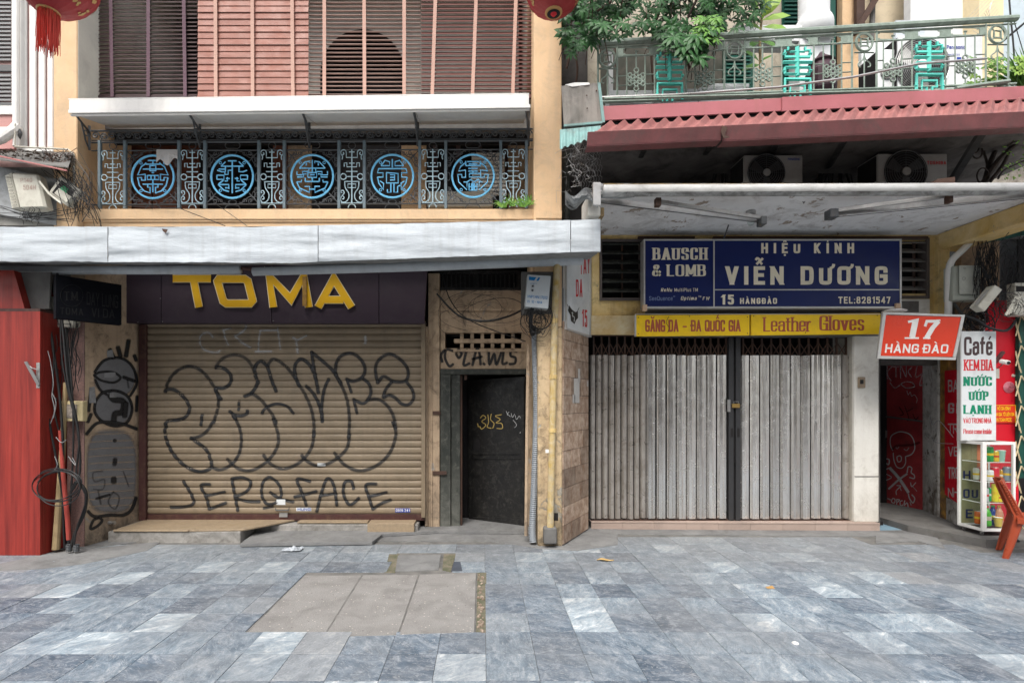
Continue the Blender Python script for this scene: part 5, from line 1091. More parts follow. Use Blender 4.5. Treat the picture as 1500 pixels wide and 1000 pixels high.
# red panelled kiosk
YK = 5.13; rk = thing('kiosk', 'red wood grain cabinet with a steel handle at the far left', 'kiosk', (XP(30, YK), YK, 0)); xk = XP(59, YK)
part(rk, 'front_panel', MB().box(XP(-140, YK), xk - .002, YK, YK + .03, .0, ZP(456, YK)), M['red'], bevel=.002)
part(rk, 'side_panel', MB().box(xk - .03, xk, YK + .031, YK + .62, .0, ZP(456, YK)), M['red'])
part(rk, 'header', MB().prism([P(-140, 396, YK + .02), P(20, 396, YK + .02), P(36, 452, YK + .02), P(-140, 452, YK + .02)], (0, .5, 0)), M['red'])
part(rk, 'gap', MB().box(XP(-140, YK), xk - .01, YK + .01, YK + .5, ZP(456, YK) + .001, ZP(451.5, YK)), M['rustbrown'])
part(rk, 'handle_plate', MB().pb(53, 531, 58, 568, YK - .006, .005), M['metal']); part(rk, 'handle', MB().tube([P(55, 541, YK - .02), P(47, 539, YK - .04), P(36, 530, YK - .05)], .005, 6).slab(P(35, 530, YK - .06), P(39, 529, YK - .06), P(58, 562, YK - .015), P(55, 566, YK - .015), (0, 1, 0), .01), M['metal'])
ws = solo('grey_sheet', MB().prism([P(18, 398, YK + .1), P(74, 398, YK + .1), P(72, 452, YK + .1), P(36, 454, YK + .1)], (0, .02, 0)), M['concrete'], 'bare grey cement sheet wedged above the red kiosk', 'sheet')
part(hs0, 'lower_wall', MB().box(-6.6, XP(70, 5.6), 5.9, 6.3, 0, ZP(330, YL) - .001), M['dark'])
# boxes and cables on the pillar
bx = thing('junction_box', 'cream plastic cable box tucked behind the dark side sign', 'cable box', P(84, 480, 5.3))
skewbox(bx, 'body', [(60, 436), (66, 434), (108, 434), (109, 476), (104, 479), (68, 479), (64, 474)], 5.34, .09, M['plasticbox'], .01)
part(bx, 'seam', MB().pb(61, 455, 84, 456, 5.338, .002).pb(66, 474, 104, 475.5, 5.338, .002), M['concrete'])
bx = thing('switch_box', 'small square yellowed switch box among the pillar cables', 'switch box', P(103, 617, 5.3))
part(bx, 'case', MB().pb(87, 587, 121, 617, 5.3, .07), mat('old_yellow_plastic', (.55, .46, .26), (.44, .36, .2), rough=.5, dirt=.5), bevel=.008)
part(bx, 'window', MB().pb(92, 592, 112, 612, 5.293, .006), mat('scratched_window', (.35, .3, .25), (.12, .1, .09), sc=25, rough=.6, bump=.4, bsc=60))
pp = solo('conduit_pipe', MB().tube([P(96, 560, 5.3), P(92, 650, 5.28), P(86, 740, 5.27), P(82, 804, 5.26)], [.02, .026, .032, .036], 10), M['bamboo'], 'beige pipe rising from the pavement beside the red kiosk', 'pipe')
pp = solo('conduit_pipe', MB().tube([P(88, 630, 5.24), P(93, 700, 5.23), P(99, 760, 5.22), P(101, 790, 5.22)], [.016, .02, .022, .022], 10), M['redpipe'], 'red plastic pipe standing between black cables and beige pipe', 'pipe')
mb = MB()
for (a, b_, r) in (((60, 480), (96, 800), .011), ((75, 478), (100, 802), .013), ((100, 480), (106, 800), .01), ((84, 440), (112, 640), .008), ((70, 480), (88, 630), .008)):
    pts = [P(a[0] + (b_[0] - a[0]) * t + 5 * math.sin(t * 5 + a[0]), a[1] + (b_[1] - a[1]) * t, 5.27 - .03 * math.sin(t * 3)) for t in [i / 14 for i in range(15)]]; mb.tube(pts, r, 6)
mb.tube(catmull([P(84, 400, 5.2), P(92, 480, 5.2), P(100, 560, 5.18), P(113, 620, 5.2), P(117, 690, 5.2), P(104, 720, 5.2), P(112, 705, 5.2), P(126, 720, 5.2), P(124, 750, 5.2), P(110, 780, 5.21), P(104, 800, 5.2)], 5), .012, 6)
mb.tube(catmull([P(96, 480, 5.22), P(104, 580, 5.19), P(116, 640, 5.19), P(112, 695, 5.19), P(126, 730, 5.19), P(112, 775, 5.19), P(108, 802, 5.19)], 5), .009, 6)
solo('cable_bundle', mb, M['cable'], 'bundle of thick black cables running down the terrazzo pillar', 'cables')
for (x, y) in ((101, 800), (112, 800)): part(pp, 'cable_sleeve', MB().lathe(P(x, y, 5.2) - Vector((0, 0, .05)), [(.024 + .004 * (i % 2), i * .008) for i in range(10)], 10), M['iron'])
mb = MB()
for k in range(5):
    cx, cy, rx, ry, ph0 = 84 + U(-2, 2), 712 + U(-4, 4), 33 + U(-3, 3), 25 + U(-3, 3), U(0, 6)
    mb.tube([P(cx + rx * math.cos(t), cy + ry * math.sin(t) - 6 * math.sin(t + 1) * (k % 2), 5.1 - .01 * k - .05 * math.cos(t)) for t in [i * .2 for i in range(32)]], .0055, 5, True)
solo('cable_coil', mb, M['cable'], 'hanging coil of thin black cable in front of the red kiosk edge', 'cable coil')
def tangle(name, label, cx, cy, rx, ry, Y, n, r=.004, m='cable', cat='wires', seed=1, drop=0):
    rnd = random.Random(seed); mb = MB()
    for k in range(n):
        if drop:
            x0 = rnd.uniform(-rx, rx); y0, y1 = rnd.uniform(-ry, -ry * .3), rnd.uniform(ry * .2, ry); p = [P(cx + x0 + rnd.uniform(-.3, .3) * rx, cy + y0 + (y1 - y0) * i / 4, Y + rnd.uniform(-.05, .05)) for i in range(5)]
        else:
            a0 = rnd.uniform(0, 6.28); f_ = rnd.uniform(.3, 1); sw = rnd.uniform(1.5, 4.5); ox, oy = rnd.uniform(-.5, .5) * rx, rnd.uniform(-.5, .5) * ry; p = [P(cx + ox + rx * f_ * math.cos(a0 + sw * i / 5), cy + oy + ry * f_ * math.sin(a0 + sw * i / 5) + rnd.uniform(-.1, .1) * ry, Y + rnd.uniform(-.05, .05)) for i in range(6)]
        mb.tube(catmull(p, 6), rnd.uniform(r * .3, r * .7), 4)
    return solo(name, mb, M[m] if isinstance(m, str) else m, label, cat)
tangle('wire_tangle', 'tangle of thin black wires beside the open cable box at left', 112, 285, 20, 38, 5.28, 34, .005, seed=3, drop=1)
tangle('wire_tangle', 'dark wires hanging behind the cream box on the terrazzo pillar', 92, 520, 22, 70, 5.36, 26, .007, seed=5, drop=1)
tangle('wire_tangle', 'black wires drooping below the big P140 cable box', 44, 316, 14, 14, 5.25, 14, .005, seed=8, drop=1)
mb = MB(); rw = random.Random(77)
for k in range(30):
    x0, x1 = rw.uniform(60, 118), rw.uniform(100, 150); y0, y1 = rw.uniform(215, 250), rw.uniform(285, 335); sx = rw.uniform(-14, 22); mb.tube(catmull([P(x0, y0, 5.25), P(x0 + (x1 - x0) * .3 + sx, y0 + (y1 - y0) * .35, 5.2), P(x0 + (x1 - x0) * .8 + sx * .6, y0 + (y1 - y0) * .75, 5.2), P(x1, y1, 5.3)], 5), rw.uniform(.0015, .004), 4)
for k in range(8): x0 = rw.uniform(-20, 40); mb.tube(catmull([P(x0 - 30, rw.uniform(300, 318), 5.3), P(x0 + 20, rw.uniform(312, 322), 5.25), P(x0 + 80, rw.uniform(305, 325), 5.3)], 5), .003, 4)
solo('hanging_wires', mb, M['cable'], 'loose black wires sweeping down past the open cable box onto the awning', 'wires')['kind'] = 'stuff'
mb = MB()
for pts in ([(70, 514), (74, 530), (78, 560), (76, 580), (80, 600), (74, 620)], [(76, 575), (82, 590), (78, 612)], [(82, 640), (90, 648), (97, 644)], [(80, 668), (84, 680), (79, 690)], [(100, 668), (106, 676), (112, 682), (106, 670)]): mb.tube(catmull([P(x, y, 5.2) for x, y in pts], 4), .004, 4)
solo('tie_wire', mb, M['cablegrey'], 'thin pale wires knotted round the pipes beside the red kiosk', 'wire')
# ---- lanterns
def lantern(cx, cy, r, Y, label, lean=0, tassel=True):
    c = P(cx, cy, Y); rr = r * Y / 745; t = thing('lantern', label, 'lantern', c, group='red paper lanterns')
    prof_ = []; n = 14; NR = 36
    for i in range(n + 1): a = -math.pi / 2 + math.pi * i / n; prof_.append((rr * max(math.cos(a), .28), rr * .84 * math.sin(a)))
    mb = MB(); b = 0
    for (r_, h) in prof_:
        for j in range(NR):
            an = 2 * math.pi * j / NR; k = 1 + (.012 if j % 2 else -.012); mb.v.append(c + Vector((math.cos(an) * r_ * k + lean * h, math.sin(an) * r_ * k, h)))
    for i in range(n):
        for j in range(NR): j2 = (j + 1) % NR; mb.f.append((i * NR + j, i * NR + j2, (i + 1) * NR + j2, (i + 1) * NR + j))
    part(t, 'paper_shade', mb, mat('red_lantern_silk_%d' % cx, (.33, .03, .035), (.26, .024, .028), sc=3, rough=.55, bump=.15, bsc=120, dirt=.2, dc=(.35, .12, .08)))
    gb = MB()   # gold flower prints
    rnd = random.Random(cx)
    for ring_, hh in ((-.62, .66), (-.12, .3), (-.12, 0)):
        for j in range(7):
            an = 2 * math.pi * (j + rnd.random() * .4 + (.5 if ring_ < -.5 else 0)) / 7; el = ring_ + rnd.uniform(-.08, .08)
            for k in range(9):
                a2 = an + rnd.uniform(-.17, .17); e2 = el + rnd.uniform(-.14, .14); q = [(a2 + dx * .05, e2 + dy * .05) for dx, dy in ((-1, 0), (-.3, -.8), (.8, -.5), (1, .3), (.2, 1), (-.7, .7))]
                gb.poly([c + Vector((math.cos(u) * math.cos(v) * rr * 1.02 + lean * math.sin(v) * rr * .84, math.sin(u) * math.cos(v) * rr * 1.02, math.sin(v) * rr * .857)) for u, v in q])
    part(t, 'gold_print', gb, flat('gold_print_%d' % cx, (.5, .33, .12), .5))
    part(t, 'rim', MB().lathe(c + Vector((-lean * rr * .84, 0, -rr * .86)), [(rr * .30, 0), (rr * .32, .01), (rr * .32, .02), (rr * .25, .02)], 20), flat('gold_rim_%d' % cx, (.45, .26, .1), .4))
    if tassel:
        tb_ = MB(); rnd = random.Random(4)
        for k in range(150):
            a = rnd.uniform(0, 6.28); q = rnd.uniform(.6, 1) * rr * .3; p0 = c + Vector((-lean * rr * .84 + math.cos(a) * q, math.sin(a) * q, -rr * .86)); ln = rnd.uniform(.9, 1.32) * rr * 1.0; p1 = p0 + Vector((rnd.uniform(-.012, .012) - .01, rnd.uniform(-.01, .01), -ln))
            tb_.tube([p0, p0.lerp(p1, .5) + Vector((rnd.uniform(-.006, .006), 0, 0)), p1], .0028, 3)
        part(t, 'tassel', tb_, flat('red_tassel_thread', (.62, .07, .05), .7), kind='stuff')
    else:
        part(t, 'hollow', MB().lathe(c + Vector((0, 0, -rr * .872)), [(rr * .24, 0), (rr * .1, .004)], 16), M['dark']); part(t, 'knob', MB().lathe(c + Vector((0, 0, -rr * .95)), [(rr * .05, 0), (rr * .12, .02), (rr * .1, .05)], 12), M['redletter'])
    part(t, 'cord', MB().tube([c + Vector((0, 0, rr * .8)), c + Vector((0, 0, 1.6))], .004, 4), M['cable'])
lantern(90, -19, 45, 4.45, 'red lantern with gold flowers and long red tassel, upper left', lean=.5)
lantern(811, -14, 40, 4.6, 'red lantern without a tassel at the top centre by the peach column', tassel=False)
# ---- pipes and box on the pillar between the shops
cd = MB(); pts = catmull([P(783, 470, 5.6), P(784, 520, 5.6), P(786, 600, 5.56), P(783, 700, 5.54), P(780, 770, 5.52), P(781, 794, 5.5)], 12)
pts2 = []; rs = []
acc = [0]
for p, q_ in zip(pts, pts[1:]): acc.append(acc[-1] + (q_ - p).length)
s_ = 0; i = 0
while s_ < acc[-1]:
    while acc[i + 1] < s_: i += 1
    pts2.append(pts[i].lerp(pts[i + 1], (s_ - acc[i]) / max(acc[i + 1] - acc[i], 1e-6))); rs.append(.04 if len(rs) % 2 else .034); s_ += .011
solo('corrugated_conduit', cd.tube(pts2, rs, 10), M['conduit'], 'grey ribbed conduit running down the pillar right of the black door', 'conduit')
mb = MB(); mb.tube([P(774, 505, 5.62), P(772, 640, 5.6), P(770.5, 784, 5.58)], .02, 8); solo('drain_pipe', mb, M['cream'], 'thin cream pipe between the black door and the ribbed conduit', 'pipe')
yp = thing('drain_pipe', 'yellow stained round pipe on the pillar left of the tiled wall', 'pipe', P(808, 796, 5.4))
part(yp, 'pipe', MB().tube([P(816, 385, 5.4), P(812, 480, 5.4), P(809, 640, 5.4), P(806, 775, 5.4)], .036, 12), mat('stained_pipe_paint', (.55, .46, .31), (.46, .31, .08), sc=11, rough=.7, bump=.3, dirt=.7, dc=(.3, .28, .24), dsc=9, streak=.4, peel=.2, pc=(.42, .4, .35)))
for (x, y) in ((810.5, 552), (809.5, 630), (812, 470)): part(yp, 'collar', MB().tube([P(x, y - 3, 5.4), P(x, y + 3, 5.4)], .042, 12), M['yellowpaint'])
part(yp, 'foot', MB().pb(797, 773, 816, 797, 5.35, .14), M['concrete'], bevel=.012)
solo('drain_hole', MB().pb(811, 751, 817.5, 762, YC - .004, .003), M['dark'], 'square black drain hole low on the pillar by the yellow pipe', 'hole')
bx = thing('telephone_box', 'pale telecom box with a blue emblem and stencilled letters on the pillar', 'telecom box', P(787, 450, 5.4))
tf = quadpx((773, 402), (807, 404), (803, 452), (769, 449), front(5.3))
part(bx, 'case', MB().slab(tf(0, 1), tf(1, 1), tf(1, 0), tf(0, 0), (0, 1, 0), .14), flat('pale_box', (.5, .53, .54), .5), bevel=.004)
part(bx, 'back_board', MB().pb(764, 398, 812, 460, 5.447, .1), M['concrete'])
mb = MB(); 
mb.poly([tf(.07, .17, .002), tf(.3, .18, .002), tf(.38, .07, .002), tf(.06, .06, .002)]); mb.poly([tf(.38, .18, .002), tf(.48, .18, .002), tf(.55, .08, .002), tf(.47, .07, .002)])
text(mb, 'VNPT', .13, .44, .29, .25, tf, wv=.16, asp=.7); text(mb, 'VNP1.HNI.17012', .06, .93, .72, .63, tf, wv=.13, asp=.7, gap=.14); text(mb, '15', .07, .18, .87, .79, tf, wv=.15, asp=.7); text(mb, '10 - NHA', .26, .72, .87, .79, tf, wv=.15, asp=.7)
part(bx, 'print', mb, flat('telecom_blue', (.01, .16, .4), .5))
for t in (.35, .48): part(bx, 'lock', MB().lathe(tf(.26, t, .001), [(.012, 0), (.01, .012)], 10, (0, -1, 0)), M['iron'])
tangle('wire_tangle', 'dense black wires under the telecom box on the pillar', 786, 470, 20, 22, 5.35, 40, .005, seed=12)
tangle('wire_tangle', 'thin black wires strung over the wall above the black door', 712, 455, 55, 30, 6.1, 16, .0035, seed=14)
mb = MB(); mb.tube(catmull([P(640, 430, 6.05), P(672, 462, 6.05), P(710, 470, 6.0), P(745, 463, 5.9), P(772, 450, 5.5)], 6), .012, 5); mb.tube(catmull([P(648, 400, 6.05), P(660, 440, 6.05), P(690, 470, 6.0), P(770, 500, 5.8)], 6), .006, 4)
mb.tube([P(792 + 17 * math.cos(t), 462 + 20 * math.sin(t), 5.34) for t in [i * .3 for i in range(21)]], .006, 5, True)
mb.tube(catmull([P(780, 450, 5.36), P(777, 470, 5.38), P(780, 490, 5.45), P(783, 478, 5.55)], 5), .022, 6)
solo('sagging_cable', mb, M['cable'], 'sagging thick black cable above the black door to the telecom box', 'cable')
mb = MB()
mb.tube([P(265, 306, 5.4), P(330, 331, 4.9)], .0035, 4); mb.tube([P(318, 300, 5.45), P(362, 331, 4.9)], .003, 4); mb.tube(catmull([P(130, 262, 5.3), P(145, 285, 5.4), P(170, 300, 5.5), P(265, 305, 5.45)], 5), .003, 4); mb.tube(catmull([P(118, 268, 5.25), P(132, 300, 5.3), P(120, 325, 5.2)], 5), .004, 4)
solo('loose_wire', mb, M['cable'], 'thin loose wires crossing the peach ledge below the railing', 'wire')
# ============================================================ RIGHT HOUSE (no. 15, yellow)
Yh = 6.15
hs2 = thing('town_house', 'yellow stained shop house with folding gate and dark recess above', 'house', (3, 6.2, 0))
def hp(name, px0, py0, px1, py1, Y, d, m, bevel=0): return part(hs2, name, MB().pb(px0, py0, px1, py1, Y, d), M[m] if isinstance(m, str) else m, bevel=bevel)
# diagonal tiled pier
pA, pB = Vector((XP(824.5, YC) + .002, YC + .0, 0)), Vector((XP(862, 6.14), 6.14, 0)); pf = wallframe((pA.x, pA.y), (pB.x, pB.y))
part(hs2, 'pier', MB().prism([pA - pf.n * .012, pB - pf.n * .012, (pB.x, 6.7, 0), (pA.x, 6.7, 0)], (0, 0, ZP(440, Yh))), M['concrete'])
rowz = [0.02]; z = .02
rnd = random.Random(3)
k = 0; 
while z < 2.25:
    h = .2; f0 = [0, .46, .76, 1] if k % 2 else [0, .3, .66, 1]
    for i in range(3):
        a, b_ = pA.lerp(pB, f0[i] + .006), pA.lerp(pB, f0[i + 1] - .006); o = pf.n * rnd.uniform(0, .003)
        part(hs2, 'wall_tile', MB().slab(a - pf.n * .01 + Vector((0, 0, z)), b_ - pf.n * .01 + Vector((0, 0, z)), b_ - pf.n * .01 + Vector((0, 0, z + h - .005)), a - pf.n * .01 + Vector((0, 0, z + h - .005)), pf.n, .011 + rnd.uniform(0, .002)), M['browntile'], bevel=.0015)
    z += h; k += 1
# paper scraps glued on the tiles
for (a, b_, c, d) in ((840, 554, 848, 590), (846, 540, 849, 560), (859, 558, 861, 566), (838, 578, 842, 590)): part(hs2, 'paper_remnant', MB().slab(pf(a, d, .006), pf(c, d, .006), pf(c, b_, .006), pf(a, b_, .006), pf.n, .0008), flat('old_paper_%d' % a, (.5, .48, .45), .9))
solo('paper_tag', MB().pb(799, 658, 804, 663, 5.35, .004), M['whiteletter'], 'small white paper tag stuck by the yellow pipe on the pillar', 'tag')
# wall around the signs
hp('wall', 862, 440, 945, 466, Yh, .2, 'yellowpaint'); hp('wall', 862, 345, 878, 440, Yh, .2, 'yellowpaint'); hp('wall', 1362, 345, 1388, 520, Yh, .2, 'yellowpaint'); hp('wall', 878, 345, 1362, 352, Yh, .2, 'yellowpaint')
hp('wall', 1296, 438, 1362, 520, Yh, .2, 'whitewall'); hp('wall', 945, 440, 1296, 492, Yh, .2, 'concrete'); hp('wall', 1322, 430, 1362, 438, Yh, .2, 'yellowpaint')
hp('mid_wall', 960, 352, 1310, 440, Yh + .04, .1, 'darkconc')
hp('lintel_panel', 866, 462, 932, 490, Yh - .05, .05, mat('rust_stained_cream', (.66, .58, .38), (.5, .3, .08), sc=3.5, rough=.7, dirt=.35, dc=(.3, .15, .04)), .003)
hp('stain_board', 1320, 441, 1346, 457, Yh - .01, .01, 'concrete')
hp('eave_strip', 875, 342, 1390, 347, Yh - .02, .05, 'yellowpaint')
hp('dark_slot', 935, 346, 1018, 349, Yh - .03, .05, 'rust'); hp('dark_slot', 1045, 346, 1360, 349.5, Yh - .03, .05, 'rust')
hp('corner_pier', 1374, 345, 1388, 520, Yh - .06, .25, 'yellowpaint')
def louvre(label, x0, y0, x1, y1, n):
    t = thing('louvre_vent', label, 'louvre', P((x0 + x1) / 2, y1, Yh)); dk = M['rust']
    part(t, 'frame', MB().pb(x0, y0, x1, y0 + 3, Yh - .02, .14).pb(x0, y1 - 4, x1, y1, Yh - .02, .14).pb(x0, y0 + 3, x0 + 3, y1 - 4, Yh - .02, .14).pb(x1 - 4, y0 + 3, x1, y1 - 4, Yh - .02, .14), mat('grey_wood_%d' % x0, (.13, .11, .1), (.09, .075, .07), rough=.8, dirt=.4))
    p = (y1 - y0 - 7) / n
    for k in range(n):
        y = y0 + 4 + k * p; part(t, 'louvre_slat', MB().slab(P(x0 + 3, y + p * .34, Yh + .0), P(x1 - 4, y + p * .34, Yh + .0), P(x1 - 4, y, Yh + .08), P(x0 + 3, y, Yh + .08), (0, 0, 1), .012), M['darkgreenwood'] if x0 < 1000 else flat('vent_slat', (.2, .19, .18), .7) if k == 0 else (M['darkgreenwood'] if x0 < 1000 else bpy.data.materials['vent_slat']))
    part(t, 'mullion', MB().pb((x0 + x1) / 2 - 1, y0 + 3, (x0 + x1) / 2 + 1, y1 - 4, Yh + .05, .03), M['rust']); part(t, 'backing', MB().pb(x0, y0, x1, y1, Yh + .15, .01), M['dark'])
louvre('dark louvred vent left of the blue optician sign', 879, 350, 944, 440, 6); louvre('dark louvred vent right of the blue optician sign', 1318, 348, 1362, 437, 6)
# white side sign TAY DA 15
sgn = wallframe((pA.x - .03, pA.y - .06), (pB.x - .02, pB.y - .08)); tq = quadpx((828, 355), (865, 340), (865, 494), (828, 482), sgn)
t = thing('glove_shop_sign', 'white side sign reading TAY DA 15 with a black glove drawing', 'sign', tq(.5, 1))
part(t, 'panel', MB().slab(tq(0, 1), tq(1, 1), tq(1, 0), tq(0, 0), -sgn.n, .03), M['signwhite'])
for (a, b_, c, d) in ((0, .985, 1, 1), (0, 0, .035, .985), (.965, 0, 1, .985)): part(t, 'frame', MB().slab(tq(a, d, .0), tq(c, d, .0), tq(c, b_, .0), tq(a, b_, .0), sgn.n, .012), M['alu'])
mb = MB(); text(mb, 'TAY', .58, .98, .39, .21, tq, wv=.2, wh=.13, asp=1.0); text(mb, 'DA', .42, .68, .62, .44, tq, wv=.22, wh=.13, asp=1.1); text(mb, '15', .66, .87, .915, .745, tq, wv=.26, wh=.14, asp=1.0); part(t, 'lettering', mb, M['redletter'])
mb = MB(); mb.poly([tq(*q_, .002) for q_ in ((.15, .72), (.1, .78), (.2, .83), (.22, .89), (.36, .915), (.42, .87), (.5, .84), (.49, .77), (.4, .785), (.3, .77), (.22, .75))]); mb.ribbon([(.12, .74), (.03, .69)], .01, .01, tq, .002); mb.ribbon([(.46, .78), (.55, .73)], .01, .01, tq, .002)
part(t, 'glove_drawing', mb, M['cable']); mb = MB(); mb.ribbon(smooth([Vector(q_) for q_ in ((.24, .8), (.3, .79), (.26, .84), (.36, .83), (.34, .89))]), .02, .008, tq, .003); part(t, 'glove_line', mb, M['signwhite'])
# blue sign
YBs = 5.92; b1 = thing('optician_sign', 'big blue shop sign with cream lettering above the long yellow board', 'sign', P(1132, 452, YBs)); fb_ = front(YBs - .012)
part(b1, 'face', MB().pb(944.5, 352, 1319, 449, YBs - .012, .05), M['blue'])
part(b1, 'back_case', MB().pb(943.5, 350.5, 1320.5, 451, YBs + .039, .14), M['alu'])
for q_ in ((943, 350, 1321, 352.3), (943, 448.7, 1321, 451.5), (943, 352.3, 945.3, 448.7), (1318.5, 352.3, 1321, 448.7)): part(b1, 'frame', MB().pb(*q_, YBs - .02, .058), M['alu'], bevel=.002)
part(b1, 'divider', MB().pb(1045, 352.4, 1047, 448.6, YBs - .018, .005).pb(1047.2, 423.5, 1318.4, 425, YBs - .0175, .005), M['alu'])
tx = MB()
text(tx, 'BAUSCH', 956, 1036, 380.5, 363, fb_, wv=.24, wh=.08, serif=.07, gap=.12); text(tx, '& LOMB', 955, 1034, 404.5, 387.5, fb_, wv=.24, wh=.08, serif=.07, gap=.12)
text(tx, 'ReNu', 968, 984, 427, 422, fb_, wv=.2, wh=.12, slant=.2); text(tx, 'MultiPlus TM', 988, 1022, 427, 422, fb_, wv=.13, wh=.1); text(tx, 'Optima', 997, 1020, 439.5, 434, fb_, wv=.2, wh=.12, slant=.2); text(tx, 'TM', 1023, 1027, 435.5, 433, fb_, wv=.16); text(tx, 'FW', 1029, 1039, 439.5, 434.5, fb_, wv=.2, slant=.2)
text(tx, 'HIỆU KÍNH', 1115, 1251, 371, 356, fb_, wv=.27, wh=.2, gap=.72, space=1.0)
text(tx, 'VIỄN DƯƠNG', 1062, 1300, 417, 390, fb_, wv=.28, wh=.2, gap=.42, space=.9)
text(tx, '15', 1056, 1075, 446, 431.5, fb_, wv=.27, wh=.2, gap=.3); text(tx, 'HÀNGĐÀO', 1084, 1138, 445, 436.5, fb_, wv=.26, wh=.2, gap=.32)
text(tx, 'TEL:8281547', 1228, 1304, 444.5, 434.5, fb_, wv=.24, wh=.19, gap=.3)
part(b1, 'lettering', tx, M['signcream'])
tx = MB(); text(tx, 'SeeQuence', 951, 985, 440, 434, fb_, wv=.1, wh=.09); text(tx, '®', 986, 989, 436, 433.5, fb_, wv=.1); part(b1, 'thin_lettering', tx, flat('pale_blue_print', (.25, .32, .5), .5))
part(b1, 'corner_clip', MB().pb(1313, 444, 1319.5, 453, YBs - .04, .05).pb(942, 446, 948, 455, YBs - .03, .05), flat('tan_clip', (.6, .42, .28), .6))
part(b1, 'stay', MB().tube([P(1060, 350, YBs + .05), P(1067, 330, 5.6)], .008, 5), M['iron'])
# yellow sign boards
y1 = thing('glove_sign_board', 'long yellow sign reading GANG DA and Leather Gloves above the folding gate', 'sign', P(1110, 492, 6.0)); Yy = 5.98; fy = front(Yy)
part(y1, 'board', MB().prism([P(931, 461.5, Yy), P(1098, 460.5, Yy), P(1098, 491, Yy), P(931, 492.5, Yy)], (0, .03, 0)), M['yellow'], bevel=.002)
part(y1, 'board', MB().prism([P(1100.5, 460.5, Yy), P(1290, 458.5, Yy), P(1290, 489, Yy), P(1100.5, 491, Yy)], (0, .03, 0)), M['yellow'], bevel=.002)
part(y1, 'edge', MB().pb(931, 459.5, 1290, 460.3, Yy - .01, .03).pb(930, 461, 932, 492.5, Yy - .012, .03), M['alu'])
tx = MB(); text(tx, 'GĂNG DA', 945, 994, 486, 468, fy, wv=.34, wh=.16, gap=.1, space=.8, km=.34); text(tx, '-', 1000, 1006, 487, 468, fy, wv=.2, wh=.12); text(tx, 'ĐA QUỐC GIA', 1012, 1085, 485.5, 468.5, fy, wv=.34, wh=.16, gap=.1, space=.8, km=.34)
text(tx, 'Leather', 1118, 1189, 485.5, 464.5, fy, wv=.24, wh=.08, serif=.07, gap=.1); text(tx, 'Gloves', 1200, 1266, 484, 462.5, fy, wv=.24, wh=.08, serif=.07, gap=.1)
part(y1, 'lettering', tx, M['brownletter'])
for c in ((935, 465), (1010, 463), (1095, 464), (1095, 488), (935, 489), (1104, 463), (1180, 487), (1285, 462)): part(y1, 'nail', MB().lathe(P(*c, Yy), [(.007, 0), (.004, .005)], 6, (0, -1, 0)), M['rust'])
part(y1, 'loose_string', MB().tube(catmull([P(980, 463, Yy - .02), P(976, 472, Yy - .02), P(980, 480, Yy - .02), P(978, 487, Yy - .02)], 4), .003, 4), M['cable'])
# white pier and gate jamb
part(hs2, 'white_pier', MB().box(XP(1251.5, 6.16), XP(1288, 6.16), 6.16, 6.55, .09, ZP(488, 6.16)), M['whitewall'], bevel=.01)
part(hs2, 'pier_joint', MB().pb(1252.5, 697, 1287, 698.2, 6.156, .01), M['concrete'])
sw_ = thing('wall_switch', 'brown wall socket on the white pier right of the folding gate', 'switch', P(1264, 568, 6.13)); part(sw_, 'plate', MB().pb(1258, 552, 1268, 568, 6.135, .024), flat('old_beige', (.33, .25, .17), .5), bevel=.004); part(sw_, 'rocker', MB().pb(1261, 556, 1265, 562, 6.125, .01), M['cable'])
part(hs2, 'gate_jamb', MB().box(XP(1246, 6.22), XP(1252, 6.22), 6.2, 6.5, .095, ZP(490, 6.22)), mat('cream_metal_jamb', (.5, .47, .4), (.4, .37, .32), rough=.6, dirt=.4))
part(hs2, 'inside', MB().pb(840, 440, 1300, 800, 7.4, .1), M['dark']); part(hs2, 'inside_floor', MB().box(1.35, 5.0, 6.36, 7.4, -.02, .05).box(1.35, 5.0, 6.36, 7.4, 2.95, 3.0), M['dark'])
# ---- folding gate
gt = thing('folding_gate', 'grey folding metal gate with rusty lattice top and brass padlock', 'gate', P(1075, 768, 6.25)); Lg = WL[gt.name]
Yg = 6.24; zg0, zg1 = .115, ZP(520, Yg); proto = {}
def gslat(x0, x1, kind, top):
    key = (round(x1 - x0, 3), kind, random.randrange(6))
    w_ = x1 - x0; dpt = .03
    if key not in proto:
        mb = MB(); xs_ = [0, .1, .16, .44, .5, .56, .84, .9, 1] if kind else [0, .18, .3, .7, .82, 1]
        ys_ = [dpt, dpt * .55, 0, -.004, .002, -.004, 0, dpt * .55, dpt] if kind else [dpt, dpt * .2, 0, 0, dpt * .2, dpt]
        xs_ = [xs_[0]] + [q_ + U(-.035, .035) for q_ in xs_[1:-1]] + [xs_[-1]]; tl_ = U(-.007, .007); ys_ = [q_ + tl_ * (i - len(ys_) / 2) / 4 + U(-.0012, .0012) for i, q_ in enumerate(ys_)]
        for i in range(len(xs_) - 1):
            a = (x0 + w_ * xs_[i], Yg + ys_[i]); b_ = (x0 + w_ * xs_[i + 1], Yg + ys_[i + 1])
            mb.quad((a[0], a[1], zg0), (b_[0], b_[1], zg0), (b_[0], b_[1], zg1), (a[0], a[1], zg1))
        o = part(gt, 'slat', mb, M['grille' if kind else 'grille2']); proto[key] = (o, x0)
    else:
        o, xq = proto[key]; o = clone(o, gt, (x0 - xq, 0, 0))
    # slight differences in height and swing
    o.location.z += U(-.004, .004); o.location.y += U(-.004, .004)
def run(pxa, pxb, n, kind):
    w_ = (XP(pxb, Yg) - XP(pxa, Yg)) / n
    for k in range(n):
        x = XP(pxa, Yg) + k * w_; gslat(x, x + round(w_, 3) - .008, kind, 0)
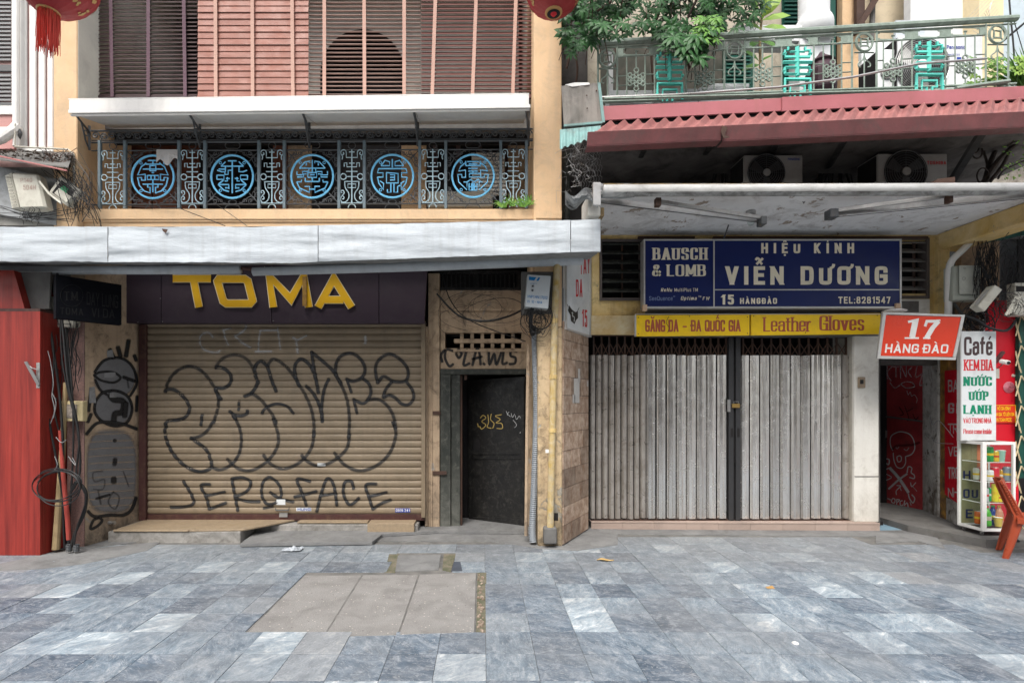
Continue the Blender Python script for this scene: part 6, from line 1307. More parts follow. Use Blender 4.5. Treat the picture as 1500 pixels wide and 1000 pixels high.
run(864.5, 948, 9, 0); run(948, 1067, 8, 1); run(1085, 1235, 10, 1); run(1236, 1247, 1, 0)
for a, b_ in ((1068, 1075), (1078, 1085)): part(gt, 'centre_post', MB().pb(a, 491, b_, 767, Yg - .02, .045), flat('dark_grey_steel', (.04, .04, .042), .5) if a == 1068 else bpy.data.materials['dark_grey_steel'], bevel=.003)
part(gt, 'post_gap', MB().pb(1075.2, 491, 1077.8, 767, Yg + .01, .02), M['dark'])
pl = thing('padlock', 'small brass padlock between the two leaves of the folding gate', 'padlock', P(1078, 597, Yg - .06)); part(pl, 'body', MB().pb(1073, 591, 1084, 597, Yg - .05, .025), flat('brass', (.55, .36, .12), .35, .9), bevel=.003); part(pl, 'shackle', MB().tube([P(1075, 591, Yg - .035), P(1075, 588, Yg - .035), P(1082, 588, Yg - .035), P(1082, 591, Yg - .035)], .004, 5), M['metal'])
part(gt, 'handle', MB().pb(1066, 585, 1070, 603, Yg - .03, .015), M['metal']); part(gt, 'bolt', MB().lathe(P(1077, 677, Yg - .02), [(.012, 0), (.01, .02)], 8, (0, -1, 0)), M['cable'])
for a, b_ in ((1070.5, 1074), (1080, 1083.5)): part(gt, 'pull_slot', MB().pb(a, 627, b_, 640, Yg - .023, .004), M['dark'])
lb = MB()
def bars(pxa, pxb, n):
    for k in range(n + 1):
        px = pxa + (pxb - pxa) * k / n; part(gt, 'lattice_bar', MB().pb(px - 1.1, 491, px + 1.1, 521, Yg + .035, .02), M['rust'])
        part(gt, 'foot', MB().box(XP(px - 1, Yg), XP(px + 1, Yg), Yg + .03, Yg + .05, .094, .14), M['rust'])
        if k < n:
            p2 = px + (pxb - pxa) / n; lb.slab(P(px, 503, Yg + .03), P(px + 1.6, 503, Yg + .03), P(p2, 522, Yg + .03), P(p2 - 1.6, 522, Yg + .03), (0, 1, 0), .004); lb.slab(P(p2 - 1.6, 503, Yg + .026), P(p2, 503, Yg + .026), P(px + 1.6, 522, Yg + .026), P(px, 522, Yg + .026), (0, 1, 0), .003)
bars(870, 1064, 17); bars(1089, 1240, 11); part(gt, 'scissor_lattice', lb, M['rust']); part(gt, 'track', MB().pb(862, 489.5, 1250, 491.5, Yg - .03, .08), M['rust']); part(gt, 'bottom_track', MB().box(XP(866, Yg), XP(1247, Yg), Yg - .02, Yg + .05, .0935, .1), M['rust'])
# ---- slab over the shop with its white underside
Yf = 4.72; zs = 3.556
part(hs2, 'projecting_slab', MB().prism([(XP(876, Yf) + .03, Yf + .03, zs), (6.9, Yf + .03, zs), (6.9, 6.35, zs), (1.33, 6.35, zs), (1.22, 5.3, zs)], (0, 0, .03)), M['soffit'])
eb = MB(); eb.sheet(lambda s, t: Vector((XP(884, Yf) + (6.9 - XP(884, Yf)) * s, Yf + .3 * t * t - .004 * noise.noise(Vector((s * 60, t * 3, 1))), zs + .008 + .032 * min(t * 2, 1) * (1 + .35 * noise.noise(Vector((s * 40, 0, 0))) + .2 * noise.noise(Vector((s * 150, 2, 0)))))), 160, 4); part(hs2, 'slab_edge', eb, M['yellowedge'])
part(hs2, 'side_beam', MB().box(5.45, 5.72, Yf + .12, 6.14, zs - .2, zs - .001), mat('yellow_beam', (.72, .56, .3), (.56, .36, .1), sc=2.5, rough=.85, bump=.4, dirt=.4, dc=(.25, .16, .08), peel=.1), bevel=.01)
hk = MB().tube([P(1176, 289, 5.1), P(1176, 295, 5.1), P(1177.5, 298, 5.1), P(1179, 295, 5.1)], .004, 4); solo('ceiling_hook', hk, M['rust'], 'small iron hook under the white soffit above the blue sign', 'hook')
lm = thing('lamp_holder', 'old bulb holder hanging from the white soffit above the blue sign', 'lamp', P(1100, 300, 5.3))
part(lm, 'socket', MB().lathe(P(1100, 314, 5.35), [(.045, 0), (.05, .02), (.03, .07), (.02, .1), (.028, .13)], 12), M['metal']); part(lm, 'bulb', MB().lathe(P(1100, 330, 5.35), [(.02, 0), (.035, .02), (.04, .06), (.03, .11)], 10), M['glass'])
# awning roller and folded arms
ar = thing('awning', 'retracted awning with white roller tube and folded arms over the blue sign', 'awning', P(1180, 290, 4.65)); Ya = 4.6
mb = MB().tube([P(884, 279.5, Ya), P(1600, 276, Ya)], .052, 12); mb.sm = True; part(ar, 'roller_tube', mb, mat('grimy_tube', (.5, .5, .49), (.38, .38, .37), sc=5, rough=.5, dirt=.6, dc=(.2, .19, .17), stretch=(.6, 1, 3)))
part(ar, 'front_bar', MB().slab(P(900, 287, Ya - .03), P(1600, 285, Ya - .03), P(1600, 279, Ya - .06), P(900, 281, Ya - .06), (0, 1, 0), .02), mat('mouldy_bar', (.5, .5, .48), (.12, .11, .1), sc=9, rough=.6, dirt=.8, dc=(.05, .05, .045), dsc=9, stretch=(.5, 1, 2)))
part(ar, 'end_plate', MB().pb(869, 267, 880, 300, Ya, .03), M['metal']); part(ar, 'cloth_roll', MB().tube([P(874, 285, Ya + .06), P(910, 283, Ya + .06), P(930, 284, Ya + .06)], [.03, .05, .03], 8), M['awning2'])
def arm(a, b_, wpx, Y0, Y1, nm='arm'):
    A, B = P(*a, Y0), P(*b_, Y1); u = Vector((0, 0, 1)) * wpx * Y0 / 745 / 2; part(ar, nm, MB().slab(A - u, B - u, B + u * .8, A + u, Vector((.05, 1, .15)).normalized(), .04), M['metal'], bevel=.004)
arm((876, 292), (1122, 322), 9, 4.72, 5.0); arm((968, 295), (1122, 319), 6, 4.66, 4.92); arm((1222, 311), (1505, 284), 9, 4.95, 4.66); arm((1222, 308), (1390, 286), 6, 4.9, 4.66)
part(ar, 'elbow', MB().pb(1116, 316, 1124, 328, 4.88, .1).pb(1217, 305, 1229, 318, 4.88, .1), M['iron'], bevel=.005); part(ar, 'shoulder', MB().pb(961, 289, 969, 301, 4.62, .06).pb(1391, 282, 1397, 296, 4.62, .06), M['rust'], bevel=.004)
part(ar, 'arm_cable', MB().tube([P(880, 297, 4.71), P(1118, 327, 4.95)], .003, 4).tube([P(1225, 318, 4.93), P(1500, 291, 4.66)], .003, 4), M['cable'])
solo('iron_stub', MB().prism([P(1368, 268, 4.66), P(1374, 262, 4.66), P(1399, 259, 4.66), P(1399, 268, 4.66)], (0, .12, 0)), M['rust'], 'dark iron stub lying on the slab edge near the red lettered air conditioner', 'bracket')
# white end pier stub left of the slab
part(hs2, 'slab_bearing', MB().box(XP(862, 4.95), XP(880, 4.95), 4.95, 5.3, ZP(316, 4.95), zs + .03), M['whitewall'], bevel=.01)
part(hs2, 'bearing_stain', MB().pb(871, 304, 885, 316, 4.99, .25), M['yellowedge'])
solo('downpipe', MB().tube([P(829, 225, 5.75), P(829, 380, 5.75)], .045, 10), M['darkgreenwood'], 'dark downpipe in the gap right of the peach column', 'pipe')
part(hs2, 'gap_wall', MB().box(XP(824, 5.4) + .02, 1.24, 6.05, 6.3, 3.4, 7.5), M['darkconc'])
rnd = random.Random(9); mb = MB()
for k in range(60):
    c = P(rnd.uniform(828, 876), rnd.uniform(215, 285), rnd.uniform(5.0, 5.4)); a = rnd.uniform(0, 3); l = rnd.uniform(.03, .1); mb.tube([c, c + Vector((math.cos(a) * l, 0, math.sin(a) * l)), c + Vector((math.cos(a + 1) * l * 1.3, .02, math.sin(a + 1) * l * 1.4))], .002, 3)
for i in range(11):
    for j in range(9):
        c = P(838 + i * 4 + j % 2 * 2, 210 + j * 8 + noise.noise(Vector((i, j, 0))) * 6, 5.2); mb.tube([c, c + Vector((.012, 0, .02)), c + Vector((.012, 0, .045)), c + Vector((-.008, 0, .062))], .0014, 3)
solo('wire_netting', mb, M['metal'], 'torn wire netting bunched in the gap beside the peach column', 'netting')['kind'] = 'stuff'
solo('crumpled_sheeting', MB().sheet(lambda s, t: P(828 + 48 * s, 300 - 22 * t * (1 - s * .3) + 8 * math.sin(s * 7), 4.95 + .12 * math.sin(s * 5 + t * 4)), 12, 5), M['awning2'], 'crumpled grey plastic sheet above the end of the grey cloth awning', 'sheeting')
# recess behind the air conditioners
zc = 4.16
part(hs2, 'balcony_slab', MB().box(1.0, 6.0, 4.98, 6.6, zc, zc + .16), M['darkconc'])
part(hs2, 'recess_wall', MB().box(1.25, 5.9, 6.4, 6.5, zs + .08, zc), M['darkconc'])
part(hs2, 'recess_side', MB().box(5.5, 5.9, 6.3, 6.39, zs + .08, zc - .01), mat('rough_pink_rubble', (.34, .24, .19), (.12, .1, .08), sc=9, rough=.95, bump=.9, bsc=16))
def brace(a, b_, Y0, Y1, w_=.05): part(hs2, 'brace', MB().slab(P(*a, Y0) - Vector((w_ / 2, 0, 0)), P(*a, Y0) + Vector((w_ / 2, 0, 0)), P(*b_, Y1) + Vector((w_ / 2, 0, 0)), P(*b_, Y1) - Vector((w_ / 2, 0, 0)), (0, 1, 0), .05), M['cable'])
for a, b_ in (((950, 208), (932, 246)), ((1048, 205), (1022, 244)), ((1240, 203), (1205, 262)), ((1140, 207), (1128, 240))): brace(a, b_, 4.7, 6.2)
brace((1440, 196), (1396, 266), 4.65, 5.3, .07)
mb = MB(); rw = random.Random(5)
for k in range(26): x0 = rw.choice((1150, 1215, 1232, 1060)) + rw.uniform(-9, 9); mb.tube(catmull([P(x0, 204, 5.6), P(x0 + rw.uniform(-8, 8), 225, 5.7), P(x0 + rw.uniform(-14, 14), 268, 5.9)], 4), rw.uniform(.004, .014), 4)
solo('hanging_cables', mb, M['cable'], 'sooty cables hanging in the recess between the two air conditioners', 'cables')['kind'] = 'stuff'
def unit(label, x0, y0, x1, y1, Y, word, col, fx, fr2, m='acwhite', body_d=.3, dark=True):
    t = thing('air_conditioner', label, 'air conditioner', P((x0 + x1) / 2, y1, Y)); part(t, 'case', MB().pb(x0, y0, x1, y1, Y, body_d), M[m], bevel=.008); part(t, 'coil', MB().box(XP(x0, Y) - .006, XP(x0, Y) - .001, Y + .02, Y + body_d - .02, ZP(y1, Y) + .02, ZP(y0, Y) - .02), M['dark'])
    c = P(fx, (y0 + y1) / 2 + (6 if dark else 0), Y - .002); rr = fr2 * Y / 745
    part(t, 'fan_well', MB().lathe(c, [(rr, 0), (rr * .98, .002)], 28, (0, -1, 0)), M['dark'])
    mb = MB()
    for k in range(1, 9 if dark else 15): mb.ring(c + Vector((0, -.012, 0)), Vector((1, 0, 0)), Vector((0, 0, 1)), rr * k / (9 if dark else 15), .0025, 28, 3)
    for k in range(8): a = k * math.pi / 4; mb.tube([c + Vector((0, -.01, 0)), c + Vector((math.cos(a) * rr, -.01, math.sin(a) * rr))], .002, 3)
    mb.ring(c + Vector((0, -.01, 0)), Vector((1, 0, 0)), Vector((0, 0, 1)), rr, .006, 28, 4)
    part(t, 'grille', mb, M['iron'] if dark else M['metal'])
    fanb = MB()
    for k in range(3):
        a = k * 2.094 + .5; u = Vector((math.cos(a), 0, math.sin(a))); v = Vector((-math.sin(a), 0, math.cos(a))); q0 = c + Vector((0, -.004, 0)); fanb.poly([q0 + u * rr * .2 - v * rr * .1, q0 + u * rr * .85 - v * rr * .25 + Vector((0, -.004, 0)), q0 + u * rr * .9 + v * rr * .3, q0 + u * rr * .25 + v * rr * .2])
    part(t, 'fan', fanb, M['acwhite'] if not dark else flat('dark_fan_' + word, (.06, .06, .06), .5))
    part(t, 'hub', MB().lathe(c + Vector((0, -.016, 0)), [(rr * .2, 0), (rr * .19, .006)], 16, (0, -1, 0)), M[m])
    if word: x_ = fx + fr2; mb = MB(); text(mb, word, *col[1:], lambda x, y, d: P(x, y, Y - .002 - d), wv=.2, wh=.18); part(t, 'badge', mb, M[col[0]])
    return t
unit('grey air conditioner in the dark recess above the white awning tube, left one', 1090, 227, 1176, 268, 5.25, 'PANASONIC', ('navyletter', 1154, 1172, 235, 231.5), 1122, 27)
unit('grey Toshiba air conditioner in the dark recess, right one'.replace('Toshiba ', 'red lettered '), 1286, 225, 1388, 267, 5.25, 'TOSHIBA', ('redletter', 1358, 1386, 241, 236), 1326, 31)
# ---- red canopy sheet and gutter
rc = thing('canopy', 'faded red corrugated canopy with a long red gutter below the balcony', 'canopy', P(1180, 200, 4.6))
def gy(px): return 194 - (px - 862) * 30 / 640   # top edge of the gutter in the picture
a0, a1 = P(862, gy(862) + 5, 4.5), P(1560, gy(1560) + 5, 4.5); b0, b1 = P(884, gy(884) - 9, 4.86), P(1560, gy(1560) - 15, 4.86)
nw = 34
for k in range(6):
    s0_, s1_ = k / 6, (k + 1) / 6
    def fn(s, t, s0_=s0_, s1_=s1_):
        u = s0_ + (s1_ - s0_) * s; p = a0.lerp(a1, u).lerp(b0.lerp(b1, u), t); ph_ = (u * nw) % 1; h = .04 * max(0, 1 - abs(ph_ - .5) * 2.7) * (.45 + .55 * t) * (1 + .25 * noise.noise(Vector((u * 40, 1, 1)))); return p + Vector((0, -.6 * h, h))
    part(rc, 'roof_sheet', MB().sheet(fn, 64, 1), M['redsheet'])
def gutter(pxa, pxb, m, tall=17):
    A, B = P(pxa, gy(pxa) - 1, 4.46), P(pxb, gy(pxb) - 1, 4.46); D = Vector((0, 0, -tall * 4.46 / 745)); part(rc, 'gutter', MB().slab(A + D + Vector((0, .03, 0)), B + D + Vector((0, .03, 0)), B, A, (0, 1, 0), .02).slab(A + D + Vector((0, .03, 0)), B + D + Vector((0, .03, 0)), B + D + Vector((0, .14, 0)), A + D + Vector((0, .14, 0)), (0, 0, -1), .008), m, bevel=.003)
gutter(861, 1059, M['gutter'], 18); gutter(1061, 1560, M['gutter'], 20)
part(rc, 'gutter_tear', MB().prism([P(1058, gy(1058) - 1, 4.455), P(1066, gy(1066) + 2, 4.455), P(1062, gy(1062) + 13, 4.455), P(1070, gy(1070) + 17, 4.455), P(1060, gy(1060) + 18, 4.455), P(1056, gy(1056) + 8, 4.455)], (0, .004, 0)), M['rust'])
def fly(px): return 152 - (px - 884) * 28 / 616
for (a, b_, h, yo) in ((884, 1148, 21, 3.5), (1146, 1560, 21, 2.0)):
    part(rc, 'flashing', MB().prism([P(a, fly(a) + yo, 4.9 - (a > 1100) * .02), P(b_, fly(b_) + yo, 4.9 - (a > 1100) * .02), P(b_, fly(b_) + yo + h - 2, 4.9 - (a > 1100) * .02), P(a, fly(a) + yo + h, 4.9 - (a > 1100) * .02)], (0, .02, 0)), M['maroon'], bevel=.003)
part(rc, 'painted_gap_shade', MB().prism([P(884, fly(884) + 22, 4.93), P(1560, fly(1560) + 22, 4.93), P(1560, fly(1560) + 36, 4.93), P(884, fly(884) + 36, 4.93)], (0, .03, 0)), M['dark'])  # dark strip painted as the shade between flashing and roof sheet
# side pieces by the peach column
tp = thing('metal_sheet', 'greyed ribbed metal sheet leaning beside the peach column', 'sheet', P(852, 185, 4.9)); tf2 = quadpx((822, 126), (879, 122), (886, 180), (826, 185), front(4.85))
part(tp, 'sheet', MB().sheet(lambda s, t: tf2(s, t, .01 * (abs(math.sin(s * 9.5)) ** 6)), 40, 2), M['browsheet']); part(tp, 'edge', MB().slab(tf2(.93, 1, .012), tf2(1.0, 1, .012), tf2(1, 0, .012), tf2(.93, 0, .012), (0, 1, 0), .02).slab(tf2(0, 1.02, .012), tf2(.93, 1.02, .012), tf2(.93, .97, .012), tf2(0, .97, .012), (0, 1, 0), .02), M['tealsheet'])
for c in ((.62, .3), (.6, .62), (.88, .2)): part(tp, 'screw', MB().lathe(tf2(*c, .012), [(.008, 0), (.005, .006)], 6, (0, -1, 0)), M['rust'])
part(tp, 'torn_felt', MB().prism([P(828, 124, 4.84), P(842, 121, 4.84), P(863, 121, 4.84), P(864, 124, 4.84), P(838, 127, 4.84)], (0, .2, 0)), M['white'])
solo('corrugated_sheet', MB().sheet(lambda s, t: P(820 + 60 * s, 190 - 6 * s + t * (28 - 14 * s) + 1.5 * math.sin(s * 40) * t, 4.75 - .15 * t + .012 * math.sin(s * 40)), 80, 3), M['tealsheet'], 'faded teal corrugated sheet hanging at the left end of the red gutter', 'sheet')
# ============================================================ BALCONY over the yellow shop
def By(px): return 5.16 - (px - 872) * .00038      # the rail comes nearer to the right
def fB(x, y, d=0):
    Y = By(x) - d; return P(x, y, Y)
def rb(px): return 148 - (px - 872) * .034          # bottom line of the rail in the picture
def rt(px): return 64 - (px - 872) * .060           # top
br = thing('iron_railing', 'grey green balcony railing with turquoise characters behind the red canopy', 'railing', fB(1180, 150))
def T2(mb, pts, wpx, n=4, closed=False, d=0): return mb.tube([fB(p[0], p[1], d) for p in pts], (wpx * 1.25) / 2 * 5.1 / 745, n, closed)
part(br, 'top_rail', T2(MB(), [(868, rt(868)), (1080, rt(1080)), (1300, rt(1300)), (1490, rt(1490))], 7, 8), M['greeniron'])
part(br, 'rail', T2(T2(T2(MB(), [(872, rt(872) + 7), (1488, rt(1488) + 8)], 2.4), [(872, rb(872) - 4), (1488, rb(1488) - 4)], 3, 6), [(872, rb(872) + 2), (1488, rb(1488) + 2)], 4, 6), M['greeniron'])
part(br, 'rail', T2(MB(), [(905, rt(905) + 22), (1062, rt(1062) + 21), (1085, rt(1085) + 21), (1248, rt(1248) + 22), (1285, rt(1285) + 22), (1445, rt(1445) + 22)], 2), M['greeniron'])
part(br, 'loose_pole', MB().tube([P(878, 143, 4.98), P(990, 139, 4.97), P(1140, 128, 4.95), P(1250, 113, 4.92), P(1343, 94, 4.9), P(1445, 86, 4.88)], .011, 6), M['metal'])
part(br, 'loose_pole', MB().tube([P(885, 145, 4.97), P(1090, 140, 4.95), P(1200, 136, 4.95), P(1345, 133, 4.93)], .013, 6).tube([P(1400, 130, 4.9), P(1440, 124, 4.9), P(1478, 119, 4.9)], .02, 6), M['greeniron'])
def post(px, w_=2.6): part(br, 'post', T2(MB(), [(px, rt(px) + 6), (px, rb(px) + 4)], w_, 4), M['greeniron'])
for px in (876, 904, 1061, 1091, 1248, 1284, 1444, 1477): post(px)
def lace(px0, px1, holes):   # fretted upper plate
    n = len(holes); mb = MB(); t0 = 8.5; b0 = 21
    xs = [px0]
    for (c, hw) in holes: xs += [c - hw, c + hw]
    xs.append(px1)
    for i in range(0, len(xs), 2): a, b_ = xs[i], xs[i + 1]; mb.slab(fB(a, rt(a) + b0), fB(b_, rt(b_) + b0), fB(b_, rt(b_) + t0), fB(a, rt(a) + t0), (0, 1, 0), .006)
    for (c, hw) in holes:
        for s_ in (1, -1):
            for (ya, yb_) in ((t0, t0 + 3), (b0 - 3, b0)): x0_, x1_ = sorted((c + s_ * hw, c + s_ * (hw - 3))); mb.slab(fB(x0_, rt(c) + yb_), fB(x1_, rt(c) + yb_), fB(x1_, rt(c) + ya), fB(x0_, rt(c) + ya), (0, 1, 0), .006)
        for (ya, yb_) in ((t0, t0 + 1.6), (b0 - 1.6, b0)): mb.slab(fB(c - hw, rt(c) + yb_), fB(c + hw, rt(c) + yb_), fB(c + hw, rt(c) + ya), fB(c - hw, rt(c) + ya), (0, 1, 0), .005)
    part(br, 'fretted_plate', mb, M['greeniron'])
lace(905, 1060, [(932, 19), (988, 19), (1035, 17)]); lace(1092, 1247, [(1117, 19), (1172, 12), (1215, 17)]); lace(1285, 1443, [(1306, 20), (1361, 16), (1414, 21)])
cm = None
for px in (890, 1076, 1266, 1461):
    mb = MB(); y = rt(px) + 22 + (px == 890) * 1
    T2(mb, [(px + 12 * math.cos(t), y + 13 * math.sin(t)) for t in [i * math.pi / 10 for i in range(20)]], 3, closed=True); T2(mb, [(px - 5, y - 5), (px + 5, y - 5), (px + 5, y + 5), (px - 5, y + 5)], 2.4, closed=True)
    for a in (.785, 2.356, 3.93, 5.5): T2(mb, [(px + 7 * math.cos(a), y + 7 * math.sin(a)), (px + 12 * math.cos(a), y + 13 * math.sin(a))], 1.6)
    for s_ in (1, -1): T2(mb, smooth([(px, y + 18), (px + s_ * 2, y + 26), (px + s_ * 9, y + 30), (px + s_ * 9, y + 36), (px + s_ * 5, y + 36)]), 1.6)
    T2(mb, [(px - 14, y + 15), (px + 14, y + 15)], 2); T2(mb, [(px, y + 15), (px, rb(px))], 1.8); part(br, 'coin_motif', mb, M['greeniron'])
def knot(cx, cy, hid=False):
    mb = MB()
    for dx, dy, r in ((0, 0, 3.2), (-5.5, -4, 3), (5.5, -4, 3), (-5.5, 4, 3), (5.5, 4, 3), (-9.5, -6.5, 3.2), (9.5, -6.5, 3.2), (-9.5, 6, 3.2), (9.5, 6, 3.2), (0, -7, 3), (0, 7, 3), (0, -13.5, 3.6), (0, 13.5, 3.6), (-10, 0, 2.4), (10, 0, 2.4)):
        T2(mb, [(cx + dx + r * math.cos(t), cy + dy + r * math.sin(t)) for t in [i * .785 for i in range(8)]], 1.9, closed=True)
    T2(mb, [(cx, rt(cx) + 14), (cx, cy - 17)], 1.8); T2(mb, [(cx - 2, rt(cx) + 15), (cx + 2, rt(cx) + 15)], 2.4); T2(mb, [(cx, cy + 17), (cx, rb(cx))], 1.8); part(br, 'endless_knot', mb, M['greeniron'])
for cx, cy in ((932, 117), (1032, 115), (1117, 110), (1220, 105), (1308, 103), (1414, 98)): knot(cx, cy)
for a, xs in (((904, 1061), (918, 945, 959, 1005, 1018, 1046)), ((1091, 1248), (1104, 1131, 1145, 1192, 1206, 1233)), ((1284, 1444), (1294, 1321, 1336, 1385, 1399, 1428))):
    mb = MB()
    for x in xs: T2(mb, [(x, rt(x) + 22), (x, rb(x) + 3)], 1.8 if x not in (959, 1005, 1145, 1192, 1336, 1385) else 2.2)
    for x0_, x1_ in ((a[0], xs[0]), (xs[1], xs[2]), (xs[3], xs[4]), (xs[5], a[1])):
        for dy in (52, 66): T2(mb, [(x0_, rt(x0_) + dy - 2), (x1_, rt(x1_) + dy - 2)], 1.6)
    part(br, 'bar', mb, M['greeniron'])
def shou(cx, cy, s=1.0):
    mb = MB()
    def b(pts, w_=4): T2(mb, [(cx + x * s, cy + y * s) for x, y in pts], w_ * s * 1.1, d=.01)
    b([(0, -36), (0, 8)], 5); b([(-14, -36), (-14, -31), (-19, -31), (-19, -21), (19, -21), (19, -31), (12, -31), (12, -36)], 3); b([(-22, -26), (-17, -26)], 3.4); b([(22, -26), (17, -26)], 3.4); b([(-11, -29), (-2, -29)], 2.6); b([(11, -29), (2, -29)], 2.6)
    b([(-22, -13), (22, -13)], 4); b([(-19, -5), (19, -5), (19, 5), (-19, 5)], 3.4); T2(mb, [(cx - 19 * s, cy - 5 * s), (cx - 19 * s, cy + 5 * s)], 3.4 * s, d=.01); b([(-22, 0), (-18, 0)], 3.4); b([(22, 0), (18, 0)], 3.4)
    b([(-19, 38), (-19, 13), (19, 13), (19, 38)], 4); b([(-22, 30), (-18, 30)], 3.4); b([(22, 30), (18, 30)], 3.4); b([(-4, 40), (-4, 32), (-11, 32), (-11, 22), (11, 22), (11, 32), (4, 32), (4, 40)], 3); b([(-11, 40), (-11, 32)], 2)
    part(br, 'longevity_character', mb, M['turq'])
shou(981, 111, .94); shou(1168, 104, .96); shou(1361, 97, .98)
# wall and columns behind the balcony
Yu = 6.45
def up(name, a, b_, c, d, Y, dep, m, bevel=0): return part(hs2, name, MB().pb(a, b_, c, d, Y, dep), M[m] if isinstance(m, str) else m, bevel=bevel)
up('upper_wall', 845, -140, 1146, 160, Yu, .1, mat('old_beige_wall', (.5, .44, .34), (.36, .32, .26), sc=3, rough=.9, dirt=.6))
up('dark_opening', 1146, -140, 1238, 160, Yu + .1, .1, 'dark'); up('peach_strip', 1234, -140, 1262, 160, Yu - .05, .1, 'peach'); up('upper_wall', 1262, -140, 1350, 160, Yu, .1, mat('warm_beige_wall', (.62, .53, .38), (.55, .46, .33), rough=.9, dirt=.25)); up('white_wall', 1334, -140, 1434, 160, Yu - .35, .1, 'acwhite2'); up('cream_pier', 1434, -140, 1470, 160, 5.9, .3, mat('cream_pier', (.72, .6, .38), (.66, .54, .34), rough=.85, dirt=.2)); up('pale_blue_wall', 1468, -140, 1620, 160, 6.6, .1, flat('pale_blue_wall', (.5, .58, .62), .6)); up('recess_panel', 880, 60, 1060, 150, Yu - .02, .02, mat('dark_plants_wall', (.09, .08, .065), (.04, .045, .035), sc=7, rough=.9))  # recess panel is much darker than the beige wall behind it
gd = thing('door', 'dark green louvred balcony door behind the left white column', 'door', P(1160, 150, Yu)); part(gd, 'leaf', MB().pb(1146, -100, 1180, 155, Yu - .02, .04).pb(1214, -100, 1224, 155, Yu - .02, .04), M['greenshutter'])
for k in range(34):
    y = -60 + k * 6; part(gd, 'louvre_slat', MB().slab(P(1149, y + 3.4, Yu - .05), P(1178, y + 3.4, Yu - .05), P(1178, y, Yu - .025), P(1149, y, Yu - .025), (0, 0, 1), .006), M['greenshutter'])
gd = thing('door', 'green louvred door low behind the umbrella plant on the balcony', 'door', P(1084, 145, Yu - .1)); part(gd, 'leaf', MB().pb(1060, 60, 1104, 152, Yu - .06, .03), M['greenshutter'])
for k in range(15): y = 64 + k * 5.6; part(gd, 'louvre_slat', MB().slab(P(1064, y + 3.4, Yu - .09), P(1100, y + 3.4, Yu - .09), P(1100, y, Yu - .065), P(1064, y, Yu - .065), (0, 0, 1), .006), M['greenshutter'])
up('iron_beam', 1255, -100, 1267, 40, Yu - .15, .05, 'rust'); part(hs2, 'iron_beam', MB().slab(P(1248, 50, Yu - .2), P(1256, 50, Yu - .2), P(1300, -20, Yu - .2), P(1290, -20, Yu - .2), (0, 1, 0), .04), M['rust']); part(hs2, 'drain_pipe', MB().tube([P(1281, -100, Yu - .1), P(1277, 60, Yu - .1)], .03, 8), M['concrete'])
def column(px, r, Y, y0, label):
    t = thing('column', label, 'column', P(px, y0 + 20, Y)); c = P(px, y0, Y); rr = r * Y / 745
    mb = MB().lathe(c, [(rr * 1.25, -.2), (rr * 1.25, -.02), (rr * 1.22, 0), (rr * 1.15, .03), (rr * 1.02, .06), (rr, .1), (rr, 3.0)], 24); mb.sm = True; part(t, 'shaft', mb, M['acwhite2'])
column(1192, 20, 5.75, 36, 'round white column above the left half of the green railing')
up('parapet', 1075, 37, 1172, 60, 5.7, .2, 'acwhite2'); up('parapet', 1170, 38, 1216, 155, 5.62, .05, 'acwhite2') if False else None
part(hs2, 'pedestal', MB().pb(1172, 37, 1217, 156, 5.68, .22), M['acwhite2'], bevel=.008)
up('white_box_wall', 1262, 60, 1340, 156, 6.0, .05, 'acwhite2'); up('pale_awning_strip', 1312, 30, 1355, 60, 5.9, .03, 'awning')
for i, (a, b_, c, d, Y) in enumerate(((893, 132, 956, 152, 5.32), (958, 130, 1022, 151, 5.33), (1024, 128, 1094, 150, 5.35), (1040, 122, 1098, 128, 5.45))):
    solo('planter_box', MB().pb(a, b_, c, d, Y, .2), M['acwhite2'], ('white trough planter at the left end of the balcony', 'white trough planter under the left turquoise character', 'white trough planter just left of the middle coin motif', 'short white ledge box behind the troughs on the balcony')[i], 'planter', bevel=.006)
solo('white_post', MB().pb(892, 72, 898, 150, 5.4, .05), M['acwhite2'], 'thin white post standing behind the left end of the green railing', 'post')
jar = P(1203, 148, 5.45); solo('covered_jar', MB().lathe(jar, [(.1, 0), (.14, .1), (.15, .3), (.11, .38), (.13, .4), (.04, .48), (.015, .52)], 14), flat('plum_plastic', (.06, .03, .04), .4), 'dark plum covered pail behind the railing near the white column', 'pail')
t = unit('big white air conditioner behind the railing below the right turquoise character', 1316, 52, 1440, 140, 5.55, 'Panasonic'.replace('Panasonic', 'Panasonic'), ('navyletter', 1387, 1414, 72, 66.5), 1350, 40, 'acwhite2', .35, False)
mb = MB(); text(mb, 'INVERTER', 1388, 1406, 82, 79, lambda x, y, d: P(x, y, 5.548 - d), wv=.12, wh=.12); part(t, 'badge', mb, M['navyletter'])
part(t, 'square_badge', MB().pb(1402, 84, 1408, 91, 5.546, .003), M['navyletter'])
t = unit('smaller white air conditioner with slatted side left of the big one', 1286, 72, 1312, 142, 5.6, '', None, 1299, 9, 'acwhite2', .3, False)
mb = MB()
for k in range(14):
    c = P(1345 + k * 9, -4, 5.5); mb.tube([P(1418 + k * 4, 26 + k * 2, 5.4), P(1452 + k * 1.5, -10 + k * 4, 5.4)], .0015, 3); mb.tube([P(1425 + k * 2.4, 45 - k * 3.6, 5.4), P(1450, 60 - k * 4, 5.4)], .0015, 3)
solo('wire_netting', mb, M['metal'], 'fine wire netting in front of the cream pier at the upper right', 'netting')['kind'] = 'stuff'
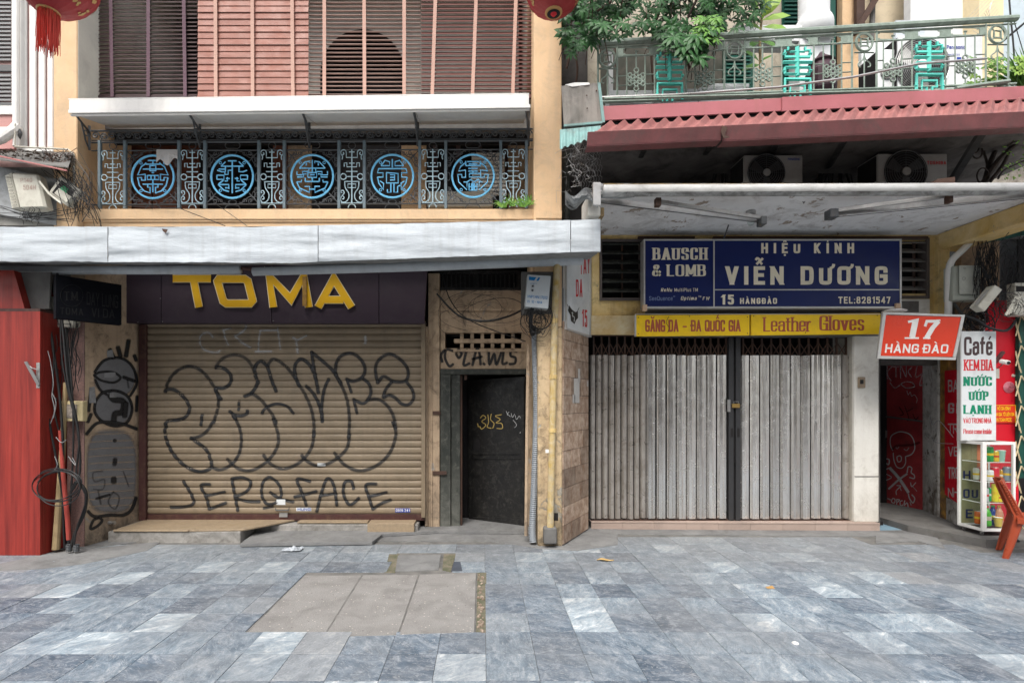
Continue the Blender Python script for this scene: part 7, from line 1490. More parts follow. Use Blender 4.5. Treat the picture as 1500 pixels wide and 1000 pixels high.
mb = MB().tube(catmull([P(1474, -60, 5.3), P(1480, 20, 5.3), P(1484, 60, 5.3), P(1486, 90, 5.3)], 5), .008, 5).tube(catmull([P(1485, 30, 5.2), P(1494, 60, 5.2), P(1500, 80, 5.2)], 4), .005, 4).tube([P(1470, 60, 5.35), P(1520, 18, 5.3)], .012, 5)
solo('cable_bundle', mb, M['cable'], 'loose dark cables over the pale blue wall in the upper right corner', 'cables')
# ---- plants
def leaflet(mb, p, d, up_, L_, W_, c):
    d = d.normalized(); s_ = d.cross(up_); s_ = s_.normalized() if s_.length > 1e-3 else d.orthogonal().normalized(); n = s_.cross(d)
    a = p; b1 = p + d * L_ * .35 - n * .0 + s_ * W_ * .42; b2 = p + d * L_ * .35 - s_ * W_ * .42; m1 = p + d * L_ * .72 + s_ * W_ * .42 - n * L_ * .08; m2 = p + d * L_ * .72 - s_ * W_ * .42 - n * L_ * .08; e = p + d * L_ - n * L_ * .2; mid = p + d * L_ * .45 + n * W_ * .12
    k = len(mb.v); mb.v += [a, b1, m1, e, m2, b2, mid + Vector((0, 0, -.0))]
    for i in range(6): mb.f.append((k + 6, k + i, k + (i + 1) % 6))
    mb.at += [c] * 6 + [c + .12]
def umbrella_leaf(mb, p, out, n, L_, c, rnd, W_=.34):
    out = out.normalized(); u = out.orthogonal().normalized(); v = out.cross(u)
    for k in range(n):
        a = 6.283 * k / n + rnd.uniform(-.2, .2); d = (u * math.cos(a) + v * math.sin(a)) + out * rnd.uniform(.05, .35) + Vector((0, 0, -.35)); leaflet(mb, p, d, out, L_ * rnd.uniform(.8, 1.15), L_ * W_, min(1, max(0, c + rnd.uniform(-.1, .1))))
pl = thing('umbrella_plant', 'big dark umbrella plant spilling over the left half of the green railing', 'plant', P(960, 150, 5.3)); rnd = random.Random(21)
mb = MB(); mb.at = []; stm = MB()
def inside(x, y):   # outline of the leaf mass in the picture
    lim = [(822, 60), (850, 95), (872, 60), (905, 62), (930, 58), (960, 62), (985, 88), (1005, 108), (1025, 100), (1045, 72), (1060, 45), (1085, 50), (1100, 42), (1122, 20)]
    for (xa, ya), (xb_, yb_) in zip(lim, lim[1:]):
        if xa <= x <= xb_: return y < ya + (yb_ - ya) * (x - xa) / (xb_ - xa)
    return False
cnt = 0
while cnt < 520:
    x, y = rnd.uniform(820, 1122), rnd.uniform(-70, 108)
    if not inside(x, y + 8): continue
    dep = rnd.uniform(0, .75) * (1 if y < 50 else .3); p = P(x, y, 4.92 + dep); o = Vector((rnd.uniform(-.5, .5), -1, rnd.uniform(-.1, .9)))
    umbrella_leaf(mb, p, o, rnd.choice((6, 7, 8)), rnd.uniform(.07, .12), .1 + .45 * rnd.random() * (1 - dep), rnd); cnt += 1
    if cnt % 4 == 0: stm.tube([p + Vector((0, .02, 0)), p + Vector((rnd.uniform(-.1, .1), .2, -.15))], .004, 4)
for k in range(26):
    x = 1035 + rnd.uniform(-16, 18); y = 28 + rnd.uniform(-6, 34); umbrella_leaf(mb, P(x, y, 4.84 + rnd.random() * .1), Vector((rnd.uniform(-.3, .3), -1, .6)), 6, .085, .8, rnd)
for (x, y, L_) in ((1015, 70, .15), (1000, 75, .15), (1024, 92, .14), (987, 62, .14), (1020, 60, .14), (1040, 52, .13), (885, 45, .12), (912, 42, .12), (1006, 86, .13), (846, 75, .1), (836, 86, .09)):
    umbrella_leaf(mb, P(x, y - 8, 4.85), Vector((rnd.uniform(-.2, .2), -1, .5)), 8, L_, .45, rnd, .3)
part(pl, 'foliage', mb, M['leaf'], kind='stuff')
for pts in ([(830, 100, 5.3), (850, 40, 5.3), (900, 0, 5.2), (960, -30, 5.2)], [(960, 150, 5.4), (955, 60, 5.4), (980, -20, 5.3), (1000, -60, 5.3)], [(1010, 100, 5.1), (1000, 50, 5.2), (1020, 0, 5.3)], [(905, 120, 5.3), (902, 60, 5.3), (910, 10, 5.3)], [(840, 140, 5.4), (846, 100, 5.35), (838, 60, 5.3)]): stm.tube(catmull([P(*q_) for q_ in pts], 4), .012, 5)
part(pl, 'stem', stm, M['rust'])
rp_ = thing('potted_plant', 'pale green broad leaved plant standing right of the umbrella plant', 'plant', P(1112, 150, 5.5)); mb = MB(); mb.at = []; stm = MB()
stm.tube([P(1115, 145, 5.5), P(1113, 60, 5.5), P(1117, 10, 5.5)], .014, 6)
for (x0_, y0_, x1_, y1_, w_) in ((1116, 30, 1158, 16, 9), (1116, 40, 1155, 36, 8), (1116, 22, 1128, -30, 9), (1116, 26, 1145, -8, 10), (1114, 24, 1096, -20, 8), (1116, 30, 1134, -25, 8), (1112, 90, 1096, 70, 7), (1112, 92, 1130, 78, 7), (1113, 95, 1092, 96, 6), (1113, 60, 1138, 62, 7), (1113, 62, 1090, 66, 7), (1115, 44, 1100, 30, 7)):
    A, B = P(x0_, y0_, 5.45), P(x1_, y1_, 5.3); d = B - A; leaflet(mb, A, d, Vector((0, -1, .3)), d.length, w_ * .0072 * 1.6, .5 + .4 * rnd.random() if y1_ < 50 else .15)
part(rp_, 'leaf_cluster', mb, M['leaf2']); part(rp_, 'stem', stm, M['bamboo'])
rp_ = thing('balcony_plants', 'leafy and grassy pot plants at the right end of the green railing', 'plant', P(1470, 130, 5.2)); mb = MB(); mb.at = []
for k in range(70): umbrella_leaf(mb, P(rnd.choice((1424, 1448, 1458, 1468)) + rnd.uniform(-8, 8), rnd.uniform(84, 128), 5.1 + rnd.random() * .2), Vector((rnd.uniform(-.4, .4), -1, .6)), 5, .05, .35 + .4 * rnd.random(), rnd, .5)
for k in range(130):
    p = P(1494 + rnd.uniform(-6, 16), 130, 5.1); a = rnd.uniform(.3, 2.8); L_ = rnd.uniform(.2, .42); leaflet(mb, p, Vector((math.cos(a) * .7, rnd.uniform(-.5, .1), math.sin(a))), Vector((0, -1, 0)), L_, .02, rnd.uniform(.0, .6))
for k in range(18): umbrella_leaf(mb, P(1492 + rnd.uniform(-12, 14), rnd.uniform(82, 106), 5.0), Vector((0, -1, .4)), 5, .05, .8, rnd, .5)
part(rp_, 'foliage', mb, M['leaf2'], kind='stuff')
# tree seen under the right end of the canopy
tr = thing('tree', 'bare dark branches with small green leaves under the canopy at the right edge', 'tree', P(1450, 270, 5.2)); mb = MB(); lf = MB(); lf.at = []
for pts, r in (([(1440, 270, 5.3), (1455, 245, 5.25), (1475, 222, 5.2), (1505, 200, 5.15), (1540, 180, 5.1)], .03), ([(1442, 270, 5.3), (1450, 240, 5.3), (1460, 215, 5.3), (1466, 190, 5.25)], .028), ([(1450, 266, 5.3), (1470, 240, 5.25), (1480, 215, 5.2), (1486, 190, 5.2)], .02), ([(1444, 262, 5.3), (1446, 240, 5.3), (1440, 215, 5.3), (1450, 190, 5.25)], .014), ([(1462, 262, 5.2), (1470, 250, 5.2), (1490, 240, 5.15), (1510, 232, 5.1)], .01), ([(1476, 214, 5.15), (1490, 206, 5.1), (1510, 204, 5.1)], .01)):
    pp_ = catmull([P(*q_) for q_ in pts], 5); mb.tube(pp_, [r * (1 - .5 * i / len(pp_)) for i in range(len(pp_))], 6)
for cx, cy, r in ((1431, 222, 8), (1440, 258, 9), (1428, 216, 6)): mb.tube([P(cx + r * math.cos(t), cy + r * 1.3 * math.sin(t), 5.25) for t in [i * .4 for i in range(16)]], .008, 5, True)
part(tr, 'trunk', mb, mat('dark_bark', (.05, .04, .035), (.025, .02, .018), sc=12, bump=.6))
for k in range(170):
    x, y = rnd.uniform(1466, 1520), rnd.uniform(196, 262)
    if noise.noise(Vector((x * .06, y * .08, 2))) < .0: continue
    leaflet(lf, P(x, y, 5.0 + rnd.random() * .3), Vector((rnd.uniform(-1, 1), -.3, rnd.uniform(-1, .4))), Vector((0, -1, .2)), .035, .018, rnd.uniform(.3, .9))
part(tr, 'crown', lf, M['leaf2'], kind='stuff')
part(hs2, 'far_wall', MB().pb(1405, 190, 1640, 275, 7.2, .1), mat('sunlit_rough_wall', (.55, .5, .42), (.3, .25, .2), sc=9, rough=.9, dirt=.5, bump=.6))
# ============================================================ RIGHT HOUSE (no. 17), alley and cafe corner
hs3 = thing('town_house', 'narrow number seventeen house front with alley door and red cafe corner', 'house', (5, 6.4, 0))
al0, al1 = (XP(1288, 7.5), 7.55), (XP(1352, 6.9), 6.95); ad = wallframe(al0, al1)
part(hs3, 'alley_left_wall', MB().box(XP(1288, 6.3), XP(1288, 6.3) + .01, 6.3, 7.6, 0, 2.7), M['concrete'])
rd = thing('alley_door', 'dark red metal door with a painted skull and crossed bones in the alley', 'door', ad(1320, 755))
dq = quadpx((1294, 470), (1351, 470), (1351, 763), (1293, 748), ad)
part(rd, 'panel', MB().slab(dq(0, .995), dq(1, .995), dq(1, 0), dq(0, 0), -ad.n, .05), M['reddoor']); part(rd, 'frame', MB().slab(dq(-.12, 1.0), dq(0, 1.0), dq(0, 0), dq(-.12, 0), -ad.n, .08).slab(dq(0, .505, .002), dq(1, .505, .002), dq(1, .497, .002), dq(0, .497, .002), ad.n, .012), mat('grey_steel_frame', (.12, .115, .11), (.08, .075, .07), rough=.6, dirt=.5)); part(rd, 'hinge', MB().slab(ad(1296, 641, .004), ad(1300, 641, .004), ad(1300, 630, .004), ad(1296, 630, .004), ad.n, .02), M['metal'])
def g8(*p): return [(1280 + x / 5.89, 600 + y / 5.88) for x, y in p]
gg = MB(); i = 0
def adf(x, y, d): return ad(x, y, d)
for p, wd, a in ((g8((165, 350), (145, 300), (150, 230), (200, 195), (250, 190), (310, 210), (345, 260), (355, 330), (330, 380), (280, 400)), 1.6, .9), (g8((170, 370), (175, 430), (200, 490), (245, 500), (275, 460), (275, 400)), 1.6, .9), (g8((200, 405), (225, 395), (240, 410), (235, 440), (210, 445), (200, 405)), 1.5, .9), (g8((190, 320), (205, 335), (220, 315)), 1.3, .6), (g8((262, 335), (285, 350), (305, 325)), 1.3, .6),
    (g8((140, 500), (220, 590), (300, 710)), 4.6, .85), (g8((290, 550), (220, 600), (130, 680)), 3.2, .75), (g8((135, 500), (100, 510), (85, 470), (105, 425), (135, 430), (130, 470), (110, 460)), 1.8, .9), (g8((290, 540), (300, 490), (330, 500), (325, 540), (350, 560), (350, 590), (310, 580)), 1.8, .85), (g8((300, 720), (310, 760), (340, 800), (355, 760), (330, 730)), 2, .7), (g8((110, 680), (90, 690), (90, 730), (110, 750)), 3, .35),
    (g8((105, 550), (155, 580), (110, 605)), 1.4, .8), (g8((320, 625), (330, 660), (365, 625)), 1.4, .75), (g8((335, 655), (375, 700)), .8, .6), (g8((200, 650), (235, 655), (215, 675), (195, 700), (198, 730)), 1.6, .8), (g8((225, 660), (240, 695)), 1.2, .7),
    (g8((165, 760), (155, 790), (180, 800), (185, 770), (165, 760)), 1.6, .8), (g8((200, 770), (200, 815)), 1.6, .8), (g8((200, 770), (225, 775), (205, 795)), 1.6, .8), (g8((250, 780), (230, 790), (235, 825), (255, 815)), 1.6, .8), (g8((270, 780), (265, 820), (290, 800), (300, 840)), 1.8, .8), (g8((120, 760), (150, 775)), 2.4, .6), (g8((315, 790), (325, 820)), 1.6, .6), (g8((285, 830), (285, 880)), .8, .5), (g8((185, 810), (185, 855)), .7, .5)):
    gg.spray(p, wd, adf, d=.004 + .0001 * i, a=a * .8); i += 1
def g3(*p): return [(1240 + x / 5, 440 + y / 5) for x, y in p]
for p in (g3((300, 470), (305, 580)), g3((340, 480), (300, 530), (330, 590)), g3((365, 490), (365, 560)), g3((345, 485), (390, 485)), g3((400, 570), (400, 480), (440, 560), (440, 480)), g3((480, 490), (455, 520), (480, 560)), g3((520, 480), (510, 560), (550, 540)), g3((320, 600), (360, 640), (420, 600), (480, 600), (500, 630), (440, 640), (400, 610)), g3((560, 530), (540, 620), (590, 600))): gg.spray(p, 1.7, adf, d=.004 + .0001 * i, a=.4); i += 1
for p in (g3((445, 660), (455, 690), (470, 670), (480, 700), (500, 690), (520, 720), (515, 750)),): gg.spray(p, .8, adf, d=.004 + .0001 * i, a=.7); i += 1
part(rd, 'skull_drawing', gg, M['spraywhite'])
gg = MB(); gg.spray(g8((165, 340), (200, 310), (280, 305), (340, 300), (400, 280)), 3.4, adf, d=.009, a=.6)
for p in (g3((390, 780), (420, 830), (395, 840)), g3((430, 770), (460, 860), (450, 880)), g3((490, 830), (510, 870), (530, 850)), g3((450, 810), (490, 790))): gg.spray(p, 1.6, adf, d=.0095, a=.8)
part(rd, 'black_scribble', gg, M['sprayblack'])
up3 = lambda name, pts, Y, dep, m, z=None: part(hs3, name, MB().prism([P(x, y, Y) for x, y in pts], (0, dep, 0)), M[m] if isinstance(m, str) else m)
def wallq(name, A, B, z0_, z1_, m, th=.08, par=None, bevel=0):
    f = wallframe(A, B); return part(par or hs3, name, MB().slab((A[0], A[1], z0_), (B[0], B[1], z0_), (B[0], B[1], z1_), (A[0], A[1], z1_), -f.n, th), M[m] if isinstance(m, str) else m, bevel=bevel)
w0, w1, w2, w3 = (XP(1351, 6.93), 6.93), (XP(1374, 6.5), 6.5), (XP(1386, 6.35), 6.35), (XP(1406, 5.98), 5.98)
wallq('peeling_wall', w0, w1, -.02, 2.3, 'peelwall', bevel=.01); wallq('rusty_post', (w1[0], w1[1] - .03), (w2[0], w2[1] - .03), -.02, 2.4, mat('ochre_rusty_post', (.42, .22, .04), (.12, .06, .03), sc=6, rough=.8, dirt=.8, dc=(.07, .04, .03), low=(0, 1.2, .9, (.05, .035, .03)))); wallq('cafe_side_wall', w2, w3, -.02, .35, 'peelwall'); wallq('alley_lintel', (XP(1290, 6.5), 6.5), (XP(1410, 6.5), 6.52), 2.02, 2.9, 'concrete', .15)
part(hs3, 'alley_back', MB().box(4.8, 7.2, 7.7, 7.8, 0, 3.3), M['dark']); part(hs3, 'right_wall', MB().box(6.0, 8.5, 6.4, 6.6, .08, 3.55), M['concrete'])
bq = wallframe(w2, w3); sb = thing('side_banner', 'narrow red banner with cut off white letters beside the ochre post', 'banner', (w3[0], w3[1], .3)); qb = quadpx((1386, 543), (1407, 541), (1407, 738), (1386, 724), bq)
part(sb, 'cloth', MB().slab(qb(0, 1, .01), qb(1, 1, .01), qb(1, 0, .01), qb(0, 0, .01), bq.n, .004), M['banner']); mb = MB()
for wd, (yb_, yt) in (('BA', (574, 556)), ('GI', (605, 590)), ('TR', (635, 620)), ('VE', (668, 654)), ('TRO', (701, 684)), ('NH', (728, 714))): text(mb, wd, 1391, 1406 if len(wd) < 3 else 1407, yb_, yt, lambda x, y, d: bq(x, y, d + .015), wv=.2, wh=.14)
part(sb, 'lettering', mb, flat('dull_white_print', (.5, .45, .44), .6)); mb = MB()
mb.tube(catmull([bq(1370, 610, .05), bq(1378, 622, .08), bq(1384, 616, .06), bq(1396, 628, .06), bq(1404, 640, .05)], 4), .005, 4); mb.tube(catmull([bq(1372, 640, .05), bq(1380, 648, .06), bq(1404, 650, .05)], 4), .004, 4); solo('loose_wire', mb, M['cablegrey'], 'pale wire strung from the ochre post across the narrow red banner', 'wire')
# number 17 sign
Y7 = 5.6; f7 = front(Y7 - .012); s7 = thing('house_number_sign', 'slanted orange red sign reading 17 HANG DAO in white letters', 'sign', P(1348, 525, Y7))
def pr7(pts, Y, d): return MB().prism([P(x, y, Y) for x, y in pts], (0, d, 0))
part(s7, 'case', pr7([(1285.5, 524), (1399.5, 526), (1413, 461), (1294, 457.5)], Y7 + .001, .03), M['alu'], bevel=.003); part(s7, 'face', pr7([(1290, 521), (1396, 522.5), (1408, 464), (1298, 461.5)], Y7 - .012, .012), M['orange'])
for pts in ([(1285, 525), (1400, 527), (1401, 523.5), (1285.5, 521)], [(1294, 457), (1413.5, 461), (1413, 464), (1293.5, 460)], [(1285.5, 521), (1290, 521), (1298, 460.5), (1293.5, 460)], [(1396, 523), (1400.5, 523.4), (1413, 464), (1408.5, 464)]): part(s7, 'frame', pr7(pts, Y7 - .02, .02), M['alu'])
mb = MB(); 
for pts, wv, wh in (([(1330, 471.5), (1341, 469), (1336, 494)], 9, 3), ([(1325, 495), (1346, 495)], 3, 2.4), ([(1355, 478), (1357.5, 470.5), (1375, 470.5)], 4, 4.2), ([(1375, 470), (1366, 480), (1357, 495)], 8, 4), ([(1352, 495), (1363, 495)], 3, 2.4), ([(1371, 469), (1377.5, 469)], 2, 2)): mb.ribbon([Vector(p) for p in pts], wv, wh, f7, .001 + len(mb.v) * 1e-6)
text(mb, 'HÀNG ĐÀO', 1296, 1388, 516.5, 503.5, lambda x, y, d: f7(x - (y - 516) * .12, y + (x - 1296) * .008, d), wv=.19, wh=.17, gap=.16, space=.42); part(s7, 'lettering', mb, M['whiteletter'])
solo('plastic_bag', MB().lathe(P(1310, 457, 5.66), [(.1, 0), (.12, .01), (.07, .03), (.01, .035)], 10), M['whiteletter'], 'white plastic sheet lying on top of the orange red sign', 'plastic sheet')
# electric box and pipe
pe = thing('drain_pipe', 'thick white bent pipe above the orange red sign', 'pipe', P(1392, 460, 5.9)); mb = MB().tube(smooth([P(1431, 343, 5.85), P(1412, 365, 5.85), P(1392, 382, 5.86), P(1390, 400, 5.87), P(1389, 462, 5.9)]), .035, 10); mb.sm = True; part(pe, 'pipe', mb, M['white']); part(pe, 'thin_pipe', MB().tube([P(1404, 362, 6.05), P(1390, 362, 6.05), P(1389, 388, 6.05)], .01, 6), M['yellowpaint'])
wallq('back_wall', (XP(1386, 6.3), 6.1), (XP(1440, 6.3), 6.1), 2.2, 3.56, mat('crumbling_brown_wall', (.36, .24, .15), (.22, .15, .1), sc=4, rough=.95, bump=.7, dirt=.6, peel=.2)); part(hs3, 'grey_panel', MB().box(6.05, 8.2, 6.3, 6.35, 2.2, 3.56), flat('grey_board', (.24, .25, .26), .7, dirt=.4)); part(hs3, 'dark_green_edge', MB().prism([P(1420, 357, 5.9), P(1540, 322, 5.9), P(1540, 336, 5.9), P(1438, 357, 5.9)], (0, .05, 0)), M['greenshutter'])
bx = thing('meter_box', 'grey green electric meter box right of the bent white pipe', 'meter box', P(1418, 440, 5.9)); part(bx, 'case', MB().pb(1397, 389, 1437, 440, 5.8, .14), mat('grey_green_plastic', (.4, .42, .37), (.33, .35, .3), rough=.5, dirt=.3), bevel=.012)
part(bx, 'door', MB().slab(P(1404, 431, 5.79), P(1434, 431, 5.79), P(1436, 389, 5.79), P(1404, 389, 5.79), (0, -1, 0), .012), mat('worn_box_door', (.48, .49, .43), (.36, .37, .33), sc=7, rough=.5, dirt=.3), bevel=.004); mb = MB().ring(P(1412, 408, 5.775), Vector((1, 0, 0)), Vector((0, 0, 1)), .018, .0015, 14, 3).ring(P(1413, 393, 5.775), Vector((1, 0, 0)), Vector((0, 0, 1)), .01, .0015, 10, 3); part(bx, 'emblem', mb, M['concrete'])
bx = thing('junction_box', 'tilted white cable box hanging open among wires above the cafe sign', 'cable box', P(1450, 455, 5.7)); skewbox(bx, 'case', [(1432, 448), (1458, 417), (1469, 424), (1443, 456)], 5.55, .1, M['plasticbox'], .006); skewbox(bx, 'flap', [(1434, 442), (1450, 424), (1440, 434), (1432, 446)], 5.5, .04, M['acwhite'], 0)
bx = thing('junction_box', 'ribbed cream cable tray tilted beside the green gate at the right edge', 'cable box', P(1480, 460, 5.7))
for k in range(4): part(bx, 'rib', MB().tube([P(1473 + k * 3.5, 462 - k * 1.5, 5.5), P(1484 + k * 3, 440 - k * 1, 5.5), P(1489 + k * 2, 434, 5.5)], .012, 6), M['plasticbox'])
bx = thing('meter_box', 'white meter box cut off by the right edge above the crimson board', 'meter box', P(1495, 460, 5.7)); part(bx, 'case', MB().pb(1487, 414, 1560, 462, 5.7, .1), M['plasticbox'], bevel=.008); part(bx, 'window', MB().pb(1489, 419, 1540, 427, 5.695, .006), M['dark'])
tangle('wire_tangle', 'thick mess of black wires between meter box and tilted cable box', 1444, 400, 16, 60, 5.75, 70, .007, seed=31, drop=1)
tangle('wire_tangle', 'dark cables bunched behind the cafe sign and orange red sign', 1432, 468, 24, 24, 5.8, 60, .008, seed=32)
tangle('wire_tangle', 'thin wires spreading over the grey board at the right edge', 1478, 400, 24, 40, 5.7, 26, .004, seed=33)
tangle('wire_tangle', 'wires tangled over the cream cable tray at the right edge', 1478, 448, 20, 18, 5.5, 22, .004, seed=34)
mb = MB()
for (a, b_) in (((1500, 330), (1470, 420)), ((1500, 345), (1478, 430)), ((1500, 385), (1460, 450)), ((1485, 332), (1440, 380))): mb.tube([P(*a, 5.4), P((a[0] + b_[0]) / 2 - 3, (a[1] + b_[1]) / 2 + 6, 5.5), P(*b_, 5.6)], .004, 4)
mb.tube(catmull([P(1398, 445, 5.7), P(1410, 460, 5.7), P(1430, 468, 5.7), P(1450, 480, 5.65), P(1474, 484, 5.65), P(1488, 470, 5.6)], 5), .014, 6)
solo('sagging_cable', mb, M['cable'], 'thick black cable looping over the crimson board above the cafe sign', 'cable')
# crimson board, cafe sign, notices
cr_ = thing('crimson_board', 'tall crimson board behind the glass drinks cabinet', 'board', P(1470, 790, 5.95)); part(cr_, 'panel', MB().pb(1442, 440, 1492, 800, 5.93, .05), M['banner']); part(cr_, 'edge_strip', MB().pb(1440, 440, 1443, 500, 5.92, .05), M['alu']); part(cr_, 'peephole_plate', MB().pb(1458, 540, 1464, 554, 5.92, .01), M['plasticbox']); part(cr_, 'bolt', MB().lathe(P(1484, 550, 5.93), [(.02, 0), (.014, .012)], 8, (0, -1, 0)), M['plasticbox'])
pm = MB(); 
for k in range(5): pm.ring(P(1478, 567, 5.925), Vector((1, 0, 0)), Vector((0, 0, 1)), .012 + .0125 * k, .005, 18, 3)
part(cr_, 'worn_stamp', pm, flat('pink_stamp', (.6, .2, .24), .7))
nt_ = thing('safety_notice', 'small orange notice with yellow capital letters on the crimson board', 'notice', P(1473, 619, 5.9)); part(nt_, 'sheet', MB().pb(1457, 593, 1488, 619, 5.915, .01), M['orange']); mb = MB()
for s_, a, b_, y in (('HỘ GIA ĐÌNH', 1461, 1480, 600.5), ('AN GIA TỔ LIÊN GIA', 1457.5, 1486, 609), ('AN TOÀN PCCC', 1458, 1482, 617)): text(mb, s_, a, b_, y, y - 5, lambda x, yy, d: P(x, yy, 5.914 - d), wv=.2, wh=.16, gap=.1)
for q_ in ((1457, 593, 1488, 593.7), (1487.4, 593.7, 1488, 619)): mb.pb(*q_, 5.912, .002)
part(nt_, 'print', mb, M['yellow'])
cf = thing('cafe_sign', 'tall white sign reading Cafe and cold drinks standing on the glass cabinet', 'sign', P(1432, 646, 5.72)); Yc2 = 5.72; fc = front(Yc2)
part(cf, 'box', MB().box(XP(1408, Yc2), XP(1459.5, Yc2), Yc2, Yc2 + .035, ZP(645, Yc2), ZP(485, Yc2)), M['signwhite'], bevel=.004); part(cf, 'side_trim', MB().box(XP(1406.5, Yc2), XP(1408, Yc2) - .0015, Yc2 - .004, Yc2 + .04, ZP(645.5, Yc2), ZP(484.5, Yc2)), M['alu'])
for nm_, mt_, rows in (('brown_lettering', M['darkletter'], (('Café', 1412, 1454, 520.5, 493, .26, .15, 0, .14),)), ('red_lettering', M['redletter'], (('KEM BIA', 1412, 1454.5, 542.5, 526.5, .24, .11, .05, .1), ('VÀO TRONG NHÀ', 1411, 1452, 619.5, 612, .2, .14, 0, .12), ('Please come inside', 1411, 1452, 635, 628, .15, .1, .03, .08))), ('green_lettering', M['greenletter'], (('NƯỚC', 1411, 1453, 565, 551.5, .27, .12, .06, .1), ('ƯỚP', 1419, 1448, 586, 573, .27, .12, .06, .1), ('LẠNH', 1411, 1452, 606, 593, .27, .12, .06, .1)))):
    mb = MB()
    for (s_, a, b_, y0_, y1_, wv, wh, se, ga) in rows: text(mb, s_, a, b_, y0_, y1_, fc, wv=wv, wh=wh, serif=se, gap=ga, space=.3, km=.34)
    part(cf, nm_, mb, mt_)
cm_ = thing('security_camera', 'small white security camera on the crimson board right of the cafe sign', 'camera', P(1470, 535, 5.8)); part(cm_, 'arm', MB().tube([P(1459, 540, 5.9), P(1466, 536, 5.8), P(1471, 531, 5.75)], .006, 5).slab(P(1459, 528, 5.85), P(1461, 532, 5.85), P(1473, 516, 5.7), P(1470, 514, 5.7), (0, 1, 0), .03), M['metal']); part(cm_, 'body', MB().tube([P(1467, 529, 5.7), P(1477, 531, 5.62)], .026, 10), M['whiteletter']); part(cm_, 'lens', MB().tube([P(1476.5, 531, 5.625), P(1478, 531.5, 5.61)], .016, 10), M['cable'])
# green folding gate at the edge
gg_ = thing('folding_gate', 'dark green gate with cream scissor bars at the right edge', 'gate', P(1497, 790, 5.9))
part(gg_, 'post', MB().pb(1492.5, 462, 1500, 700, 5.88, .04).pb(1520, 462, 1530, 790, 5.9, .04), M['greenshutter']); part(gg_, 'backing', MB().pb(1492, 350, 1640, 790, 6.1, .02), M['dark']); sc_ = MB()
for y in range(462, 790, 44):
    for (a, b_) in (((1488, y + 30), (1496, y)), ((1496, y), (1512, y + 22)), ((1488, y + 12), (1496, y + 40)), ((1488, y + 8), (1494, y + 36))): sc_.tube([P(*a, 5.86), P(*b_, 5.86)], .008, 4)
part(gg_, 'scissor_bar', sc_, flat('cream_bar', (.62, .52, .32), .6))
# glass cabinet with drinks
Yf0, Yf1, cx0_, cx1_, cz0, cz1 = 5.56, 5.84, XP(1439.5, 5.56), XP(1484.5, 5.56), .135, ZP(647, 5.56)
cb_ = thing('display_cabinet', 'white framed glass drinks cabinet on wheels under the cafe sign', 'cabinet', ((cx0_ + cx1_) / 2, 5.7, .11)); bL = XP(1405, 5.84)
def cbx(name, *a, m='white', bevel=.002): return part(cb_, name, MB().box(*a), M[m] if isinstance(m, str) else m, bevel=bevel)
fw_ = .022
cP = [(cx0_, Yf0), (cx1_, Yf0), (cx1_ , Yf1), (bL, Yf1)]
def bar(A, B, z0_, z1_, w_=fw_): return None
for i, (x, y) in enumerate(cP): cbx('corner_post', x - (w_ := .013), x + w_, y - w_, y + w_, cz0, cz1)
for (A, B) in ((cP[0], cP[1]), (cP[0], cP[3]), (cP[1], cP[2]), (cP[3], cP[2])):
    for (z0_, z1_) in ((cz0, cz0 + .03), (cz1 - .03, cz1)):
        a, b_ = Vector((A[0], A[1], 0)), Vector((B[0], B[1], 0)); t_ = (b_ - a).normalized(); n_2 = Vector((t_.y, -t_.x, 0)) * .01; a = a + t_ * .0135; b_ = b_ - t_ * .0135
        part(cb_, 'rail', MB().hexa([a + n_2 + Vector((0, 0, z0_)), b_ + n_2 + Vector((0, 0, z0_)), b_ + n_2 + Vector((0, 0, z1_)), a + n_2 + Vector((0, 0, z1_)), a - n_2 + Vector((0, 0, z0_)), b_ - n_2 + Vector((0, 0, z0_)), b_ - n_2 + Vector((0, 0, z1_)), a - n_2 + Vector((0, 0, z1_))]), M['white'])
for (A, B) in ((cP[0], cP[1]), (cP[0], cP[3]), (cP[1], cP[2])): part(cb_, 'pane', MB().quad((A[0], A[1], cz0 + .03), (B[0], B[1], cz0 + .03), (B[0], B[1], cz1 - .03), (A[0], A[1], cz1 - .03)), M['glass'])
part(cb_, 'door_stile', MB().box(cx0_ + .014, cx0_ + .032, Yf0 - .012, Yf0 + .01, cz0 + .031, cz1 - .031), M['white'])
back = MB().quad((bL, Yf1 - .012, cz0 + .03), (cx1_, Yf1 - .012, cz0 + .03), (cx1_, Yf1 - .012, cz1 - .03), (bL, Yf1 - .012, cz1 - .03)); part(cb_, 'back_sheet', back, mat('olive_back_print', (.3, .28, .15), (.24, .22, .12), rough=.7, dirt=.3)); part(cb_, 'orange_sheet', MB().quad((cx1_ - .14, Yf1 - .016, cz0 + .5), (cx1_ - .015, Yf1 - .016, cz0 + .5), (cx1_ - .015, Yf1 - .016, cz1 - .05), (cx1_ - .14, Yf1 - .016, cz1 - .05)), flat('faded_orange', (.6, .2, .1), .6))
mb = MB()
for s_, a, b_, z_ in (('HU', .03, .22, .56), ('OU', .03, .2, .35), ('E', .06, .14, .12)): text(mb, s_, bL + a, bL + b_, z_ + .1, z_ + .2, lambda x, y, d: Vector((x, Yf1 - .017 - d, y)), wv=.22, wh=.16)
part(cb_, 'back_lettering', mb, flat('navy_print', (.02, .03, .1), .6))
shz = [cz0 + .035, cz0 + .30, cz0 + .53, cz0 + .745]
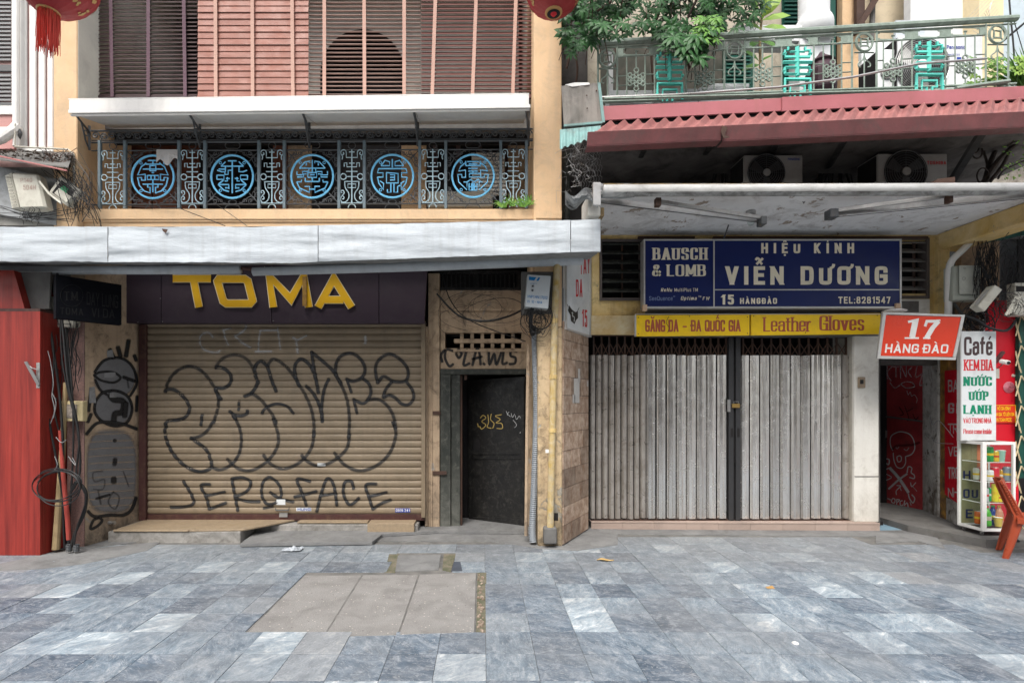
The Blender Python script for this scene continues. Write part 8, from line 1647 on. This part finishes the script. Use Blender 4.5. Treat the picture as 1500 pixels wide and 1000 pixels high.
for z_ in shz[1:]: part(cb_, 'shelf', MB().prism([(cx0_ + .01, Yf0 + .02, z_), (cx1_ - .01, Yf0 + .02, z_), (cx1_ - .01, Yf1 - .02, z_), (bL + .01, Yf1 - .02, z_)], (0, 0, .006)), M['glass']); part(cb_, 'shelf_edge', MB().tube([(cx0_ + .01, Yf0 + .018, z_ + .003), (cx1_ - .01, Yf0 + .018, z_ + .003)], .004, 4).tube([(cx0_ + .01, Yf0 + .03, z_ + .003), (bL + .01, Yf1 - .03, z_ + .003)], .005, 4), M['white'])
part(cb_, 'base', MB().prism([(cx0_, Yf0, .13), (cx1_, Yf0, .13), (cx1_, Yf1, .13), (bL, Yf1, .13)], (0, 0, .015)), M['rustbrown'])
for (x, y) in ((cx0_ + .03, Yf0 + .04), (cx1_ - .04, Yf0 + .04), (bL + .03, Yf1 - .03)): part(cb_, 'wheel', MB().ring(Vector((x, y, .105)), Vector((1, 0, 0)), Vector((0, 0, 1)), .014, .008, 12, 5), M['metal'])
cans = [  # shelf, x px, radius m, height m, colour, kind, label
 (3, 1441.5, .026, .12, (.7, .42, .02), 'can', 'yellow can at the left of the top cabinet shelf'), (3, 1449, .033, .165, (.02, .3, .06), 'can', 'tall green can on the top cabinet shelf'), (3, 1458, .032, .12, (.72, .45, .03), 'can', 'golden can in the middle of the top cabinet shelf'), (3, 1466.5, .033, .125, (.3, .5, .4), 'cup', 'pale green plastic cup on the top cabinet shelf'),
 (2, 1430, .026, .13, (.6, .58, .5), 'can', 'cream can behind the side glass of the second shelf'), (2, 1435, .026, .14, (.5, .01, .02), 'can', 'dark red can behind the side glass of the second shelf'), (2, 1442.5, .028, .12, (.03, .4, .1), 'can', 'green can behind the corner post on the second shelf'), (2, 1449.5, .032, .12, (.75, .74, .74), 'can', 'white can with a red mark on the second shelf'), (2, 1457.5, .033, .15, (.65, .01, .03), 'can', 'bright red can on the second shelf'), (2, 1466, .03, .12, (.72, .38, .02), 'can', 'amber can on the second shelf'), (2, 1475, .033, .155, (.22, .27, .32), 'can', 'slate grey can with a yellow band on the second shelf'),
 (1, 1443.5, .026, .15, (.5, .5, .52), 'can', 'silver slim can on the third shelf'), (1, 1450.5, .03, .15, (.0, .42, .12), 'can', 'green can on the third shelf'), (1, 1457.5, .028, .2, (.75, .6, .02), 'can', 'tall yellow can on the third shelf'), (1, 1463, .028, .1, (.8, .6, .02), 'can', 'short yellow can on the third shelf'), (1, 1474, .03, .13, (.45, .5, .5), 'can', 'pale grey cup at the right of the third shelf'),
 (0, 1433, .03, .14, (.65, .14, .03), 'can', 'orange bottle behind the side glass on the bottom shelf'), (0, 1445.5, .036, .22, (.08, .4, .03), 'bottle', 'green and yellow drink bottle on the bottom shelf'), (0, 1454.5, .034, .22, (.02, .05, .25), 'bottle', 'blue and orange drink bottle on the bottom shelf'), (0, 1463.5, .034, .225, (.55, .25, .15), 'bottle', 'pinkish brown drink bottle on the bottom shelf'), (0, 1462, .034, .1, (.7, .5, .1), 'cup', 'yellow noodle cup in front on the bottom shelf')]
for i, (sh_, px, r, h, col, kind, lab) in enumerate(cans):
    y = Yf0 + .07 + (.1 if px < 1440 else (.04 if (i % 3 == 0) else 0)); 
    if kind == 'cup': y = Yf0 + .045
    x = XP(px, y); z_ = shz[sh_] + .007; r *= 1.12; o = thing('drink_' + kind, lab, kind, (x, y, z_), group='drinks in the glass cabinet'); c = Vector((x, y, z_)); m_ = flat('drink_paint_%d' % i, col, .3)
    if kind == 'can':
        part(o, 'body', MB().lathe(c, [(r * .85, 0), (r, .008), (r, h - .012), (r * .84, h)], 14), m_); part(o, 'lid', MB().lathe(c + Vector((0, 0, h)), [(r * .84, 0), (r * .8, .003)], 14), M['metal'])
        part(o, 'band', MB().lathe(c + Vector((0, 0, h * .42)), [(r + .0006, 0), (r + .0006, h * .16)], 14), flat('band_%d' % i, ((.8, .78, .7), (.75, .5, .02), (.6, .03, .02))[i % 3], .3))
    elif kind == 'cup': part(o, 'body', MB().lathe(c, [(r * .75, 0), (r, h * .95), (r * 1.08, h * .96), (r * 1.08, h)], 14), m_); part(o, 'lid', MB().lathe(c + Vector((0, 0, h)), [(r * 1.05, 0), (r * .9, .004)], 14), M['whiteletter'])
    else:
        part(o, 'body', MB().lathe(c, [(r * .8, 0), (r, .015), (r * .93, h * .3), (r, h * .55), (r * .8, h * .72), (r * .4, h * .86), (r * .4, h * .92)], 14), m_); part(o, 'cap', MB().lathe(c + Vector((0, 0, h * .92)), [(r * .45, 0), (r * .45, h * .08)], 10), flat('cap_%d' % i, ((.1, .5, .05), (.7, .3, .02), (.8, .1, .1))[i % 3], .4))
        part(o, 'band', MB().lathe(c + Vector((0, 0, h * .3)), [(r * .95, 0), (r * 1.01, h * .2)], 14), flat('wrap_%d' % i, ((.75, .6, .03), (.7, .2, .02), (.6, .5, .4))[i % 3], .3))
# ---- orange plastic chair
ch = thing('plastic_chair', 'orange brown plastic chair facing away at the right edge of the pavement', 'chair', (5.5, 5.2, 0))
nearB, farB = G(1473, 818), G(1463, 805); ax = (farB - nearB); ax.z = 0; wd_ = ax.length; ax.normalize(); fwd = Vector((ax.y, -ax.x, 0)); fwd = fwd if fwd.x > 0 else -fwd
def C(a, b_, z): return nearB + ax * a + fwd * b_ + Vector((0, 0, z))
W_ = wd_; SH = .41; HB = .76
def plate(fn, nu, nv, th, name, par=ch, bv=0):
    mb = MB(); mb.sheet(fn, nu, nv); k = len(mb.v); o_ = part(par, name, mb, M['chair']); s2 = o_.modifiers.new('s', 'SOLIDIFY'); s2.thickness = th; s2.offset = 0; return o_
for a in (0, 1):    # back legs sweep up into the back posts
    s_ = W_ * a; mb = MB()
    def legf(s, t, s_=s_, a=a):
        z = HB * t; off = .02 - .0 + (.19 * (t / .54) if t < .54 else .19 - .24 * (t - .54) / .46) ; wd2 = .075 * (1 - .35 * abs(t - .54)); return C(s_ + (s - .5) * .02 - (.02 * t if a else -.02 * t), off + (s - .5) * wd2, z + .0)
    mb.sheet(lambda s, t, s_=s_, a=a: C(s_ + (.05 if a == 0 else -.05) * t + .012 * math.sin(s * math.pi), (.1 * min(t / .54, 1) - (.28 * (t - .54) if t > .54 else 0)) + (s - .5) * (.04 + .03 * math.sin(math.pi * min(t / 1.0, 1))), HB * t * (1 if t < 1 else 1)), 5, 16)
    o_ = part(ch, 'back_leg', mb, M['chair']); s2 = o_.modifiers.new('s', 'SOLIDIFY'); s2.thickness = .016; s2.offset = 0
def bk(s, t): tt = .58 + .42 * t; return C(W_ * (.04 + .92 * s), .1 - .28 * (tt - .54) + .035 * math.sin(math.pi * s), HB * tt)
for k in range(11):
    t0, t1 = .04 + k * .078, .04 + k * .078 + .05; plate(lambda s, t, t0=t0, t1=t1: bk(s, t0 + (t1 - t0) * t), 8, 1, .012, 'back_slat')
plate(lambda s, t: bk(s, .9 + .12 * t + .03 * math.sin(math.pi * s) * t), 8, 2, .018, 'top_rail')
plate(lambda s, t: C(W_ * (.0 + 1.0 * s), .08 + .42 * t, SH - .012 * math.sin(math.pi * s) - .0 * t), 8, 6, .014, 'seat'); plate(lambda s, t: C(W_ * (-.01), .08 + .42 * s, SH - .05 * t), 6, 1, .012, 'apron'); plate(lambda s, t: C(W_ * 1.01, .08 + .42 * s, SH - .05 * t), 6, 1, .012, 'apron')
for a in (0, 1): plate(lambda s, t, a=a: C(W_ * a + (s - .5) * .01, .46 + .06 * (1 - t) + (s - .5) * (.05 + .03 * t), SH * t), 2, 8, .02, 'front_leg')
solo('dark_sandal', MB().lathe(Vector((XP(1484, 5.25), 5.25, .112)), [(.05, 0), (.055, .012), (.03, .03), (.01, .036)], 9), M['cable'], 'small dark lump lying on the kerb behind the orange chair', 'litter')
# ============================================================ the other side of the street (seen only as reflections; placed near and tall to cut low light)
op = [('cream', (.5, .46, .38)), ('rose', (.4, .33, .3)), ('grey', (.32, .34, .36)), ('ochre', (.5, .42, .3))]
x = -13
for k in range(5):
    w_ = (5.2, 4.6, 6.0, 5.0, 5.4)[k]; nme, c = op[k % 4]; t = thing('town_house', ('cream', 'rose', 'grey', 'ochre', 'tall cream')[k] + ' house front across the street, behind the viewer', 'house', (x + w_ / 2, -8, 0)); h = (10, 8.5, 10, 8, 10.5)[k]
    part(t, 'wall', MB().box(x, x + w_ - .05, -11, -8, 0, h), mat('opposite_%d' % k, c, rough=.9))
    for r_ in range(2):
        for q_ in range(2): part(t, 'window', MB().box(x + .7 + q_ * 2.2, x + 1.9 + q_ * 2.2, -8, -7.97, 3.6 + r_ * 2.4, 5.2 + r_ * 2.4), M['dark'])
    part(t, 'shop_opening', MB().box(x + .5, x + w_ - .6, -8, -7.96, .1, 2.8), M['dark' if k % 2 else 'concrete']); part(t, 'shop_sign', MB().box(x + .4, x + w_ - .5, -8, -7.9, 2.85, 3.4), M[('yellow', 'greywall', 'blue', 'signwhite', 'greywall')[k]]); x += w_
